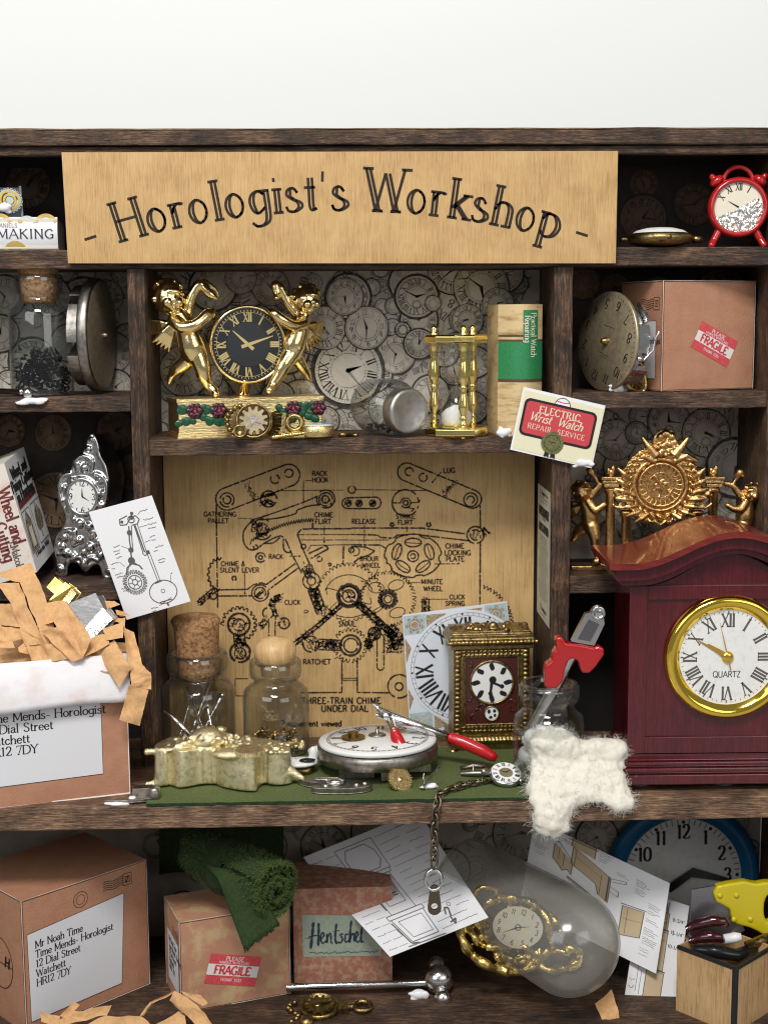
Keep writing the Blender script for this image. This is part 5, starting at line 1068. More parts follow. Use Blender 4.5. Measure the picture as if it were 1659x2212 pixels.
dx, dy, dz = q(925, 690); mb = MB(); c = (dx, 40, dz)
mb.lathe([(0, 8), (84, 8), (87, 4), (87, -6), (84, -10), (81, -10), (80, -6)], 64, (dx, 46, dz), 'y')
mb.limb([(dx - 8, 46, dz - 84), (dx - 12, 50, dz - 112)], [10, 16]); mb.tube([(dx - 12, 50, dz - 112), (dx - 12, 50, 86)], 18, 12)
dl = t.part('dial_case', mb, ['rosegold' if False else 'gold'])
mb = MB(); mb.lathe([(0, 0), (80.5, 0)], 64, (dx, 40, dz), 'y', sm=False) if False else mb.add([(dx + 80.5 * cos(2 * pi * i / 64), 40, dz + 80.5 * sin(2 * pi * i / 64)) for i in range(64)], [tuple(range(64))], 0, False)
mp = lambda l: (lambda u, v: (u, 40 - .4 * l, v))
disc(mb, dx, dz, 48, mp(1), 2, 40); numerals(mb, dx, dz, 60, 19, mp(2), 1, 'roman', True, thin=.08, thick=.19, serif=.14, sx=.78); ticks(mb, dx, dz, 72.5, 76, 1.8, 60, mp(2), 1); ring(mb, dx, dz, 71, .8, mp(2), 1, 50)
hand(mb, dx, dz, 312, 46, 6.5, mp(3), 1, 16); hand(mb, dx, dz, 72, 60, 6.5, mp(4), 1, 16); disc(mb, dx, dz, 4, mp(5), 1, 12)
M['dialgrey'] = mat('charcoal dial centre', (.022, .024, .027), .22, coat=.5)
t.part('dial', mb, ['blackdial', 'dialgold', 'dialgrey'], parent=dl)
def cherub(parts, heads, wings, q=q, rs=.262, hs=.2415, wr=1.0):
    mb = MB()
    for pts in parts:
        xz = catmull([(a, b) for a, b, y, r in pts], 4); yr = catmull([(y, r) for a, b, y, r in pts], 4)
        mb.limb([q(a, b, y) for (a, b), (y, r) in zip(xz, yr)], [r * rs for y, r in yr], 20)
    hx, hy, hyy, hr, look = heads; c = Vector(q(hx, hy, hyy)); r = hr * hs
    mb.ell(c, (r * .95, r, r * 1.05)); u = look
    f = lambda a, b, dep: c + Vector((a * r * cos(R(u)) + dep * r * sin(R(u)), a * r * sin(R(u)) - dep * r * cos(R(u)), b * r))
    mb.ell(f(0, -.12, .95), r * .17); mb.ell(f(0, -.02, .9), (r * .1, r * .14, r * .2)); mb.ell(f(.36, -.3, .72), r * .34); mb.ell(f(-.36, -.3, .72), r * .34); mb.ell(f(0, -.62, .68), r * .26)
    mb.ell(f(0, -.4, .92), (r * .16, r * .1, r * .06)); mb.ell(f(.0, .38, .74), (r * .6, r * .3, r * .22)); mb.ell(f(.95, -.1, 0), r * .22); mb.ell(f(-.95, -.1, 0), r * .22)
    rr = random.Random(int(hx))
    for i in range(30):
        a, b = rr.uniform(0, 6.28), rr.uniform(.15, 1.0); mb.ell(c + Vector((cos(a) * r * cos(b * 1.2) * 1.0, abs(sin(a)) * r * cos(b * 1.2) * .9 - r * .1, r * sin(b * 1.4) * 1.02)), r * rr.uniform(.18, .3), n=8, m=6)
    for pts in wings:
        P0 = [Vector(q(*p)) for p in pts]
        for i in range(5):
            f0 = (i - 2) * .16; tip = P0[1] + (P0[1] - P0[0]).cross(Vector((0, 1, 0))) * f0
            mb.tube([P0[0], P0[0].lerp(tip, .5), tip], [5.5 * wr, 7.5 * wr, 2.6 * wr], 12)
    return mb
lc = cherub([[(330, 420, 44, 70), (400, 560, 46, 92), (440, 700, 46, 112), (460, 770, 48, 100)],
             [(300, 470, 34, 58), (370, 525, 16, 52), (470, 520, 8, 50), (545, 470, 8, 46), (600, 415, 16, 52), (628, 392, 26, 40)],
             [(400, 440, 56, 52), (420, 320, 56, 50), (470, 210, 54, 44), (520, 150, 50, 44), (560, 175, 48, 36)], [(560, 175, 46, 36), (620, 240, 40, 34), (668, 272, 38, 16)], [(560, 130, 54, 34), (650, 190, 56, 22), (680, 250, 54, 12)],
             [(480, 760, 44, 90), (525, 880, 36, 72), (540, 960, 36, 60), (580, 1050, 40, 46), (640, 1110, 30, 40), (650, 1130, 22, 30)],
             [(430, 780, 54, 76), (370, 860, 60, 62), (290, 910, 70, 52), (245, 960, 78, 36), (215, 1030, 80, 20)]],
            (250, 268, 40, 142, 14), [((290, 480, 62), (150, 710, 74)), ((270, 500, 70), (60, 530, 92))])
t.part('cherub', lc, ['gold'], remesh=.024, smooth=4)
rc = cherub([[(1440, 440, 46, 66), (1400, 560, 46, 88), (1350, 690, 46, 104), (1330, 760, 48, 92)],
             [(1440, 500, 34, 56), (1360, 520, 18, 46), (1260, 470, 12, 44), (1190, 415, 16, 42), (1160, 395, 24, 34)],
             [(1380, 420, 56, 48), (1310, 330, 54, 46), (1260, 230, 52, 42), (1235, 180, 52, 44)], [(1235, 180, 52, 40), (1190, 150, 54, 40), (1205, 230, 50, 36), (1200, 270, 44, 22)],
             [(1330, 770, 44, 84), (1260, 880, 36, 66), (1215, 970, 36, 54), (1160, 1050, 36, 42), (1125, 1110, 28, 34)],
             [(1360, 800, 56, 70), (1420, 900, 62, 50), (1460, 960, 68, 38), (1490, 1020, 72, 20)]],
            (1470, 290, 44, 128, 18), [((1430, 520, 66), (1545, 720, 78)), ((1450, 520, 72), (1620, 560, 96))])
t.part('cherub', rc, ['gold'], remesh=.024, smooth=4)
# bronze gear watch charm lying against the base
L = on(548, 921, Y1 - .12, Z_C2); t = Thing('gear_watch', 'bronze gear faced pocket watch charm leaning on the rose painted base', 'watch charm', L, (-10, 0, 0), group=None)
mb = MB(); mb.lathe([(0, 9), (34, 9), (38, 5), (39, 0), (38, -5), (35, -6), (34, -2), (0, -2)], 44, (0, 0, 40), 'y')
cs_ = t.part('case', mb, ['bronze'])
mb = MB(); poly = gearpts(0, 0, 31, 12, 9); mb.prism([(x, z + 40) for x, z in poly], -5.5, -2.2); t.part('gear_face', mb, ['plate'], parent=cs_)
mb = MB(); mp = lambda u, v: (u, -6.6, v); fill(mb, gearpts(0, 42, 10, 7, 3), mp, 0); hand(mb, 0, 42, 112, 26, 9, lambda u, v: (u, -7, v), 0); hand(mb, 0, 42, 200, 16, 6, lambda u, v: (u, -7.2, v), 0); t.part('hands', mb, ['steel'], parent=cs_)
mb = MB()
for i in range(9):
    a = R(100 + 19 * i); mb.ell((-24 + 34 * cos(a), 4, 40 + 34 * sin(a) * .95), 6.2)
t.part('bead_ring', mb, ['bronze'])
mb = MB()
for i in range(9):
    a = R(22 - i * 8.5); mb.box(0, 1, 0, 1, 0, 1) if False else mb.tube([(40 * cos(a), 1, 40 + 40 * sin(a)), (60 * cos(a), 5, 40 + 56 * sin(a))], [3.2, 3.6], 6)
mb.prism([(58, 6), (66, 8), (70, 56), (62, 56)], -4, 12); mb.torus((88, 2, 34), 16, 6.5, 30, 10); t.part('crown', mb, ['bronze'])
mb = MB(); mb.lathe([(0, 4), (13, 4), (14.5, 0), (14.5, -6), (12, -8), (10.5, -4), (0, -2)], 26, (-29, -12, 16), 'y'); t.part('cup', mb, ['bronze'])
# scalloped gold brooch with a pale stone, and a tiny stud
L = on(655, 934, Y1 - .02, Z_C2 + .02); t = Thing('gold_brooch', 'scalloped gold brooch with a pale blue disc lying on the shelf edge', 'brooch', L, (0, 0, 6)); mb = MB()
for i in range(13): x = -66 + i * 6.6; mb.ell((x, -8 + .04 * (x + 30) ** 2 * .06, 4 + 10 * (i / 13)), (5.2, 9, 4.5))
mb.prism([(-70, -2), (10, 2), (10, 16), (-70, 5)], -8, 6); t.part('scalloped_bar', mb, ['yellowbrass'], remesh=.03, smooth=1)
mb = MB(); mb.lathe([(0, 0), (34, 0), (36, 3), (36, 22), (34, 24), (0, 24)], 30, (32, 6, 2), sy=.8); bx_ = t.part('setting', mb, ['gold_soft']); mb = MB(); mb.lathe([(0, 27), (20, 26.5), (32, 25), (32, 23)], 30, (32, 6, 2), sy=.8); M['stone'] = mat('pale blue enamel', (.55, .66, .68), .3); t.part('stone', mb, ['stone'], parent=bx_)
L = on(748, 936, Y1 + .35, Z_C2); mb = MB(); mb.lathe([(0, 0), (9, 1), (11, 5), (9, 10), (0, 11)], 20, (-8, 0, 0)); mb.tube([(0, 0, 5), (26, 4, 5)], [5, 4], 8); mb.lathe([(0, 0), (7, 0), (8, 6), (0, 8)], 16, (20, 4, 0)); solo('brass_stud', 'tiny brass stud lying on the shelf left of the tipped glass jar', 'stud', L, mb, ['bronze'])
# ------------------------------------------------------------------ tipped jar with silver cap
def vessel(prof, th):           # outer profile -> glass wall with an inner skin
    return prof + [(max(r - th, 0), z) for r, z in reversed(prof)]
L = on(868, 938, Y1 + .35, Z_C2 + .01); t = Thing('glass_jar', 'clear glass jar tipped on its side with a dull silver screw cap', 'jar', L, (0, 0, 30)); L
mb = MB(); mb.lathe([(0, 128), (44, 128), (56, 122), (60, 112), (61, 60), (60, 30), (54, 18), (44, 10), (42, 4), (42, -8)], 44, (0, 0, 61), 'y'); t.part('body', mb, ['glass'], solid=.03)
mb = MB(); mb.lathe([(42, 6), (47, 4), (49, 0), (49, -26), (47, -32), (43, -34), (38, -32), (0, -31)], 44, (0, 0, 56), 'y'); M['cap'] = mat('dull silver cap', (.6, .58, .54), .38, 1, var=((.42, .4, .37), 4, .4, .7), bump=(30, .2)); t.part('cap', mb, ['cap'])
mb = MB(); rr = random.Random(5)
for i in range(26): x, y = rr.uniform(-26, 26), rr.uniform(30, 112); mb.ell((x, y, 6 + rr.uniform(0, 12) + abs(x) * .3), (rr.uniform(2, 6), rr.uniform(2, 6), 2.4), ('X', rr.uniform(0, 90)), 7, 5)
o_ = t.part('contents', mb, ['darkmetal']); o_['kind'] = 'stuff'
# ------------------------------------------------------------------ hourglass
L = on(986, 934, Y1 + .72, Z_C2); t = Thing('hourglass', 'small brass hourglass with white sand and turned posts', 'hourglass', L, (0, 0, 10))
for z0, z1 in ((0, 20), (198, 216)):
    mb = MB(); mb.lathe([(0, z0), (66, z0), (69, z0 + 3), (69, z1 - 4), (66, z1), (0, z1)], 8, sm=False) if False else mb.lathe([(0, z0), (66, z0), (70, z0 + 4), (70, z1 - 4), (66, z1), (0, z1)], 10); o_ = t.part('end_plate', mb, ['yellowbrass'], bevel=.015)
    o_.data.polygons.foreach_set('use_smooth', [False] * len(o_.data.polygons))
for a in (-90, 30, 150):
    x, y = 50 * cos(R(a + 2)), 50 * sin(R(a + 2)); mb = MB()
    mb.lathe([(0, -6), (6, -4), (7, 0), (7, 20), (9, 22), (9, 30), (6, 33), (9, 38), (6, 43), (6, 46), (11, 60), (11, 66), (7, 90), (6, 100), (9, 104), (6, 108), (6, 110), (10, 118), (11, 130), (9, 155), (6, 168), (9, 173), (6, 178), (10, 184), (10, 198), (9, 216), (9, 220), (6, 223), (8, 228), (5, 234), (0, 236)], 18, (x, y, 0)); t.part('post', mb, ['yellowbrass'])
mb = MB(); mb.lathe([(30, 20), (34, 30), (35, 52), (31, 72), (16, 96), (5, 106), (4, 109), (5, 112), (16, 122), (31, 146), (35, 166), (34, 190), (30, 198)], 36); t.part('glass_bulb', mb, ['bulb_glass'])
mb = MB(); mb.lathe([(0, 21), (28, 21), (32, 30), (33, 46), (24, 56), (8, 64), (0, 66)], 30); M['sand'] = mat('white sand', (.8, .79, .76), .9, bump=(60, .5)); t.part('sand', mb, ['sand'])
# ------------------------------------------------------------------ upright repair manual
M['tanleather'] = mat('aged tan spine', (.64, .48, .25), .6, var=((.30, .17, .06), 1.0, .50, .72, (1, 1, 5)), bump=(8, .15)); M['greenband'] = mat('green band', (.02, .20, .065), .5, var=((.03, .27, .10), 24, .45, .65)); M['spinebrown'] = mat('brown spine line', (.10, .05, .025), .7)
L = on(1122, 934, Y1 + .45, Z_C2); t = Thing('repair_manual', 'upright tan book with a green band and green title strip on its spine', 'book', L, (0, 0, 4)); H_ = 280
M['pages'] = mat('page edges', (.68, .64, .55), .85, bump=(20, .4, (30, .2, .2)))
sp_ = lambda a: (-48 + 96 * a, -32 * sin(pi * a))
mb = MB(); mb.grid(lambda a, b: (sp_(a)[0], sp_(a)[1], b * H_), 14, 30, 0)
mb.grid(lambda a, b: (-48, a * 130, b * H_), 2, 2, 0); mb.grid(lambda a, b: (48, a * 130, b * H_), 2, 2, 0)
mps = lambda l: (lambda u, v: (sp_(u)[0], sp_(u)[1] - .7 - .35 * l, v))
seg = lambda u0, u1, v0, v1, m, l: ribbon(mb, [(u0 + (u1 - u0) * i / 12, (v0 + v1) / 2) for i in range(13)], v1 - v0, mps(l), m)
seg(0, 1, 122, 202, 1, 1); seg(.5, .87, 122, 268, 1, 2); seg(0, 1, 116, 122, 2, 1); seg(0, 1, 202, 206, 2, 2); seg(0, .58, 212, 216, 2, 2)
mt = lambda u, v: (sp_(u)[0], sp_(u)[1] - 2.6, v)
def vtext(s, u, top, h, mi):
    b = MB(); text(b, s, 0, 0, h, lambda x, y: (x, y, 0), 0, thin=.09, thick=.15, serif=.08)
    b.T = Matrix.Identity(4); vs = [mt(u + v.y / 96, top - v.x) for v in b.V]; mb.add(vs, b.F, mi, False)
vtext('Practical Watch', .69, 262, 13, 3); vtext('Repairing', .54, 256, 13, 3)
t.part('cover', mb, ['tanleather', 'greenband', 'spinebrown', 'cream']); mb = MB(); mb.box(-44, 44, -2, 126, 2, H_ - 3); t.part('pages', mb, ['pages'])
glue('glue_blob', 'white glue blob at the foot of the upright tan and green book', on(1086, 924, Y1 + .05, Z_C2 + .12), (20, 12, 16), 2)
glue('glue_blob', 'white glue blob under the corner of the cream advert card', P(1262, 1000, Y1 - .12), (27, 10, 12), 3, rot=(0, -8, 0))
glue('glue_blob', 'white glue blob hanging over the shelf edge below the silver bead', P(68, 866, Y1 - .05), (36, 12, 11), 4)
glue('glue_blob', 'white glue blob between the clock movement and the gold locket', on(1335, 836, Y1 + .3, Z_R2 + .1), (20, 12, 13), 5)
# ------------------------------------------------------------------ top row, right
L = on(1425, 531, Y1 + .55, Z_S1); t = Thing('pocket_watch', 'flat bronze pocket watch lying on the top right shelf beside the red alarm clock', 'pocket watch', L)
mb = MB(); mb.lathe([(0, 2), (40, 3), (62, 8), (72, 16), (73, 22), (68, 28), (60, 31)], 48); mb.tube([(70, 0, 18), (92, 0, 18)], [6, 5], 10); mb.lathe([(0, 0), (8, 0), (8, 18), (0, 18)], 14, (70, -4, 18), 'x'); mb.ell((4, -72, 20), (5, 3, 5)); mb.tube([(-70, 0, 18), (-86, -4, 17)], [5, 6], 8); t.part('case', mb, ['bronze'])
mb = MB(); mb.lathe([(61, 30), (50, 37), (30, 42), (0, 44)], 40, mi=0); mz = lambda u, v: (u, v, 44.5 - 13.5 * (math.hypot(u, v) / 61) ** 2.2); numerals(mb, 0, 0, 44, 14, mz, 1, 'roman', True); t.part('dial', mb, ['dial', 'ink'])
L = on(1592, 531, Y1 + .5, Z_S1); t = Thing('alarm_clock', 'red twin bell alarm clock with a foil dial on the top shelf', 'alarm clock', L, (0, 0, -4)); dz = 85
mb = MB(); mb.lathe([(0, 34), (50, 32), (60, 26), (64, 10), (64, -6), (61, -12), (56, -14), (53, -11), (52, -4)], 56, (0, 0, dz), 'y'); t.part('case', mb, ['redpaint'])
for s in (-1, 1):
    mb = MB(); mb.limb([(s * 38, 4, 38), (s * 50, 0, 16), (s * 56, -6, 5)], [9, 8, 8]); t.part('leg', mb, ['redpaint'], remesh=.03, smooth=2)
    mb = MB(); mb.ell((s * 46, 6, dz + 57), (17, 15, 10), ('Y', s * 38)); mb.ell((s * 56, 6, dz + 66), (7, 7, 7)); mb.tube([(s * 38, 6, dz + 50), (s * 50, 6, dz + 60)], 4); t.part('bell', mb, ['redpaint'], remesh=.03, smooth=2)
mb = MB(); mb.tube([(30 * cos(R(a)) * 1.05, 8, dz + 54 + 32 * sin(R(a))) for a in range(0, 181, 12)], 5, 8); t.part('handle', mb, ['redpaint'])
mb = MB(); fill(mb, circ(0, dz, 53, 48), flat(-5), 0); numerals(mb, 0, dz, 43, 14, flat(-5.6), 1, 'roman', True, sx=.8, only=(10, 11, 0, 1)); hand(mb, 0, dz, 300, 26, 3, flat(-6), 1); t.part('dial', mb, ['cream', 'ink'])
M['foil'] = mat('crinkled foil', (.9, .88, .84), .16, 1, bump=(7, 1)); mb = MB(); rr = random.Random(3)
def foil(a, b):
    th = -2.75 + a * 3.0 * 1.12; r = 51 * math.sqrt(b); n = noise.noise((a * 9, b * 7, 2)); return (r * cos(th), -7.5 + 5 * noise.noise((r * cos(th) * .12, r * sin(th) * .12, 3)), dz - 3 + r * sin(th) * (1 if sin(th) < 0 else .8) + 4 * n)
mb.grid(foil, 46, 14, 0, False); t.part('foil', mb, ['foil'], label='crinkled silver foil over the dial')
# ------------------------------------------------------------------ top row, left: two small books lying flat
M['tealbook'] = mat('dark teal cover', (.03, .045, .06), .5); M['ochre'] = mat('ochre print', (.60, .40, .06), .6, var=((.5, .36, .12), 20, .45, .6)); M['palegrey'] = mat('pale blue grey print', (.45, .52, .54), .6); M['whitebook'] = mat('white cover', (.74, .73, .74), .55, var=((.6, .6, .64), 40, .5, .7)); M['greyboard'] = mat('grey board', (.25, .25, .24), .8, var=((.12, .12, .12), 4, .4, .7))
L = on(126, 527, Y1 + .25, Z_S1); t = Thing('white_book', 'white book with yellow wheels lying flat at the left end of the top shelf', 'book', L, (0, 0, 5)); hh = 70
bul = lambda v: -9 * sin(pi * min(max(v / hh, 0), 1))
mb = MB(); mb.grid(lambda a, b: (-220 * a, bul(b * hh), b * hh), 8, 14, 0); mb.grid(lambda a, b: (-220 * a, b * 150, 0), 2, 2, 0); mb.grid(lambda a, b: (-220 * a, b * 150, hh), 2, 2, 0)
mw = lambda l: (lambda u, v: (u, bul(v) - 1.1 - .3 * l, v))
text(mb, 'WATCHMAKING', -5 - twid('WATCHMAKING', 19, .12) * 1.3, 25, 19, mw(2), 2, 0, .12, sx=1.3, thin=.07, thick=.15, serif=.09); text(mb, 'DANIELS', -128, 48, 8.5, mw(2), 4, 0, .12, thin=.08, thick=.13, serif=.08)
for x, m in ((-24, 1), (-120, 1), (-190, 1)): ribbon(mb, circ(x, 52, 22, 12, 20, 160), 7, mw(1), m)
ribbon(mb, circ(-64, 52, 18, 10, 20, 160), 6, mw(1), 3); disc(mb, -78, 62, 5, mw(2), 1, 10); ribbon(mb, gearpts(-90, -6, 22, 14, 5)[:36], 9, mw(1), 1)
t.part('cover', mb, ['whitebook', 'ochre', 'navy', 'palegrey', 'mid_ink']); mb = MB(); mb.box(-216, -1, -4, 146, 3, hh - 3); t.part('pages', mb, ['pages'])
L = on(46, 455, Y1 + .5, Z_S1 + 70 * KK(L) + .01); t = Thing('dark_book', 'dark blue book with gold watch print lying on the white book', 'book', L, (0, -2, 24)); hh = 64
mb = MB(); mb.grid(lambda a, b: (-170 * a, bul(b * hh * 70 / 64) * .9, b * hh), 8, 14, 0); mb.box(-170, 0, 0, 108, 0, 2, 0); mb.box(-170, 0, 0, 108, hh - 2, hh, 0)
md = lambda l: (lambda u, v: (u, bul(v * 70 / 64) * .9 - .9 - .35 * l, v))
for cx, cy, r in ((-24, 36, 24), (-80, 30, 26), (-130, 34, 22)):
    disc(mb, cx, cy, r, md(1), 3, 24); ring(mb, cx, cy, r * .84, 5, md(2), 1, 24); ring(mb, cx, cy, r * .5, 5, md(2), 1, 20); disc(mb, cx, cy, r * .34, md(3), 3, 14); ribbon(mb, gearpts(cx, cy, r * 1.1, 22, 3), 1.5, md(2), 3, True)
t.part('cover', mb, ['tealbook', 'ochre', 'navy', 'palegrey']); mb = MB(); mb.box(-168, 1.5, 4, 104, 2.5, hh - 2.5); mb.box(-1, 4, -4, 6, -2, hh + 3); t.part('end_board', mb, ['greyboard'], bevel=.03)
glue('glue_blob', 'white glue blob between the two books at the left edge', on(6, 448, Y1 + .2), (24, 12, 14), 6)
# ------------------------------------------------------------------ second row, left
L = on(93, 853, Y1 + .85, Z_L2); t = Thing('corked_vial', 'glass vial of small black screws with a tall cork on the left shelf', 'vial', L)
mb = MB(); mb.lathe([(0, 1), (58, 1), (65, 6), (66, 16), (65, 170), (62, 184), (50, 196), (42, 204), (41, 214), (49, 220), (50, 250), (48, 256), (42, 257), (40, 250)], 48); t.part('bottle', mb, ['glass'], solid=.035)
mb = MB(); mb.lathe([(0, 196), (34, 196), (37, 204), (40, 256), (44, 268), (43, 276), (0, 277)], 34, wob=.06); t.part('cork', mb, ['cork'])
M['blacksteel'] = mat('black screw steel', (.035, .035, .038), .2, 1); mb = MB(); rr = random.Random(9)
for i in range(170):
    a, r = rr.uniform(0, 6.28), 56 * math.sqrt(rr.random()); z = rr.uniform(5, 60 + 62 * rr.random() * (1 - .6 * abs(r / 70) ** 2)); p = Vector((r * cos(a), r * sin(a), z)); d = Vector((rr.gauss(0, 1), rr.gauss(0, 1), rr.gauss(0, .6))).normalized() * rr.uniform(7, 14)
    e = p + d
    if math.hypot(e.x, e.y) > 58: e = p - d
    e.z = max(e.z, 5); mb.tube([p, e], [3, 1.8], 6); mb.ell(p, (5, 5, 2.8), None, 8, 5)
    if i % 4 == 0: mb.torus(p, 7, 1.6, 14, 6)
o_ = t.part('screws', mb, ['blacksteel']); o_['kind'] = 'stuff'
L = on(205, 853, Y1 + 1.05, Z_L2 + .05); t = Thing('watch_movement', 'round steel watch movement standing on edge against the left upright', 'watch movement', L, (0, 12, 84)); c = (0, 0, 126)
mb = MB(); mb.lathe([(0, 10), (118, 10), (122, 6), (122, -10), (118, -13), (0, -13)], 60, c, 'y'); t.part('main_plate', mb, ['steel'])
mb = MB()
for a0, a1, r in ((40, 140, 108), (150, 200, 100), (215, 300, 108), (310, 385, 96)): mb.prism([(18 * cos(R(a0)), 126 + 18 * sin(R(a0)))] + [(x, z) for x, z in circ(0, 126, r, 16, a0, a1)], 10.5, 36)
for a in (60, 120, 240, 290): mb.ell((90 * cos(R(a)), 37, 126 + 90 * sin(R(a))), (6, 3, 6))
t.part('bridge', mb, ['steel'], bevel=.02)
mb = MB(); mb.lathe([(0, -16), (110, -16), (116, -14)], 50, c, 'y'); mb.ell((0, -18, 126), (5, 8, 5)); t.part('dial_side', mb, ['plate'])
L = P(60, 849, Y1 + .02); mb = MB(); mb.ell((0, 0, 0), 12); mb.tube([(0, 4, 2), (-150, 30, 8)], [6, 7], 10); mb.lathe([(7, -3), (8, 0), (7, 3)], 16, (-14, 4, 3), 'x'); solo('bead_pin', 'silver tool with a round bead end sticking out over the left shelf', 'tool', L, mb, ['chrome'])
# ------------------------------------------------------------------ second row, right: clock movement and locket
L = on(1288, 842, Y1 + .95, Z_R2 + .02); t = Thing('clock_movement', 'round brass clock movement turned upside down with printed numerals beside the parcel', 'clock movement', L, (-4, 13, -66)); c = (0, 0, 108)
mb = MB(); mb.lathe([(0, 0), (104, 0), (106, 2), (106, 8), (103, 9), (0, 9)], 60, c, 'y')
mp = lambda u, v: (u, -.5, v); numerals(mb, 0, 108, 80, 21, mp, 1, 'arabic', False, turn=168, thin=.09, thick=.15, serif=0); ticks(mb, 0, 108, 96, 100, 1.3, 60, mp, 1); scrawl(mb, mp, -18, 80, 36, 1, rp, 1, 4); scrawl(mb, mp, -16, 74, 30, 1, rp, 1, 3); scrawl(mb, mp, -20, 140, 40, 1, rp, 1, 3)
pl_ = t.part('dial_plate', mb, ['plate', 'ink']); mb = MB(); mb.lathe([(0, -14), (4, -13), (6, -8), (9, -4), (9, 0)], 18, c, 'y'); t.part('arbor', mb, ['bronze'], parent=pl_)
mb = MB(); mb.lathe([(92, 9), (92, 30), (84, 32), (0, 32)], 50, c, 'y'); mb.prism(circ(0, 108, 104, 14, -86, -20) + circ(0, 108, 88, 14, -20, -86), 8, 48); mb.prism(circ(0, 108, 104, 8, 0, 34) + circ(0, 108, 88, 8, 34, 0), 8, 36); t.part('back_plate', mb, ['chrome'], bevel=.02)
mb = MB(); mb.tube([(98, 30, 92), (112, 40, 118), (104, 46, 140), (112, 44, 160)], 2.4, 8); mb.prism(circ(0, 108, 102, 8, 40, 70) + circ(0, 108, 80, 8, 70, 40), 34, 42); mb.ell((100, 20, 96), (7, 9, 7)); t.part('spring_lever', mb, ['chrome'])
L = on(1362, 846, Y1 + .12, Z_R2 + .02); t = Thing('gold_locket', 'small beaded gold watch locket leaning on the glued clock movement', 'locket', L, (-28, 34, 20)); mb = MB()
mb.lathe([(0, 5), (30, 5), (33, 0), (30, -5), (26, -5), (25, -2), (0, -2)], 36, (0, 0, 34), 'y'); mb.lathe([(0, -6), (10, -5), (12, -2)], 20, (0, 0, 34), 'y')
for i in range(12): mb.tube([(13 * cos(R(i * 30)), -3, 34 + 13 * sin(R(i * 30))), (24 * cos(R(i * 30)), -3, 34 + 24 * sin(R(i * 30)))], 1.6, 5)
t.part('case', mb, ['bronze']); mb = MB(); mb.lathe([(14, 6), (17, 3), (17, -3), (14, -6)], 24, (4, 0, 80), 'y')
for i in range(16): mb.ell((30 + 8 * (i % 2) * 0 + 33 * cos(R(70 - i * 6)) - 30, -3, 34 + 35 * sin(R(70 - i * 6)) + i * 0), 4.4)
mb.prism([(-8, 62), (10, 62), (8, 72), (-4, 72)], -4, 4); t.part('beaded_loop', mb, ['yellowbrass'])
# ------------------------------------------------------------------ third row, left: book and silver clock
M['sepia'] = mat('cover picture brown', (.10, .075, .045), .6, var=((.38, .31, .2), 9, .45, .6)); M['maroon'] = mat('maroon print', (.15, .02, .022), .6); M['creamspine'] = mat('cream printed spine', (.70, .64, .58), .6, var=((.62, .42, .34), 1.6, .5, .75))
def hexa(name, label, cat, fr_, bk, arts, mats, group=None):
    """a book block from its eight corners: fr_ = spine face tl,tr,br,bl ; bk = cover face tl,tr,br,bl"""
    pass
sTL, sTR, sBR, sBL = P(-76, 1036, 2.9), P(9, 1000, 3.25), P(80, 1236, 3.35), P(-6, 1262, 3.0)
cTR, cBR = P(51, 965, 6.2), P(117, 1190, 6.2)
zb = Z_L3 + .005; dz_ = zb - min(sBR.z, cBR.z)
org = sBR.copy(); mb = MB()
def quadm(a, b, c, d, off=0, l=0): # tl tr br bl -> mapping over unit square, v up
    nrm = (b - a).cross(d - a).normalized()
    if (nrm.dot(CAM - a)) < 0: nrm = -nrm
    return lambda u, v: (d * (1 - u) * (1 - v) + c * u * (1 - v) + a * (1 - u) * v + b * u * v) - org + nrm * off
t = Thing('horology_book', 'tall cream and white book with maroon lettering leaning at the left beside the silver clock', 'book', org, k=1)
sp0 = quadm(sTL, sTR, sBR, sBL); co0 = quadm(sTR, cTR, cBR, sBR)
mb.grid(lambda a, b: sp0(a, b), 6, 6, 0); mb.grid(lambda a, b: co0(a, b), 6, 6, 1)
vb = sTL - sTR; cTL2 = cTR + vb; cBL2 = cBR + (sBL - sBR)
for quad in ((sTL, sTR, cTR, cTL2), (sTL, cTL2, cBL2, sBL), (cTL2, cTR, cBR, cBL2), (sBL, sBR, cBR, cBL2)): mb.add([p - org for p in quad], [(0, 1, 2, 3)], 2, False)
ms = quadm(sTL, sTR, sBR, sBL, .012); mc = quadm(sTR, cTR, cBR, sBR, .012); mc2 = quadm(sTR, cTR, cBR, sBR, .02); mc3 = quadm(sTR, cTR, cBR, sBR, .028)
def vtx(s, u, top, h, mi, aspect, **kw):
    b = MB(); text(b, s, 0, 0, h, lambda x, y: (x, y, 0), 0, **kw); mb.add([ms(u + v.y / 86, top - v.x / 250) for v in b.V], b.F, mi, False)
for s, u, tp in (('Wheel and', .66, .80), ('Pinion Cutting', .32, .86), ('in Horology', .02, .80)): vtx(s, u, tp, 26, 3, 1, thin=.09, thick=.19, serif=.1)
vtx('J Malcolm Wild', .56, .34, 16, 4, 1, thin=.08, thick=.15, serif=.08)
mcv = lambda u, v: mc(u / 100, v / 250)
for s, y in (('Wheel and', 214), ('Pinion Cutting', 188), ('in Horology', 162)):
    text(mb, s, 50, y - 8, 25, mcv, 5, 0, align='c', thin=.1, thick=.22, serif=.08, sx=.62)
fill(mb, [mc(*p) and p for p in ((.06, .56), (.94, .575), (.94, .635), (.06, .62))], mc, 3)
for x0, x1, y0, y1 in ((.06, .42, .16, .53), (.50, .94, .17, .53)):
    fill(mb, [(x0, y0), (x1, y0), (x1, y1), (x0, y1)], mc, 1); ribbon(mb, [(x0, y0), (x1, y0), (x1, y1), (x0, y1)], .012, mc2, 4, True)
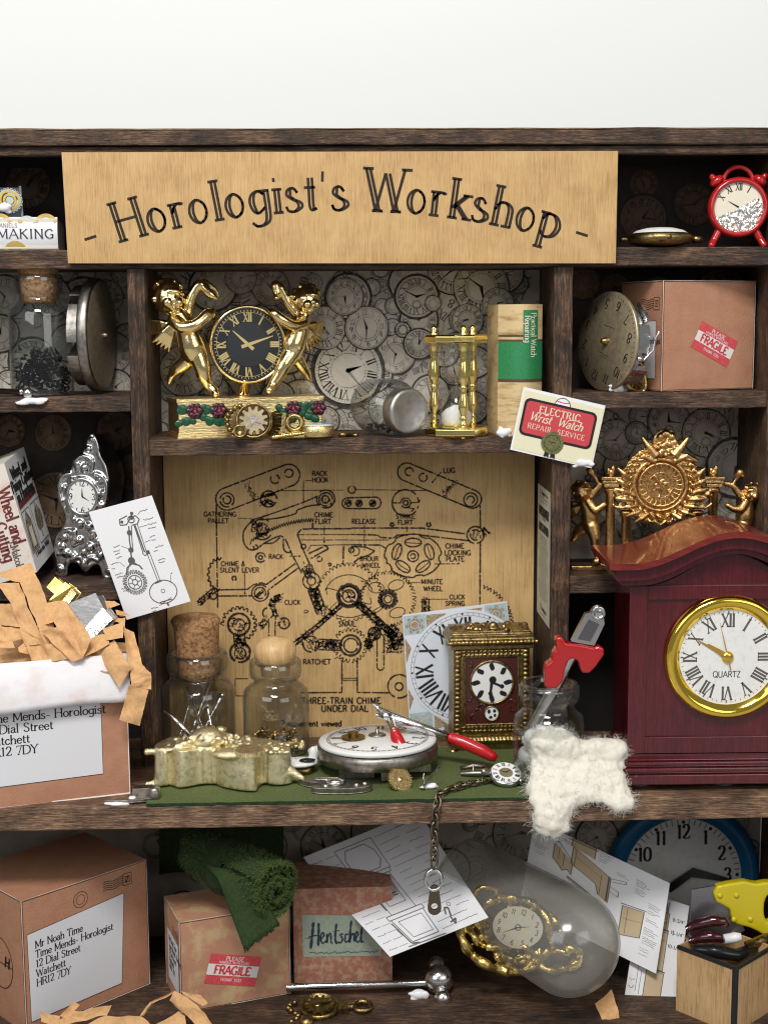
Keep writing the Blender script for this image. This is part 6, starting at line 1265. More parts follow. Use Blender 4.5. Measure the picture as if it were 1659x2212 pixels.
fill(mb, [(.08, .17), (.40, .17), (.38, .42), (.32, .47), (.24, .53), (.16, .47), (.1, .42)], mc2, 6); fill(mb, [(.17, .2), (.31, .2), (.31, .38), (.17, .38)], mc3, 2)
fill(mb, [(.56, .32), (.62, .27), (.82, .27), (.90, .33), (.88, .42), (.74, .52), (.6, .43)], mc2, 6); ribbon(mb, [(.70, .27), (.70, .2)], .03, mc2, 6); ribbon(mb, [(.74, .52), (.74, .44)], .02, mc3, 1)
b = MB(); text(b, 'J Malcolm Wild', 52, 26, 11, lambda x, y: (x, y, 0), 0, align='c', thin=.12, thick=.2, serif=.06, sx=.9); mb.add([mcv(v.x, v.y) for v in b.V], b.F, 5, False)
t.part('cover', mb, ['creamspine', 'whitebook', 'pages', 'maroon', 'grey_ink', 'ink', 'sepia'])
# silver rococo clock
by = 1242; L = on(180, by, Y1 + 1.3, Z_L3); t = Thing('silver_clock', 'ornate silver mantel clock with an oval white dial on the lower left shelf', 'clock', L, (0, 0, -14)); c = cos(R(14))
q = lambda cx, cy: ((.2569 * cx - 180) / c, by - (852.5 + .2569 * cy))
sil = [(830, 320), (860, 400), (872, 480), (915, 560), (935, 640), (940, 720), (915, 880), (880, 960), (880, 1040), (940, 1140), (960, 1260), (930, 1360), (960, 1480), (890, 1510), (850, 1400), (780, 1400), (720, 1455), (660, 1390), (590, 1380), (555, 1430), (540, 1500), (455, 1490), (480, 1400), (468, 1280), (490, 1180), (560, 1080), (575, 990), (525, 850), (515, 720), (545, 640), (640, 610), (665, 520), (740, 470), (775, 400), (800, 330)]
sil = catmull(sil + [sil[0]], 3)[:-1]; mb = MB(); mb.prism([q(*p) for p in sil], 0, 92); rr = random.Random(12)
for i, p in enumerate(sil):
    a = q(*p); b = q(*sil[(i + 1) % len(sil)])
    mb.tube([(a[0], 2, a[1]), (b[0], 2, b[1])], 4.6, 8); mb.ell((a[0], 2, a[1]), 4.8, None, 8, 6)
for cx, cy, r in ((640, 700, 34), (570, 760, 30), (590, 860, 30), (600, 940, 30), (880, 690, 36), (900, 800, 30), (880, 900, 30), (690, 560, 38), (800, 545, 36), (745, 590, 40), (690, 1060, 40), (770, 1080, 36), (640, 1130, 30), (550, 1180, 40), (640, 1200, 46), (530, 1260, 38), (690, 1200, 30), (560, 1310, 34), (620, 1330, 30), (715, 1300, 40), (770, 1260, 44), (800, 1160, 40), (850, 1210, 44), (860, 1320, 36), (900, 1260, 34), (715, 1410, 42), (500, 1450, 34), (930, 1450, 34), (640, 1020, 26), (810, 1010, 28), (790, 430, 30), (820, 350, 24)):
    x, z = q(cx, cy); mb.ell((x, -1, z), (r * .25, 4 + r * .07, r * .25), None, 12, 8)
for pts in ([(500, 1330), (480, 1240), (520, 1150), (600, 1120), (650, 1180), (620, 1250)], [(920, 1330), (945, 1240), (900, 1150), (830, 1130), (790, 1190)], [(600, 1370), (680, 1340), (720, 1400), (770, 1340), (850, 1370)], [(540, 880), (520, 760), (560, 660), (640, 640)], [(925, 860), (935, 740), (900, 660), (830, 630)], [(690, 620), (680, 530), (750, 490), (820, 530), (810, 620)]):
    mb.tube([(q(*p)[0], -3, q(*p)[1]) for p in catmull(pts, 4)], 4.2, 8)
dx, dz = q(722, 830); mb.torus((dx, -3, dz), 38, 5, 40, 8, sx=.92)
t.part('case', mb, ['silver'], remesh=.03, smooth=5)
mb = MB(); mp = lambda l: (lambda u, v: (u, -3.6 - .3 * l, v)); disc(mb, dx, dz, 34, mp(0), 0, 40, ry=38); mp = mp(1)
numerals(mb, dx, dz, 26, 13, mp, 1, 'arabic', False, ry=29, only=(0, 3, 6, 9), **SANS)
for i in range(12):
    if i % 3: a = R(30 * i); ribbon(mb, [(dx + 25 * cos(a), dz + 28 * sin(a)), (dx + 29 * cos(a), dz + 33 * sin(a))], 2, mp, 1)
hand(mb, dx, dz, 0, 18, 3.4, mp, 1); hand(mb, dx, dz, 120, 18, 3, mp, 1); t.part('dial', mb, ['dial', 'ink'])
# ------------------------------------------------------------------ third row, right: wreath clock
by = 1240; L = on(1424, by, Y1 + .95, Z_R3); t = Thing('wreath_clock', 'antique gold wreath clock flanked by cherubs behind the mahogany clock', 'clock', L, (0, 0, -4))
q = lambda cx, cy, y=0: (1151 + .3063 * cx - 1424, y, by - (810 + .3063 * cy))
dx, _, dz = q(890, 805); mb = MB(); rr = random.Random(4)
mb.lathe([(0, 14), (84, 14), (86, 6), (80, 2), (62, 0), (56, -4), (52, -2), (48, 2), (0, 3)], 60, (dx, 6, dz), 'y')
for ring_, n, r0 in ((80, 34, 9), (68, 28, 8)):
    for i in range(n):
        a = 2 * pi * i / n; a2 = a + (.5 if cos(a) > 0 else -.5); x, z = dx + ring_ * cos(a), dz + ring_ * 1.02 * sin(a)
        mb.ell((x, 0, z), (r0 * 1.25, 4.5, r0 * .42), ('Y', -math.degrees(a) + (55 if cos(a) > 0 else 125)), 9, 6)
        if i % 3 == 0: mb.ell((x * .98, -3, z), 4, None, 8, 6)
for i in range(24): a = 2 * pi * i / 24; mb.tube([(dx + 32 * cos(a), 1, dz + 32 * sin(a)), (dx + 43 * cos(a), 0, dz + 43 * sin(a))], [2, 2.8], 6)
mb.torus((dx, 0, dz), 46, 3, 48, 8); mb.torus((dx, 0, dz), 27, 1.6, 40, 6); mb.tube([(dx, -1, dz), (dx - 14, -2, dz + 20)], 2.4, 6); mb.tube([(dx, -1, dz), (dx + 3, -2, dz - 12)], 2, 6)
for i in range(60): a = rr.uniform(0, 6.28); r = rr.uniform(4, 25); mb.ell((dx + r * cos(a), 2.5, dz + r * sin(a)), 2.4, None, 6, 5)
t.part('wreath', mb, ['rosegold'], remesh=.026, smooth=1)
mb = MB()
for i in range(26): a = rr.uniform(0, 6.28); r = rr.uniform(0, 1); x, y, z = q(915 + 70 * r * cos(a), 520 + 85 * r * sin(a), 4); mb.ell((x, y - 3, z), rr.uniform(5, 8), None, 8, 6)
mb.lathe([(0, 10), (26, 10), (28, 4), (20, 0), (0, 0)], 30, q(920, 500, 4), 'y')
for s in (-1, 1):
    mb.tube([q(915 + s * 60, 600, 2), q(915 + s * 110, 540, 2), q(915 + s * 160, 470, 4)], [12, 9, 4], 8); mb.tube([q(915 + s * 60, 640, 2), q(915 + s * 150, 600, 2), q(915 + s * 230, 640, 4)], [9, 8, 3], 8)
t.part('crest', mb, ['rosegold'], remesh=.026, smooth=1)
for s, x0 in ((0, 545), (0, 1260), (1, 655), (1, 1150)):
    cx, _, z0 = q(x0, 760); mb = MB(); top = 1 if s == 0 else 0
    zt = z0 if not s else z0 - 50
    mb.lathe([(0, 0), (17, 0), (17, 6), (12, 10), (10, 14), (10, zt - 34), (13, zt - 30), (15, zt - 22), (12, zt - 20)], 20, (cx, 10, 0)); 
    if not s:
        for z_, w_ in ((zt - 18, 16), (zt - 10, 19), (zt - 2, 21)): mb.box(cx - w_, cx + w_, -4, 24, z_, z_ + 6)
        mb.ell((cx, 10, zt + 12), (9, 8, 10)); mb.ell((cx + 4, 8, zt + 20), (5, 5, 9)); mb.ell((cx - 6, 8, zt + 16), (5, 5, 8))
    t.part('column', mb, ['rosegold'], bevel=.012)
lp = cherub([[(368, 925, 10, 46), (396, 1000, 8, 56), (402, 1080, 10, 58)], [(392, 925, 2, 36), (432, 976, -6, 32), (470, 955, -8, 26), (492, 938, -8, 22)], [(392, 905, 16, 34), (440, 845, 16, 30), (472, 806, 14, 24)], [(462, 800, 12, 14), (430, 745, 12, 14), (405, 712, 12, 26), (385, 700, 12, 16)],
             [(414, 1100, 4, 54), (436, 1180, 0, 40), (440, 1256, 2, 28), (462, 1320, -4, 22)], [(384, 1105, 16, 50), (330, 1140, 22, 38), (305, 1180, 26, 26), (286, 1210, 28, 16)]],
            (334, 852, 4, 66, 30), [((345, 960, 26), (262, 1030, 34)), ((345, 950, 30), (250, 970, 38))], q, .3063, .3063, .8)
t.part('cherub', lp, ['rosegold'], remesh=.022, smooth=3)
rp_ = cherub([[(1500, 930, 10, 46), (1490, 1010, 8, 56), (1480, 1080, 10, 58)], [(1478, 930, 2, 34), (1440, 972, -6, 30), (1392, 968, -8, 25), (1350, 945, -8, 20)], [(1472, 900, 14, 32), (1428, 850, 14, 28), (1392, 812, 12, 22), (1345, 800, 12, 18)], [(1392, 806, 10, 12), (1420, 760, 10, 12), (1440, 722, 10, 30), (1462, 738, 10, 18), (1420, 735, 10, 18)],
             [(1470, 1100, 4, 54), (1450, 1180, 0, 40), (1440, 1260, 2, 26)], [(1500, 1105, 16, 50), (1550, 1150, 22, 36), (1570, 1200, 26, 24)]],
            (1535, 862, 4, 64, -24), [((1530, 950, 26), (1612, 975, 34)), ((1530, 965, 30), (1600, 1020, 38))], q, .3063, .3063, .8)
t.part('cherub', rp_, ['rosegold'], remesh=.022, smooth=3)
mb = MB()
for s_ in (-1, 1):
    for k_ in range(7):          # broad leaves fanning out below the wreath
        a = R(-90 + s_ * (22 + 13 * k_)); b0 = Vector((dx + 66 * cos(a), 2, dz + 66 * sin(a))); e_ = Vector((dx + 102 * cos(a + s_ * .22), -2, dz + 100 * sin(a + s_ * .22)))
        mb.tube([b0, b0.lerp(e_, .5) + Vector((0, -3, 0)), e_], [5, 8, 1.5], 8)
    x0 = q(545 if s_ < 0 else 1260, 800)
    for zz_ in (-6, -22, -40): mb.tube([(x0[0], 6, x0[2] + zz_), ((x0[0] + dx + s_ * 74) / 2, 2, x0[2] + zz_ - 8 + 6 * sin(zz_)), (dx + s_ * 78, 4, x0[2] + zz_ * .6)], [4.5, 6, 4], 8)
    for k_ in range(9): mb.ell((x0[0] - s_ * (8 + 5 * k_), 0, x0[2] - 14 - 9 * abs(sin(k_))), rr.uniform(4, 6.5), None, 8, 6)
t.part('filigree', mb, ['rosegold'], remesh=.026, smooth=1)
mb = MB(); mb.box(-190, 190, -14, 40, 0, 9); mb.box(-70, 70, -10, 34, 9, 60); t.part('base', mb, ['rosegold'], bevel=.02)
mb = MB(); mb.ell(q(455, 1330, -24), (16, 12, 9)); mb.ell(q(490, 1350, -26), (10, 10, 6)); mb.ell(q(430, 1345, -22), (9, 9, 7)); t.part('foot', mb, ['rosegold'], remesh=.03)
# ------------------------------------------------------------------ mahogany quartz clock
L = PZ(1353, 1704, .0); L.z = .22; t = Thing('mahogany_clock', 'dark red mahogany mantel clock with a gold bezel and white quartz dial', 'clock', L, (0, 0, -1)); W_ = 430; D_ = 172; H_ = 555
def top_z(u, lo=0):              # ogee arch over the width (0..1)
    a = abs(u - .5) * 2
    if a > .82: return 0
    return (1 + cos(pi * a / .82)) / 2 * 66
def arch_slab(x0, x1, y0, y1, zb, zt, m, n=48):
    b = MB(); up = []
    for i in range(n + 1): u = i / n; up.append((x0 + (x1 - x0) * u, zt + top_z(u)))
    lo = [(x, z - (zt - zb)) for x, z in up]
    b.prism(up + lo[::-1], y0, y1, sm=True); return b
mb = MB(); mb.box(0, W_, 6, D_, 62, 430); mb.box(-6, W_ + 6, 2, D_, 50, 60)
up = [(W_ * i / 40, 430 + top_z(i / 40) * 1.0) for i in range(41)]; mb.prism([(0, 430)] + up + [(W_, 430)], 6, D_)
body = t.part('case', mb, ['maho'], bevel=.02)
mb = MB()
for x0, x1, z0, z1 in ((0, 38, 62, 430), (W_ - 38, W_, 62, 430), (38.2, W_ - 38.2, 62, 98), (38.2, W_ - 38.2, 400, 430)): mb.box(x0, x1, -1, 5.9, z0, z1)
t.part('frame_moulding', mb, ['maho'], parent=body, bevel=.015)
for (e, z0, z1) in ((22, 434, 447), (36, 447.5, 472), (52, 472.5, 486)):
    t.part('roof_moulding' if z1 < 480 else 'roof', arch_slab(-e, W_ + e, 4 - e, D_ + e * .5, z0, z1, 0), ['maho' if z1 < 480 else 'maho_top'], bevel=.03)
mb = MB()
for z0, z1, g in ((0, 22, 26), (22, 27, 20), (27, 36, 24), (36, 40, 16), (40, 48, 19), (48, 52, 10)): mb.box(-g, W_ + g, -g, D_ + g * .5, z0, z1)
t.part('base_moulding', mb, ['maho'], bevel=.045)
dx, dz = 211, 1704 - 1430; mb = MB()
mb.lathe([(104, -2), (110, -8), (116, -13), (124, -15), (131, -11), (135, -3), (135, 4)], 90, (dx, -1, dz), 'y'); mb.lathe([(104, -2), (106, 1), (104, 3)], 80, (dx, -1, dz), 'y')
M['bezel'] = mat('shiny gold bezel', (1, .70, .10), .1, 1, bump=(3, .12)); bz = t.part('bezel', mb, ['bezel'])
mb = MB(); mp = lambda l: (lambda u, v: (u, 0 - .45 * l, v)); disc(mb, dx, dz, 108, mp(1), 0, 70)
numerals(mb, dx, dz, 80, 28, mp(2), 1, 'roman', True, thin=.07, thick=.16, serif=.13, sx=.8)
ticks(mb, dx, dz, 96, 100, 1.1, 60, mp(2), 1); ticks(mb, dx, dz, 95, 100.5, 2.6, 12, mp(3), 1); tcen(mb, 'QUARTZ', dx, dz - 38, 13, mp(2), 1, sp=.06, thin=.13, thick=.15, serif=0); t.part('dial', mb, ['dial', 'grey_ink'])
mb = MB(); M['goldhand'] = mat('gold clock hand', (.95, .62, .12), .25, 1)
for l, (a, L_, w_, tl) in enumerate(((300, 74, 8, 0), (304, 52, 12, 0), (346, 78, 2.4, 28))): hand(mb, dx, dz, a, L_, w_, (lambda l: (lambda u, v: (u, -3 - l, v)))(l), 0, tl)
mb.lathe([(0, -8), (6, -8), (12, -5), (13, -2), (12, 0)], 24, (dx, 0, dz), 'y'); t.part('hands', mb, ['goldhand'])
for x in (30, W_ - 30, W_ * .5):
    mb = MB(); mb.lathe([(0, -16.5), (24, -16.5), (30, -9), (26, -.2), (0, -.2)], 24, (x, 30, 0)); M['clearfoot'] = mat('clear rubber foot', (.32, .34, .36), .25, trans=.4); t.part('foot', mb, ['clearfoot'])
# ------------------------------------------------------------------ bench: felt mat
Y0f = .02; fz = .085
pts = [PZ(316, 1742, 0), PZ(1165, 1733, 0), on(1120, 1600, 4.9, 0), on(352, 1600, 4.9, 0)]; pts[0].y = -.02; pts[1].y = -.02
mb = MB(); rr = random.Random(6); org = (pts[0] + pts[1]) / 2; org.z = .003
def fl(a, b, z):
    p = pts[0].lerp(pts[1], a).lerp(pts[3].lerp(pts[2], a), b); e = .05 * noise.noise((a * 30, b * 30, 1)) if b in (0, 1) or a in (0, 1) else 0
    return Vector((p.x, p.y + e, z + .012 * noise.noise((a * 14, b * 10, 5)))) - org + Vector((0, 0, org.z))
mb.grid(lambda a, b: fl(a, b, fz), 60, 30, 0)
rim = [(i / 60, 0) for i in range(60)] + [(1, i / 30) for i in range(30)] + [(1 - i / 60, 1) for i in range(60)] + [(0, 1 - i / 30) for i in range(30)]; n = len(rim)
mb.add([fl(a, b, fz) for a, b in rim] + [fl(a, b, .002) for a, b in rim], [(i, (i + 1) % n, n + (i + 1) % n, n + i) for i in range(n)], 1)
for i in range(700):
    a = rr.random(); p = fl(a, 0, fz * rr.random()); d = Vector((rr.gauss(0, .02), -abs(rr.gauss(.02, .03)), rr.gauss(-.01, .02))); mb.tube([p, p + d], [.006, .002], 3, mi=1)
solo('felt_mat', 'green felt mat spread over the middle of the workbench', 'mat', org, mb, ['felt', 'feltedge'], k=1)
FZ = fz + .005
# ------------------------------------------------------------------ jars on the bench
L = on(430, 1592, 4.95, FZ); t = Thing('corked_jar', 'wide glass jar of thin steel rods with a big rough cork', 'jar', L)
mb = MB(); mb.lathe([(0, 2), (66, 2), (75, 8), (78, 18), (78, 120), (76, 140), (66, 152), (50, 158), (47, 166), (50, 172), (62, 178), (65, 190), (63, 212), (58, 218), (50, 218), (48, 210)], 50); t.part('bottle', mb, ['glass'], solid=.04)
mb = MB(); mb.lathe([(0, 160), (38, 160), (42, 172), (45, 220), (49, 272), (52, 288), (47, 295), (20, 299), (0, 297)], 36, wob=.1); t.part('cork', mb, ['cork'])
rr = random.Random(14)
for (x0, y0, x1, z1, r, b_) in ((-30, 10, 26, 148, 2.2, 0), (10, -10, -10, 120, 2.6, 1), (34, 6, 20, 96, 3.4, 1), (-10, 16, 50, 118, 1.8, 1), (-50, 0, -20, 100, 1.8, 0), (20, 20, -24, 140, 2, 0), (-36, -14, 30, 130, 2, 0)):
    mb = MB(); a, e = Vector((x0, y0, 6)), Vector((x1, y0 * .3, z1)); mb.tube([a, e], [r, r * .9], 8); d = (e - a).normalized()
    if b_: mb.ell(e + d * 3, 6); mb.tube([e - d * 14, e - d * 4], [5, 5], 8)
    t.part('steel_rod', mb, ['chrome'])
L = on(598, 1622, 4.7, FZ); t = Thing('ball_stopper_jar', 'small glass jar of tiny gears closed by a round wooden ball', 'jar', L)
mb = MB(); mb.lathe([(0, 2), (60, 2), (68, 8), (70, 18), (70, 122), (67, 138), (56, 148), (46, 154), (46, 162), (53, 168), (55, 178), (54, 200), (50, 204), (44, 204), (42, 196)], 50); t.part('bottle', mb, ['glass'], solid=.04)
mb = MB(); mb.lathe([(0, 170), (30, 170), (34, 196), (44, 210), (46, 224), (42, 238), (28, 250), (0, 254)], 40); t.part('ball_stopper', mb, ['ball'])
mb = MB(); rr = random.Random(8)
for i in range(46):
    a, r = rr.uniform(0, 6.28), 52 * math.sqrt(rr.random()); c = Vector((r * cos(a), r * sin(a), rr.uniform(8, 64 - r * .45))); Rm = Matrix.Rotation(rr.uniform(0, 3), 4, 'X') @ Matrix.Rotation(rr.uniform(0, 6), 4, 'Z')
    mb.T = Matrix.Translation(c) @ Rm; mb.prism(gearpts(0, 0, rr.uniform(6, 13), rr.choice((8, 10, 14)), 2.6), -1.4, 1.4, mi=i % 3); mb.tube([(0, -8, 0), (0, 8, 0)], 1.6, 6, mi=2); mb.T = Matrix.Identity(4)
o_ = t.part('tiny_gears', mb, ['bronze', 'gold_soft', 'steel']); o_['kind'] = 'stuff'
# ------------------------------------------------------------------ cast brass movement block
L = on(476, 1702, .95, FZ); t = Thing('brass_casting', 'shiny pale brass casting of a clock movement with wavy sides on the felt', 'movement model', L, (0, 0, 0)); mb = MB()
plan = catmull([(-142, 70), (-146, 34), (-128, 24), (-112, 34), (-84, 14), (-44, 34), (-14, 34), (4, 14), (40, -8), (74, -14), (80, 12), (92, 34), (118, 20), (146, 32), (152, 56), (136, 96), (70, 128), (-20, 138), (-110, 120), (-142, 70)], 6)[:-1]
n = len(plan); zt = lambda x, y: 84 - 6 * (x / 150) + 4 * noise.noise((x * .05, y * .05, 0))
vs = [(x * 1.03, y, 4) for x, y in plan] + [(x, y, 30) for x, y in plan] + [(x, y, 34) for x, y in plan] + [(x * .985, y + 1, zt(x, y)) for x, y in plan]
vs = [(x, y, z + (5 * sin(x * .045) if 20 < z < 40 else 0)) for x, y, z in vs]
fs = [(k_ * n + i, k_ * n + (i + 1) % n, (k_ + 1) * n + (i + 1) % n, (k_ + 1) * n + i) for k_ in range(3) for i in range(n)]
mb.add(vs, fs + [tuple(range(3 * n, 4 * n)), tuple(range(n))])
for x in (-128, -120, -44, -30, -18, 96, 106, 112): 
    y = min(p[1] for p in plan if abs(p[0] - x) < 9); mb.tube([(x, y + 3, 6), (x, y + 3, 82)], 4.5, 7)
rr = random.Random(31)
for i in range(120):
    x, y = rr.uniform(-128, 60), rr.uniform(30, 120); h_ = 34 * math.exp(-((x + 34) / 52) ** 2); mb.ell((x, y, 82 + h_ * rr.uniform(.3, 1)), (rr.uniform(5, 12), rr.uniform(5, 12), rr.uniform(4, 8)), None, 8, 6)
for i in range(60):
    x, y = rr.uniform(60, 146), rr.uniform(14, 80); mb.ell((x, y, 80), (rr.uniform(5, 9), rr.uniform(5, 9), 5), None, 8, 6)
mb.ell((-34, 70, 96), (40, 36, 26)); mb.ell((20, 10, 80), (38, 26, 12)); mb.limb([(-142, 40, 78), (-160, 34, 80)], [7, 8]); mb.limb([(146, 44, 26), (166, 40, 16), (176, 36, 14)], [16, 10, 6]); mb.limb([(-140, 40, 8), (-160, 30, 8)], [8, 7])
blk = t.part('body', mb, ['brass'], remesh=.028, smooth=1)
mb = MB(); mb.T = Matrix.Translation((64, 4, 87)) @ Matrix.Rotation(R(90), 4, 'X'); mb.prism(gearpts(0, 0, 34, 36, 4), -5, 5); mb.T = Matrix.Identity(4); t.part('toothed_wheel', mb, ['brass'])
mb = MB(); mb.tube([(-70, 70, 104), (-96, 76, 132), (-118, 80, 150)], [6, 5, 4], 10); mb.tube([(-118, 80, 150), (-128, 82, 158)], [2.4, 2.4], 8); t.part('winding_arbor', mb, ['chrome'])
# ------------------------------------------------------------------ dial movement, pliers and small parts
L = on(817, 1658, 2.9, FZ); t = Thing('dial_movement', 'round steel watch movement with a white enamel dial lying flat on the felt', 'watch movement', L, (-2.5, -1, 0)); mb = MB()
mb.lathe([(0, 22), (118, 22), (129, 25), (130, 50), (126, 53), (120, 54), (0, 54)], 72); mp_ = t.part('main_plate', mb, ['steel'])
mb = MB(); mb.prism([(-84, -1), (-10, -1), (-10, 22), (-84, 22)], -70, 40); mb.prism([(4, 0), (60, 0), (60, 22), (4, 22)], -100, -20); mb.lathe([(0, 4), (60, 4), (64, 10), (64, 22)], 30, (10, 40, 0)); mb.prism([(64, 6), (110, 6), (110, 22), (64, 22)], -64, 10); t.part('bridge', mb, ['steel'], bevel=.02)
mb = MB(); mb.lathe([(124, 55), (127, 58), (127, 63), (124, 65), (0, 66.5)], 72); mz = lambda l: (lambda u, v: (u, v, 66.6 + .35 * l - 1.6 * (u * u + v * v) / 127 ** 2))
numerals(mb, 0, 0, 88, 24, mz(1), 1, 'arabic', True, turn=-36, thin=.08, thick=.17, serif=.06); ticks(mb, 0, 0, 104, 109, 1.6, 60, mz(1), 1); ring(mb, 0, 0, 104, 1, mz(1), 1, 60); ring(mb, 0, 0, 109, 1, mz(1), 1, 60)
M['enamel'] = mat('white enamel', (.82, .82, .80), .2, coat=.3); t.part('enamel_dial', mb, ['enamel', 'ink'])
mb = MB(); mb.T = Matrix.Translation((-52, -2, 70)) @ Matrix.Rotation(R(90), 4, 'X'); mb.prism(gearpts(0, 0, 26, 30, 3), -3, 2); mb.prism(gearpts(0, 0, 12, 12, 3), 2, 12); mb.T = Matrix.Identity(4); t.part('toothed_wheel', mb, ['bronze'])
mb = MB(); mb.lathe([(0, 82), (4, 80), (4, 72), (16, 70), (20, 67), (0, 67)], 20, (0, 20, 0)); t.part('centre_arbor', mb, ['steel'])
def wpath(pts): return [P(*p[:3]) for p in pts]
org = P(860, 1568, 3.2); t = Thing('red_handled_pliers', 'small steel pliers with red grips resting open across the dial movement', 'pliers', org, k=1); k0 = KK(org)
def wt(mb, pts, flat=1, n=12): mb.tube([P(x, y, Y) - org for x, y, Y, r in pts], [r * k0 for x, y, Y, r in pts], n, flat=flat)
A1 = [(806, 1521, 3.77, 3), (818, 1532, 3.69, 7), (838, 1545, 3.53, 12), (862, 1556, 3.30, 13), (905, 1570, 3.14, 10), (968, 1592, 2.91, 8)]
A2 = [(968, 1592, 2.91, 9), (974, 1594, 2.89, 12), (1000, 1604, 2.79, 14), (1040, 1622, 2.60, 13.5), (1062, 1634, 2.48, 12), (1073, 1640, 2.44, 7)]
B1 = [(812, 1545, 3.65, 3), (822, 1546, 3.61, 8), (840, 1552, 3.46, 10), (846, 1564, 3.14, 9), (850, 1576, 2.83, 8), (853, 1583, 2.68, 8)]
B2 = [(852, 1580, 2.71, 9), (856, 1592, 2.52, 13), (864, 1610, 2.33, 14), (878, 1628, 2.21, 14), (890, 1636, 2.17, 11), (896, 1640, 2.13, 5)]
mb = MB(); wt(mb, A1); o1 = t.part('jaw', mb, ['chrome']); mb = MB(); wt(mb, B1); o2 = t.part('jaw', mb, ['chrome'])
mb = MB(); wt(mb, A2, n=16); t.part('grip', mb, ['redplastic'], parent=o1); mb = MB(); wt(mb, B2, n=16); t.part('grip', mb, ['redplastic'], parent=o2)
mb = MB(); wt(mb, [(836, 1548, 3.3, 9), (840, 1549, 3.22, 9)]); t.part('rivet', mb, ['chrome'])
mb = MB(); mb.prism(gearpts(0, 0, 29, 30, 4), -2.5, 2.5); mb.lathe([(0, -5), (5, -4), (6, -2.5)], 14, (0, 0, 0), 'y'); L = on(864, 1702, .95, FZ + .26); solo('brass_gear', 'flat brass gear wheel tilted on the felt below the dial movement', 'gear', L, mb, ['gold_soft'], rot=(-42, 16, 14))
L = on(730, 1712, .75, FZ); t = Thing('steel_bridge', 'curved steel watch bridge with a raised wheel lying at the front of the felt', 'watch part', L, (0, 0, -2)); mb = MB()
pl = catmull([(-66, 26), (-40, 18), (-56, -12), (0, -22), (52, -14), (74, 6), (60, 26), (20, 38), (-20, 30), (-66, 46), (-84, 60), (-90, 48), (-66, 26)], 5)[:-1]; n = len(pl)
mb.add([(x, y, 2) for x, y in pl] + [(x, y, 14) for x, y in pl], [tuple(range(n)), tuple(range(n, 2 * n))] + [(i, (i + 1) % n, n + (i + 1) % n, n + i) for i in range(n)], 0, False); t.part('plate', mb, ['steel'], bevel=.015)
mb = MB(); mb.lathe([(0, 14), (20, 14), (22, 18), (20, 22), (8, 26), (0, 27)], 26, (-6, 14, 0)); mb.tube([(-50, 16, 22), (0, 12, 24)], 4, 8)
t.part('wheel', mb, ['chrome'])
for x, y in ((40, 4), (58, 12), (-26, -4)):
    mb = MB(); mb.lathe([(0, 17), (5, 17), (6, 14)], 12, (x, y, 0)); t.part('screw', mb, ['chrome'])
glue('glue_blob', 'white glue blob with a broken pin between the brass gear and the chain', on(930, 1688, .9, FZ + .07), (22, 14, 9), 7)
mb = MB(); mb.tube([(-16, -8, 6), (20, 8, 44)], [3, 2.2], 8); mb.ell((-18, -8, 4), (7, 6, 5)); mb.ell((-14, 6, 18), (3, 3, 12)); solo('steel_pin', 'thin steel pin stuck upright in white glue beside the brass gear', 'pin', on(930, 1690, .86, FZ + .03), mb, ['chrome'])
L = on(648, 1660, 2.5, FZ); t = Thing('enamel_fragment', 'chipped white enamel fragment on a brass foot behind the brass casting', 'watch part', L, (0, 0, 10)); mb = MB(); mb.ell((0, 0, 24), (40, 30, 9)); mb.ell((-26, -4, 30), (18, 14, 10)); mb.ell((30, 6, 34), (10, 8, 22)); t.part('enamel', mb, ['enamel'], remesh=.03, smooth=2)
mb = MB(); mb.lathe([(0, 0), (22, 0), (24, 4), (24, 14), (0, 16)], 20, (8, 4, 0)); t.part('brass_foot', mb, ['bronze']); mb = MB(); mb.ell((14, -16, 33), (18, 10, 4)); t.part('dark_chip', mb, ['darkmetal'])
L = on(708, 1614, 4.2, FZ); t = Thing('steel_barrel', 'small steel barrel in a dab of glue between the ball jar and the dial movement', 'watch part', L); mb = MB(); mb.lathe([(0, 0), (13, 0), (14, 4), (12, 8), (12, 24), (10, 27), (0, 28)], 20, (-2, 0, 14)); t.part('barrel', mb, ['steel']); mb = MB(); mb.ell((-20, 0, 10), (24, 16, 12)); mb.lathe([(0, 0), (26, 0), (28, 4), (26, 14), (0, 14)], 24); t.part('seat', mb, ['glue', 'steel'])
L = on(1070, 1665, 1.9, FZ); mb = MB(); mb.tube([(-74, 6, 5), (-40, -6, 9), (-6, -4, 8), (16, 4, 12)], [5, 6, 6, 5], 8); mb.tube([(-74, 20, 12), (-46, 24, 16), (-20, 18, 16)], [5, 6, 5], 8); mb.tube([(-48, -2, 8), (-48, -2, 26)], 2, 6); mb.ell((14, 4, 14), 8); solo('steel_click', 'worn steel click pieces under the long red plier grip', 'watch part', L, mb, ['steel'])
L = on(1090, 1690, 1.35, FZ + .02); t = Thing('small_watch', 'small silver pocket watch with a white dial beside the cotton wool', 'pocket watch', L, (24, 0, 10)); mb = MB()
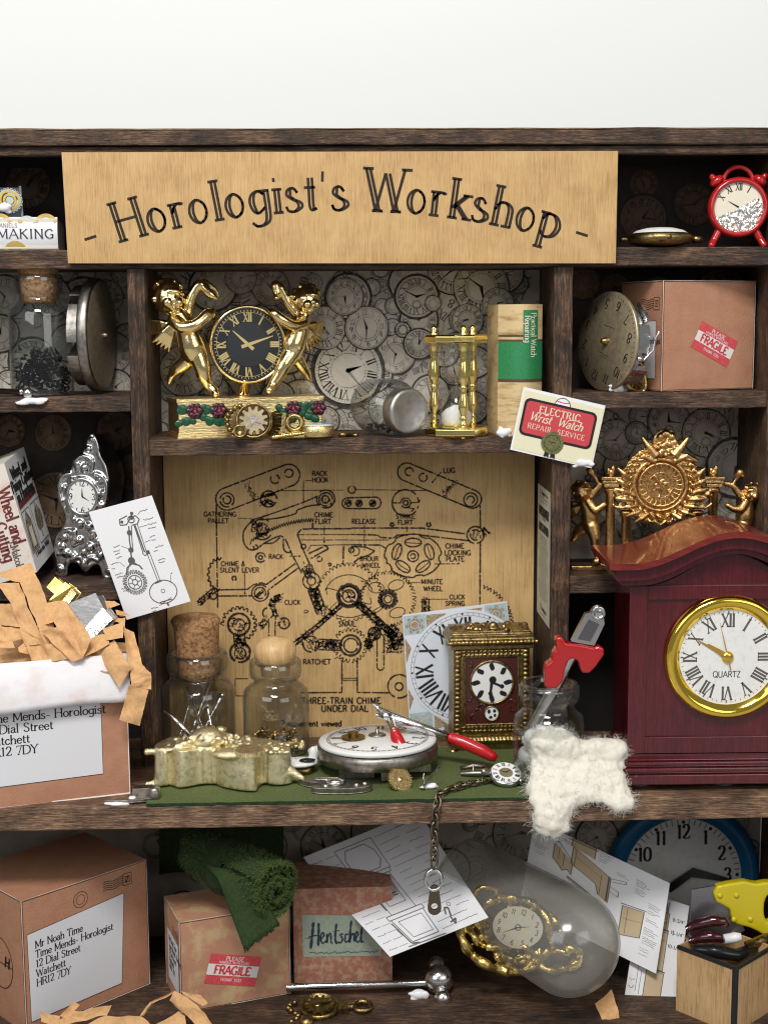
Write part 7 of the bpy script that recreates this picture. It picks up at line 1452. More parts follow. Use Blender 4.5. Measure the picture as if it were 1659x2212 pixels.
mb.lathe([(0, 0), (18, 2), (32, 10), (36, 18), (36, 22), (33, 25), (30, 25)], 40); mb.limb([(-34, 8, 20), (-46, 12, 22)], [6, 7]); mb.lathe([(6, -3), (8, 0), (6, 3)], 16, (26, -24, 20), 'x'); t.part('case', mb, ['silver']); mb = MB(); mz = lambda l: (lambda u, v: (u, v, 25.5 + .4 * l)); disc(mb, 0, 0, 32, mz(0), 0, 36); numerals(mb, 0, 0, 25, 9, mz(1), 1, 'roman', True, sx=.7); disc(mb, 0, 0, 15, mz(1), 2, 24); hand(mb, 0, 0, 300, 18, 2.6, mz(2), 1); hand(mb, 0, 0, 60, 13, 3, mz(3), 1); t.part('dial', mb, ['dial', 'ink', 'plate'])
# chain from the watch over the bench edge
path = [(1060, 1650, 1.35), (1040, 1656, 1.15), (1014, 1672, .95), (990, 1690, .7), (966, 1708, .42), (950, 1722, .12)]
t = Thing('watch_chain', 'aged brass watch chain hanging over the bench edge with a ring and tag', 'chain', P(948, 1735, -.1), k=1); org = P(948, 1735, -.1)
pw = [Vector((P(x, y, Y).x, Y, FZ + .12)) for x, y, Y in path]; pw += [Vector((P(944, 1736, -.12).x, -.14, -.02))]
xh = P(938, 1790, -.12).x; zend = P(938, 1893, -.14).z; zc_ = -.3
while zc_ > zend: pw.append(Vector((xh + (pw[-1].x - xh) * .3, -.16, zc_))); zc_ -= .3
def arc(pp, step):
    out = [pp[0]]; acc = 0
    for a, b in zip(pp, pp[1:]):
        L_ = (b - a).length; d0 = step - acc
        while d0 <= L_: out.append(a.lerp(b, d0 / L_)); d0 += step
        acc = L_ - (d0 - step)
    return out
lk = arc(pw, .255); mb = MB(); rr = random.Random(3)
def link(mb, c, d, rolln, a=.205, b=.115, r=.036):
    d = d.normalized(); u = d.orthogonal().normalized(); v = d.cross(u); s = u * cos(rolln) + v * sin(rolln)
    mb.tube([c + d * (a * cos(2 * pi * i / 22)) + s * (b * sin(2 * pi * i / 22)) for i in range(22)], r, 8, True)
for i, (a, b) in enumerate(zip(lk, lk[1:])):
    d = b - a; dn = d.normalized(); u = dn.orthogonal().normalized(); v = dn.cross(u); tgt = Vector((.7, -.7, .1)) if i % 2 else Vector((.75, .65, .1)); ro = math.atan2(tgt.dot(v), tgt.dot(u)); link(mb, (a + b) / 2 - org, d, ro + rr.uniform(-.25, .25))
t.part('links', mb, ['chain'])
e = lk[-1]; mb = MB(); rc_ = e + Vector((-.02, 0, -.42)); mb.tube([rc_ - org + Vector((.24 * cos(a), .05 * sin(a), .3 * sin(a))) for a in [2 * pi * i / 26 for i in range(26)]], .055, 8, True); t.part('ring', mb, ['chrome'])
mb = MB(); tp = e + Vector((.0, -.03, -.66)); o0 = tp - org; poly = [(cos(R(a)) * .13 + 0, sin(R(a)) * .12) for a in range(0, 181, 20)] + [(-.17, -.3), (-.2, -.55)] + [(cos(R(a)) * .2, -.62 + sin(R(a)) * .2) for a in range(180, 361, 20)] + [(.2, -.55), (.17, -.3)]
def holed(mb, outer, holes, y0, y1, org):
    # ring strips between the outline and a hole are enough here: plate halves above and below the hole
    n = 40
    def op(th, c):
        d = (cos(th), sin(th)); best = .01
        for (x1, y1_), (x2, y2_) in zip(outer, outer[1:] + outer[:1]):
            ex, ey = x2 - x1, y2_ - y1_; den = d[0] * ey - d[1] * ex
            if abs(den) < 1e-9: continue
            tt = ((x1 - c[0]) * ey - (y1_ - c[1]) * ex) / den; ss = ((x1 - c[0]) * d[1] - (y1_ - c[1]) * d[0]) / den
            if tt > 0 and -1e-6 <= ss <= 1 + 1e-6: best = max(best, tt)
        return (c[0] + d[0] * best, c[1] + d[1] * best)
    c, r = holes
    vs = []
    for i in range(n):
        th = 2 * pi * i / n; o_ = op(th, c); h_ = (c[0] + r * cos(th), c[1] + r * sin(th))
        vs += [(o_[0], y0, o_[1]), (h_[0], y0, h_[1]), (h_[0], y1, h_[1]), (o_[0], y1, o_[1])]
    mb.add([Vector(v) + org for v in vs], [(4 * i + j, 4 * i + (j + 1) % 4, 4 * ((i + 1) % n) + (j + 1) % 4, 4 * ((i + 1) % n) + j) for i in range(n) for j in range(4)], 0, False)
holed(mb, poly, ((0, -.55), .1), -.03, .03, o0); mb.tube([o0 + Vector((.07 * cos(a), 0, .0 + .08 * sin(a))) for a in [2 * pi * i / 14 for i in range(14)]], .03, 6, True); M['tagmetal'] = mat('dark brass tag', (.17, .14, .10), .35, 1, bump=(20, .3)); t.part('tag', mb, ['tagmetal'])
# lever on the left of the bench
L = on(290, 1730, .35, .01); t = Thing('steel_lever', 'dull steel lever plate on the bare bench left of the felt mat', 'watch part', L, (0, 0, 6)); mb = MB(); mb.prism([(-46, -4), (-30, -4), (40, 4), (50, 20)], -1, 1) if False else None
pl = [(-58, -10), (-30, -14), (20, -12), (46, -6), (50, 14), (30, 30), (0, 24), (-20, 10)]; n = len(pl); mb.add([(x, y, 4) for x, y in pl] + [(x, y, 10) for x, y in pl], [tuple(range(n)), tuple(range(n, 2 * n))] + [(i, (i + 1) % n, n + (i + 1) % n, n + i) for i in range(n)], 0, False); mb.box(-4, 40, 10, 34, 10, 26); mb.lathe([(0, 0), (12, 0), (13, 6), (13, 26), (10, 30), (0, 31)], 20, (44, 2, 0)); t.part('plate', mb, ['steel'], bevel=.012)
mb = MB(); mb.lathe([(0, 13), (6, 13), (8, 10)], 16, (-4, 0, 0), mi=0); t.part('pivot', mb, ['enamel'])
glue('glue_blob', 'flat white glue blob at the tip of the dull steel lever', on(252, 1736, .12, .05), (26, 12, 7), 8)
# ------------------------------------------------------------------ carriage clock
L = on(980, 1603, 4.55, FZ); t = Thing('carriage_clock', 'small bronze carriage clock with a white dial and black marks in a dark red front', 'carriage clock', L, (0, 0, 3)); W_ = 164
mb = MB(); mb.box(0, W_, 0, 84, 30, 222); cs_ = t.part('body', mb, ['bronze'], bevel=.02)
rr = random.Random(22); mb = MB()
for z0, z1, g in ((0, 14, 4), (14, 30, 9)): mb.box(-g, W_ + g, -g, 84 + g, z0, z1)
for i in range(24): mb.ell((-11 + (W_ + 22) * i / 23, -11, 22), (4.6, 4, 5), None, 8, 6)
t.part('plinth', mb, ['bronze'], remesh=.03, smooth=1); mb = MB()
for z0, z1, g in ((222, 234, 6), (234, 244, 12), (244, 254, 8)): mb.box(-g, W_ + g, -g, 84 + g, z0, z1)
for i in range(24): mb.ell((-14 + (W_ + 28) * i / 23, -14, 239), (4.6, 4, 5), None, 8, 6)
mb.box(-2, W_ + 2, -2, 80, 254, 262)
for i in range(26): mb.ell((rr.uniform(0, W_), rr.uniform(0, 70), 262), (rr.uniform(5, 12), rr.uniform(5, 10), rr.uniform(4, 8)), None, 8, 6)
mb.ell((88, 20, 266), (12, 10, 12)); mb.limb([(30, 20, 258), (40, 20, 272), (52, 20, 258)], [6, 5, 6]); t.part('cornice', mb, ['bronze'], remesh=.03, smooth=1)
mb = MB()
for x in (8, W_ - 8):
    for i in range(19): mb.ell((x, -3, 36 + i * 10), (8, 5, 5.4), None, 8, 6)
for z in (42, 50, 210, 218):
    for i in range(16): mb.ell((14 + i * 9, -2, z), (4.4, 4, 3.6), None, 8, 6)
for x in (24, 140): mb.box(x - 2, x + 2, -4, 0, 56, 206)
mb.box(22, 142, -4, 0, 54, 58); mb.box(22, 142, -4, 0, 203, 207); t.part('front_relief', mb, ['bronze'], remesh=.026, smooth=1)
M['redfront'] = mat('dark red lacquer', (.065, .014, .011), .3, coat=.3); mb = MB(); mb.box(26, 138, -1.2, 0, 58, 203)
for i in range(46):
    x, z = rr.uniform(32, 132), rr.uniform(64, 198)
    if math.hypot(x - 82, z - 149) < 57 or math.hypot(x - 82, z - 80) < 26: continue
    a0 = rr.uniform(0, 6.28); mb.tube([(x + 7 * cos(a0 + d) * (1 - d * .1), -2, z + 7 * sin(a0 + d) * (1 - d * .1)) for d in (0, .8, 1.6, 2.4, 3.2)], [1.6, 2.4, 2.6, 2.2, 1.2], 6)
t.part('front_panel', mb, ['redfront'])
dx, dz = 82, 149; mb = MB(); mb.torus((dx, -3, dz), 47, 3, 44, 8, 0); mb.add([(dx + 46 * cos(2 * pi * i / 40), -3.2, dz + 46 * sin(2 * pi * i / 40)) for i in range(40)], [tuple(range(40))], 1, False); mp = lambda l: (lambda u, v: (u, -3.5 - .4 * l, v))
for i in range(8):
    if i == 6: pass
    a = R(90 - 45 * i); c0 = (dx + 35 * cos(a), dz + 35 * sin(a)); r_ = rr.uniform(.85, 1.15); p = [(c0[0] + (9 * cos(b) * r_) * cos(a) - (5.5 + 1.6 * sin(2 * b)) * sin(b) * sin(a), c0[1] + 9 * cos(b) * r_ * sin(a) + (5.5 + 1.6 * sin(2 * b)) * sin(b) * cos(a)) for b in [2 * pi * j / 14 for j in range(14)]]; fill(mb, p, mp(1), 2)
for p0, p1, w0, w1 in (((0, 4), (-3, -24), 7, 5), ((2, 0), (24, -10), 5, 5)): ribbon(mb, [(dx + p0[0], dz + p0[1]), (dx + p1[0], dz + p1[1])], [w0, w1], mp(2), 2)
disc(mb, dx + 2, dz + 6, 8, mp(1), 2, 12); disc(mb, dx + 22, dz - 9, 5, mp(1), 2, 10); disc(mb, dx - 3, dz - 24, 5, mp(1), 2, 10); t.part('dial', mb, ['bronze', 'enamel', 'ink'])
dz = 80; mb = MB(); mb.torus((dx, -3, dz), 16, 2, 26, 6, 0); mb.add([(dx + 15.5 * cos(2 * pi * i / 24), -3.2, dz + 15.5 * sin(2 * pi * i / 24)) for i in range(24)], [tuple(range(24))], 1, False)
for x, z, a, b in ((-6, 5, 3.6, 5), (6, 6, 3.6, 4), (-2, -8, 4, 3.4), (7, -4, 3, 3.6)): disc(mb, dx + x, dz + z, a, mp(1), 2, 10, ry=b)
t.part('small_dial', mb, ['bronze', 'enamel', 'ink'])
for x in (-2, W_ + 2):
    mb = MB(); mb.ell((x, -4, -2), (11, 10, 8)); t.part('foot', mb, ['bronze'])
# ------------------------------------------------------------------ jar of tools
L = on(1184, 1672, 1.55, FZ); L.z = .01; t = Thing('tool_jar', 'open glass jar holding a red handled tool at the right of the bench', 'jar', L)
mb = MB(); mb.lathe([(0, 3), (66, 3), (72, 8), (74, 18), (74, 128), (71, 146), (60, 156), (53, 164), (53, 176), (60, 184), (63, 194), (63, 212), (59, 219), (53, 219), (51, 208)], 52); t.part('bottle', mb, ['glass'], solid=.045)
M['wadding'] = mat('wadding', (.75, .74, .72), .9, bump=(12, .6)); mb = MB(); rr = random.Random(17)
for i in range(30): mb.ell((rr.uniform(-46, 20), rr.uniform(-24, 44), rr.uniform(14, 120)), rr.uniform(12, 22), None, 9, 7)
t.part('wadding', mb, ['wadding'], remesh=.05, smooth=3)
org = P(1200, 1560, 1.55); t = Thing('red_handled_tool', 'silver tool with a chunky red handle standing in the open jar', 'tool', org, k=1); k0 = KK(org)
q = lambda cx, cy: ((1065.6 + .3577 * cx - 1200) * k0, (1560 - (1236.1 + .3577 * cy)) * k0)
red = [(365, 378), (402, 370), (430, 412), (520, 420), (600, 440), (628, 430), (655, 445), (658, 485), (640, 510), (606, 560), (570, 596), (535, 598), (518, 580), (505, 525), (470, 502), (436, 520), (424, 570), (412, 645), (370, 690), (305, 680), (300, 570), (312, 540), (345, 515), (350, 470), (372, 440)]
mb = MB(); mb.prism([q(*p) for p in red], -17 * k0, 17 * k0); t.part('handle', mb, ['redpaint'], remesh=.035, smooth=9)
mb = MB(); mb.prism([q(*p) for p in [(462, 405), (545, 235), (590, 225), (655, 262), (660, 300), (600, 432)]], -8 * k0, 8 * k0); a, b = q(480, 480), q(225, 985); mb.tube([(a[0], .05, a[1]), (b[0], .1, b[1])], [13 * k0, 15 * k0], 12); c = q(622, 232); mb.torus((c[0], -9 * k0, c[1]), 12 * k0, 4.5 * k0, 26, 8); mb.ell((c[0], 0, c[1]), (17 * k0, 10 * k0, 17 * k0)); t.part('blade', mb, ['silver'], bevel=.025)
mb = MB(); mb.prism([q(*p) for p in [(500, 390), (565, 270), (628, 300), (575, 405)]], -9.6 * k0, -8.2 * k0); M['darksilver'] = mat('dark silver recess', (.25, .24, .26), .3, 1); t.part('recess', mb, ['darksilver'])  # darker metal panel on the front of the blade
# ------------------------------------------------------------------ cotton wool
org = P(1240, 1690, .3); k0 = KK(org)
out = [(210, 1010), (250, 950), (340, 925), (430, 940), (500, 990), (540, 1015), (620, 998), (740, 998), (805, 1025), (820, 1090), (795, 1150), (800, 1250), (830, 1330), (858, 1372), (842, 1420), (768, 1450), (712, 1430), (650, 1385), (560, 1385), (492, 1420), (470, 1480), (450, 1560), (392, 1612), (330, 1590), (245, 1560), (230, 1500), (238, 1420), (192, 1350), (200, 1280), (222, 1180), (212, 1100)]
sp = [(1065.6 + .3577 * a, 1236.1 + .3577 * b) for a, b in out]
def inside(x, y, poly):
    r = False; j = len(poly) - 1
    for i in range(len(poly)):
        (xi, yi), (xj, yj) = poly[i], poly[j]
        if (yi > y) != (yj > y) and x < (xj - xi) * (y - yi) / (yj - yi) + xi: r = not r
        j = i
    return r
def edged(x, y, poly): 
    m = 1e9
    for (a, b), (c, d) in zip(poly, poly[1:] + poly[:1]):
        L2 = (c - a) ** 2 + (d - b) ** 2; t = max(0, min(1, ((x - a) * (c - a) + (y - b) * (d - b)) / L2)); m = min(m, math.hypot(x - a - t * (c - a), y - b - t * (d - b)))
    return m
def cy(y):                       # the wad lies back on the bench at the top and hangs over the edge below
    return .95 if y < 1640 else (.95 - 1.15 * (y - 1640) / 110 if y < 1750 else -.2 - .05 * (y - 1750) / 60)
mb = MB(); rr = random.Random(41); surf = []
for i in range(1500):
    x, y = rr.uniform(1125, 1380), rr.uniform(1560, 1820)
    if not inside(x, y, sp): continue
    e = edged(x, y, sp)
    if e < 5: continue
    r = min(e, rr.uniform(9, 19)); p = P(x, y, cy(y) - .0) - org; p.y += rr.uniform(-.16, .1) - .012 * min(e, 30) * .4
    mb.ell(p, r * k0 * 1.02, None, 8, 6); surf.append((p, r * k0))
t = Thing('cotton_wool', 'torn wad of fluffy white cotton wool draped over the bench edge', 'cotton wool', org, k=1)
o_ = t.part('wad', mb, ['cotton'], remesh=.05, smooth=5)
tx_ = bpy.data.textures.new('wool lumps', 'CLOUDS'); tx_.noise_scale = .22; tx_.noise_depth = 3
d_ = o_.modifiers.new('lumps', 'DISPLACE'); d_.texture = tx_; d_.strength = .085; d_.mid_level = .5
mb = MB()
def hair(mb, p, d, L, r, n=5, curl=.5):
    pts = [p.copy()]; d = d.normalized()
    for i in range(n):
        d = (d + Vector((rr.gauss(0, curl), rr.gauss(0, curl), rr.gauss(0, curl)))).normalized(); pts.append(pts[-1] + d * (L / n))
    mb.tube(pts, [r * (1 - .6 * i / n) for i in range(n + 1)], 3)
for i in range(5200):
    p, r = surf[rr.randrange(len(surf))]; d = Vector((rr.gauss(0, 1), rr.gauss(-.7, .8), rr.gauss(0, 1))).normalized()
    hair(mb, p + d * r * .9, d + Vector((rr.gauss(0, .8), 0, rr.gauss(0, .8))), rr.uniform(.1, .34), .0055)
for i in range(520):               # longer stray fibres round the rim
    j = rr.randrange(len(sp)); (a, b), (c, d) = sp[j], sp[(j + 1) % len(sp)]; f = rr.random(); x, y = a + (c - a) * f, b + (d - b) * f
    p = P(x, y, cy(y)) - org; dv = (p - (P(1245, 1680, cy(1680)) - org)); hair(mb, p - dv.normalized() * .1, dv + Vector((rr.gauss(0, .9), rr.gauss(0, .5), rr.gauss(0, .9))), rr.uniform(.18, .5), .005, 7, .55)
f_ = t.part('fibres', mb, ['fibre']); f_['kind'] = 'stuff'
# ------------------------------------------------------------------ rolled green cloth on the faded parcel
A0, B0 = P(425, 1835, 3.5), P(596, 1925, .75); t = Thing('green_cloth_roll', 'rolled dark green cloth tied with a strip lying on the faded parcel box', 'cloth', B0, k=1); org = B0
ax = (A0 - B0).normalized(); e1 = ax.cross(Vector((0, 0, 1))).normalized(); e2 = e1.cross(ax).normalized(); Lr = (A0 - B0).length; Rr0 = 62 * KK(B0)
mb = MB(); rr = random.Random(55); pts_s = []
def roll(a, s):                  # spiral sheet: a turns, s along
    th = a * 2 * pi * 3.4; r = Rr0 * (.16 + .84 * a) * (1 + .04 * noise.noise((cos(th) * 2, s * 4, a * 2))) * (1 - .22 * max(0, 1 - abs(s - .55) / .14) * (a > .6))
    return ax * (Lr * s + .10 * noise.noise((th, a * 5, s))) + e1 * r * cos(th) + e2 * r * sin(th)
mb.grid(lambda a, s: roll(a, s), 150, 22, 0)
t.part('roll', mb, ['towel'], solid=.07)
mb = MB()
for i in range(8500):
    a = 1 - .3 * rr.random() if rr.random() < .68 else rr.random(); s = rr.random() if a > .7 else rr.uniform(-.005, .02); s = s if rr.random() < .7 else rr.uniform(-.005, .03)
    p = roll(a, s); th = a * 2 * pi * 3.4; d = e1 * cos(th) + e2 * sin(th) - (ax * 1.6 if s < .03 else ax * 0)
    dd = d + Vector((rr.gauss(0, .7), rr.gauss(0, .7), rr.gauss(0, .7))); pts = [p]; dd.normalize(); L = rr.uniform(.06, .2)
    for k_ in range(3): dd = (dd + Vector((rr.gauss(0, .5), rr.gauss(0, .5), rr.gauss(0, .5)))).normalized(); pts.append(pts[-1] + dd * L / 3)
    mb.tube(pts, [.012, .012, .010, .006], 3)
f_ = t.part('pile', mb, ['fuzz']); f_['kind'] = 'stuff'
c_ = A0.lerp(B0, .42) - org; mb = MB(); mb.grid(lambda a, s: c_ + ax * ((s - .5) * .8 + .14 * sin(a * 9)) + (e1 * cos(a * 6.283) + e2 * sin(a * 6.283)) * (Rr0 * (.92 + .1 * sin(s * 3.14)) + .03 * sin(s * 40)), 40, 16, 0); t.part('tie', mb, ['towel'], solid=.03)
# the loose corner that hangs in front of the box
cn = [P(437, 1862, 1.6), P(470, 1898, .95), P(528, 2053, .36), P(606, 1992, .42), P(560, 1940, .66), P(500, 1880, 1.15)]
mb = MB()
def tri(a, b):
    l = cn[0].lerp(cn[1], min(1, b * 3)) if b < .33 else cn[1].lerp(cn[2], (b - .33) / .67); r_ = cn[5].lerp(cn[4], min(1, b * 2)) if b < .5 else cn[4].lerp(cn[3], (b - .5) * 2)
    if b > .8: r_ = r_.lerp(cn[2] + (cn[3] - cn[2]) * .85, (b - .8) * 2)
    return l.lerp(r_, a) - org + Vector((0, -.10 * sin(a * pi) * (1 - b) + .03 * sin(a * 9 + b * 4), 0))
mb.grid(tri, 14, 24, 0); rr2 = random.Random(2)
for i in range(260):
    a = rr2.random(); p = tri(a, 1.0) if i % 2 else tri(1.0, rr2.random()); d = Vector((rr2.gauss(0, .03), rr2.gauss(-.01, .02), -abs(rr2.gauss(0, .05)))); mb.tube([p, p + d * .6, p + d], [.010, .008, .003], 3)
t.part('loose_corner', mb, ['towel'], solid=.03)
# green cloth hanging behind
c = [P(345, 1770, 5.6), P(612, 1785, 5.9), P(612, 1872, 5.9), P(345, 1890, 5.5)]; org = (c[0] + c[2]) / 2; mb = MB(); mb.grid(lambda a, b: (c[3].lerp(c[2], a)).lerp(c[0].lerp(c[1], a), b) - org + Vector((0, .12 * sin(a * 14), 0)), 40, 10, 0)
solo('green_cloth', 'dark green folded cloth in the shadow behind the rolled cloth', 'cloth', org, mb, ['towel'], k=1, solid=.05)
# ------------------------------------------------------------------ hammer and bronze charm on the lower shelf
def toz(p, z): p = p.copy(); p.z = z; return p
h1 = PZ(622, 2152, Z_F); h2 = PZ(948, 2146, Z_F); t = Thing('steel_hammer', 'small bright steel hammer lying on the lower shelf in front of the script box', 'hammer', h2, k=1); k0 = KK(h2); zz = 17 * k0; org = h2
a = toz(h1, Z_F + zz + .03) - org; b = toz(h2, Z_F + zz + .1) - org; mb = MB(); mb.tube([a + (a - b) * .01, a, a.lerp(b, .52), a.lerp(b, .54), a.lerp(b, .9), b], [8 * k0, 9 * k0, 9.5 * k0, 7.5 * k0, 8.5 * k0, 10 * k0], 18); t.part('handle', mb, ['chrome'])
hc = b + Vector((0, 0, 8 * k0)); mb = MB(); mb.ell(hc, (32 * k0, 30 * k0, 31 * k0), None, 24, 16); mb.ell(hc + Vector((6, -34, -26)) * k0, 19 * k0, None, 18, 12); mb.ell(hc + Vector((-2, 36, 14)) * k0, 19 * k0, None, 18, 12); mb.tube([hc + Vector((5, -14, -12)) * k0, hc + Vector((6, -30, -24)) * k0], 14 * k0, 14); mb.tube([hc + Vector((0, 14, 6)) * k0, hc + Vector((-2, 30, 12)) * k0], 15 * k0, 14); t.part('head', mb, ['chrome'], remesh=.018, smooth=3)
glue('glue_blob', 'white glue blob under the shaft of the small steel hammer', PZ(905, 2160, Z_F) + Vector((0, .1, .12)), (24, 14, 18), 9)
L = PZ(690, 2186, Z_F); t = Thing('bronze_charm_watch', 'flat bronze watch charm with beads and a ring lying in front of the hammer', 'watch charm', L, (10, 0, 0)); mb = MB()
mb.lathe([(0, 0), (38, 0), (42, 4), (42, 16), (38, 19), (36, 18), (35, 15), (0, 15)], 40); t.part('case', mb, ['bronze']); mb = MB(); mz = lambda u, v: (u, v, 16 if True else 0)
mb.T = Matrix.Translation((0, 0, 17)) @ Matrix.Rotation(R(90), 4, 'X'); mb.prism(gearpts(0, 0, 32, 12, 8), -1.5, 1.5); mb.T = Matrix.Identity(4); mb.tube([(-4, -2, 20), (24, 6, 20)], [4, 1.5], 6); mb.ell((-4, -2, 20), (8, 8, 3)); t.part('gear_face', mb, ['bronze'])
mb = MB(); mb.prism([(40, 0), (62, 3), (62, 18), (40, 16)], -16, 16); mb.tube([(60, 0, 10), (76, 0, 10)], 7, 10); mb.tube([(93 + 18 * cos(x), 16 * sin(x), 11) for x in [2 * pi * i / 24 for i in range(24)]], 6, 8, True); t.part('ring', mb, ['bronze'], bevel=.01)
mb = MB()
for i in range(8): mb.ell((-54 - 12 * sin(i * .9) - i * .6, 22 - i * 9, 7), 6.5, None, 10, 7)
t.part('beads', mb, ['bronze']); mb = MB(); mb.lathe([(0, 0), (14, 0), (16, 8), (14, 20), (0, 22)], 22, (-26, -48, 0)); t.part('cup', mb, ['bronze'])
# ------------------------------------------------------------------ cloudy plastic dome with a gold clock inside
A0 = P(1010, 1900, 4.0); B0 = P(1232, 2040, .75); lift = Z_F + 1.62; B0.z = max(B0.z, lift); ax = (B0 - A0).normalized(); Ld = (B0 - A0).length
t = Thing('cloudy_dome', 'cloudy clear plastic dome tipped over on the lower shelf', 'dome', A0, k=1); Rd = 1.55
rotq = Vector((0, 0, 1)).rotation_difference(ax).to_matrix().to_4x4()
pr = [(Rd * .80, -.25), (Rd * .82, -.3), (Rd * .85, -.2)] + [(Rd * (.84 + .16 * min(1, i / 8)), Ld * i / 10) for i in range(0, 11)] + [(Rd * cos(R(x)), Ld + Rd * .92 * sin(R(x))) for x in range(6, 91, 6)]
mb = MB(); mb.T = rotq; mb.lathe(pr, 64); t.part('shell', mb, ['haze_glass'], solid=.06)
G0 = P(1118, 2004, 1.7) ; t = Thing('scroll_clock', 'gold scroll clock with a cream dial lying inside the cloudy dome', 'clock', G0, (0, 0, 0)); t.o.rotation_euler = (R(-18), R(9), 0); k1 = t.k
q = lambda cx, cy: (.4604 * cx + 895.2 - 1118, 2004 - (1747.6 + .4604 * cy)); M['aged_gold'] = mat('aged scroll gold', (.72, .55, .2), .24, 1, var=((.36, .25, .07), 6, .45, .7), bump=(9, .7))
mb = MB(); mb.lathe([(0, 10), (56, 10), (64, 4), (62, -2), (56, -4)], 44, (0, 0, 0), 'y'); rr = random.Random(77)
for pts, w_ in (([(210, 560), (230, 640), (290, 710), (380, 750), (470, 765)], 13), ([(470, 765), (560, 740), (600, 700), (640, 640)], 12), ([(600, 700), (640, 730), (720, 720), (790, 670), (780, 630), (720, 620)], 12), ([(240, 560), (280, 620), (330, 660), (420, 660)], 10), ([(420, 660), (520, 640), (560, 680), (500, 720), (420, 720), (400, 690)], 10), ([(640, 640), (700, 640), (760, 650)], 9), ([(300, 560), (320, 480), (380, 440), (470, 430), (560, 450)], 13), ([(560, 450), (620, 500), (640, 600)], 11), ([(260, 480), (290, 400), (380, 400)], 8)):
    c_ = catmull(pts, 5); mb.tube([(q(*p)[0], 6 + 8 * sin(i * .8), q(*p)[1]) for i, p in enumerate(c_)], [w_ * (.6 + .4 * abs(sin(i * .6))) for i in range(len(c_))], 9)
for i in range(46):
    a = rr.uniform(0, 6.28); r = rr.uniform(64, 88); mb.ell((r * cos(a) * 1.1, 4, r * sin(a) * .75 - 8), rr.uniform(5, 10), None, 8, 6)
t.part('scrollwork', mb, ['aged_gold'], remesh=.035, smooth=2)
mb = MB(); mp = lambda l: (lambda u, v: (u, -4.4 - .4 * l, v)); disc(mb, 0, 0, 55, mp(0), 0, 40, ry=44); numerals(mb, 0, 0, 43, 11, mp(1), 1, 'arabic', False, ry=33, turn=-12, **SANS); hand(mb, 0, 0, 245, 34, 3, mp(1), 1); hand(mb, 0, 0, 80, 26, 2.4, mp(2), 1); ring(mb, 0, 0, 6, 2, mp(2), 1, 14); t.part('dial', mb, ['cream', 'ink'])
# ------------------------------------------------------------------ blue wall clock
L = P(1476, 1893, 6.25); t = Thing('blue_wall_clock', 'blue rimmed white clock standing in the shadow at the right of the lower compartment', 'wall clock', L, (-4, 0, 0)); mb = MB()
mb.lathe([(0, 14), (160, 14), (166, 8), (165, -4), (158, -12), (146, -13), (130, -6), (126, 0)], 90, (0, 0, 0), 'y'); t.part('rim', mb, ['blue'])
mb = MB(); mp = lambda l: (lambda u, v: (u, 2 - .4 * l, v)); disc(mb, 0, 0, 128, mp(0), 0, 72); numerals(mb, 0, 0, 97, 30, mp(1), 1, 'arabic', False, thin=.1, thick=.2, serif=.08); ticks(mb, 0, 0, 112, 124, 1.8, 60, mp(1), 1, skip=5)
for i in range(12): disc(mb, 118 * cos(R(30 * i)), 118 * sin(R(30 * i)), 4, mp(1), 1, 10)
t.part('dial', mb, ['dial', 'ink']); mb = MB(); mb.prism([(-40, -20), (20, 20), (96, -4), (92, -12), (16, 0), (-30, -34)], -9, -5); t.part('hands', mb, ['darkmetal'])
# ------------------------------------------------------------------ tool box
L = PZ(1586, 2236, Z_F); t = Thing('tool_box', 'open pale wooden box with black edges in the lower right corner', 'tool box', L, (0, 0, 42)); W_, D_, H_ = 150, 150, 152
M['boxwood'] = wood('box wood', (.36, .2, .085), (.56, .35, .16), (.64, .43, .22), (5, 5, .3), scale=2.2, bstr=.2, rough=.6)
for nm, b_ in (('side', (4, W_, 0, 4, 0, H_)), ('side', (0, 4, 4.2, D_, 0, H_)), ('side', (W_ - 4, W_, 4.2, D_ - 4.2, 0, H_)), ('side', (4.2, W_, D_ - 4, D_, 0, H_)), ('bottom', (4.2, W_ - 4.2, 4.2, D_ - 4.2, 1, 5))):
    mb = MB(); mb.box(*b_); t.part(nm, mb, ['boxwood'])
M['blacktape'] = mat('black edging', (.012, .012, .016), .5, bump=(20, .2)); mb = MB()
mb.box(-1, 9, -1.2, -.2, 0, H_ + 1); mb.box(-1.2, -.2, -1, 9, 0, H_ + 1); mb.box(9, W_, -1.2, 5, H_ - 7, H_ + 1.2); mb.box(-1.2, 5, 9, D_, H_ - 7, H_ + 1.2); mb.box(-1.2, 9, -1.2, 9, H_ - 1, H_ + 1.4); t.part('edging', mb, ['blacktape'], bevel=.01)
zt = Z_F + (H_ + 2) * t.k
def tp(x, y, z=None, Y=1.6): return P(x, y, Y)
org = P(1560, 2030, 1.7); k0 = KK(org); q = lambda cx, cy: ((1398 + .21 * cx - 1560) * k0, (2030 - (1747.6 + .21 * cy)) * k0)
t = Thing('yellow_saw', 'small hand saw with a yellow plastic handle sticking out of the tool box', 'saw', org, k=1)
mb = MB(); ol = [(640, 762), (830, 722), (1000, 700), (1090, 742), (1150, 722), (1300, 716), (1450, 760), (1520, 900), (1500, 1150), (1400, 1330), (1290, 1330), (1190, 1290), (1110, 1240), (1030, 1200), (900, 1170), (850, 1110), (830, 1010), (800, 965), (690, 930), (665, 880)]
n_ = 44
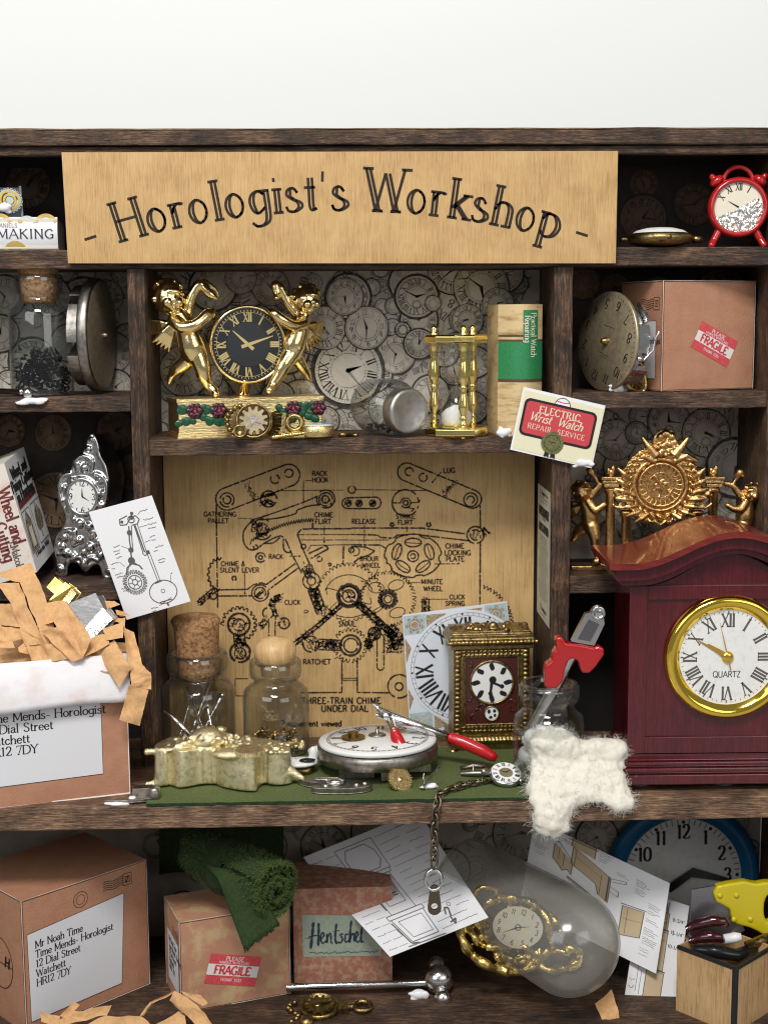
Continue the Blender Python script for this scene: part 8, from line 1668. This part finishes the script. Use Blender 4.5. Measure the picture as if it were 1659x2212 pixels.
def ray_out(th, c):
    d = (cos(th), sin(th)); best = 1
    for (x1, y1_), (x2, y2_) in zip(ol, ol[1:] + ol[:1]):
        ex, ey = x2 - x1, y2_ - y1_; den = d[0] * ey - d[1] * ex
        if abs(den) < 1e-9: continue
        tt = ((x1 - c[0]) * ey - (y1_ - c[1]) * ex) / den; ss = ((x1 - c[0]) * d[1] - (y1_ - c[1]) * d[0]) / den
        if tt > 0 and -1e-6 <= ss <= 1 + 1e-6: best = max(best, tt)
    return (c[0] + d[0] * best, c[1] + d[1] * best)
cc = (1235, 1000); vs = []
for i in range(n_):
    th = 2 * pi * i / n_; o_ = q(*ray_out(th, cc)); h_ = q(cc[0] + 55 * cos(th), cc[1] + 150 * sin(th))
    vs += [(o_[0], -12 * k0, o_[1]), (h_[0], -12 * k0, h_[1]), (h_[0], 12 * k0, h_[1]), (o_[0], 12 * k0, o_[1])]
mb.add(vs, [(4 * i + j, 4 * i + (j + 1) % 4, 4 * ((i + 1) % n_) + (j + 1) % 4, 4 * ((i + 1) % n_) + j) for i in range(n_) for j in range(4)], 0, False)
hd = t.part('handle', mb, ['yellow'], remesh=.035, smooth=8)
mb = MB()
for cx, cy_ in ((720, 850), (890, 850), (870, 1110), (1040, 1110)): x, z = q(cx, cy_); mb.ell((x, -12 * k0, z), (6 * k0, 4 * k0, 6 * k0), None, 10, 7)
t.part('rivets', mb, ['yellow'], parent=hd)
mb = MB(); mb.prism([q(*p) for p in [(440, 800), (760, 750), (900, 1000), (1000, 1250), (860, 1330), (430, 1330)]], -2.4 * k0, 2.4 * k0); M['saw'] = mat('grey saw blade', (.32, .32, .35), .35, .9, bump=(10, .2)); t.part('blade', mb, ['saw'])
def handle_(name, label, pts, rr_, m, extra=None):
    o0 = P(*pts[0]); mb = MB(); k_ = KK(o0); mb.tube([P(*p) - o0 for p in pts], [r * k_ for r in rr_], 16); return solo(name, label, 'tool', o0, mb, [m], k=1)
M['maroonplastic'] = mat('glossy maroon handle', (.045, .006, .010), .12, coat=.6)
handle_('screwdriver', 'glossy dark maroon screwdriver grip lying highest in the tool box', [(1484, 2008, 1.4), (1500, 2000, 1.3), (1536, 1990, 1.15), (1564, 1992, 1.05), (1574, 2000, 1.0)], (7, 12, 13, 12, 6), 'maroonplastic')
handle_('screwdriver', 'dark maroon screwdriver grip just below the highest one', [(1490, 2034, 1.1), (1506, 2028, 1.0), (1530, 2024, .9), (1556, 2026, .8), (1562, 2034, .8)], (6, 11, 13, 11, 6), 'maroonplastic')
handle_('screwdriver', 'white tipped screwdriver grip pointing out of the tool box', [(1556, 2032, 1.0), (1566, 2030, .9), (1590, 2026, .75), (1602, 2024, .7)], (6, 11, 11, 7), 'enamel')
handle_('brass_rod', 'short brass rod leaning on the right rim of the tool box', [(1612, 2044, .9), (1640, 2034, 1.0), (1668, 2024, 1.2)], (9, 11, 11), 'bronze')
handle_('silver_punch', 'silver punch end peeking out beside the narrow plan sheet', [(1484, 2022, 1.6), (1492, 2030, 1.5), (1496, 2040, 1.45)], (7, 10, 6), 'chrome')
handle_('black_file', 'black file lying across the bottom of the tool box', [(1500, 2052, 1.0), (1540, 2056, .8), (1590, 2066, .75), (1630, 2050, 1.0)], (10, 15, 15, 12), 'darkmetal')
# unseen table added under the cabinet to bounce light and reflect in metal
mb = MB(); mb.add([(-90, -70, Z_F - .62), (90, -70, Z_F - .62), (90, 16, Z_F - .62), (-90, 16, Z_F - .62)], [(0, 1, 2, 3)], 0, False)
M['table'] = mat('pale bounce table', (.34, .33, .32), .5); o = bpy.data.objects.new('table_surface', mesh('table_surface', mb, ['table'])); COL.objects.link(o); o['kind'] = 'structure'; o['label'] = 'pale bounce table added out of view under the cabinet'
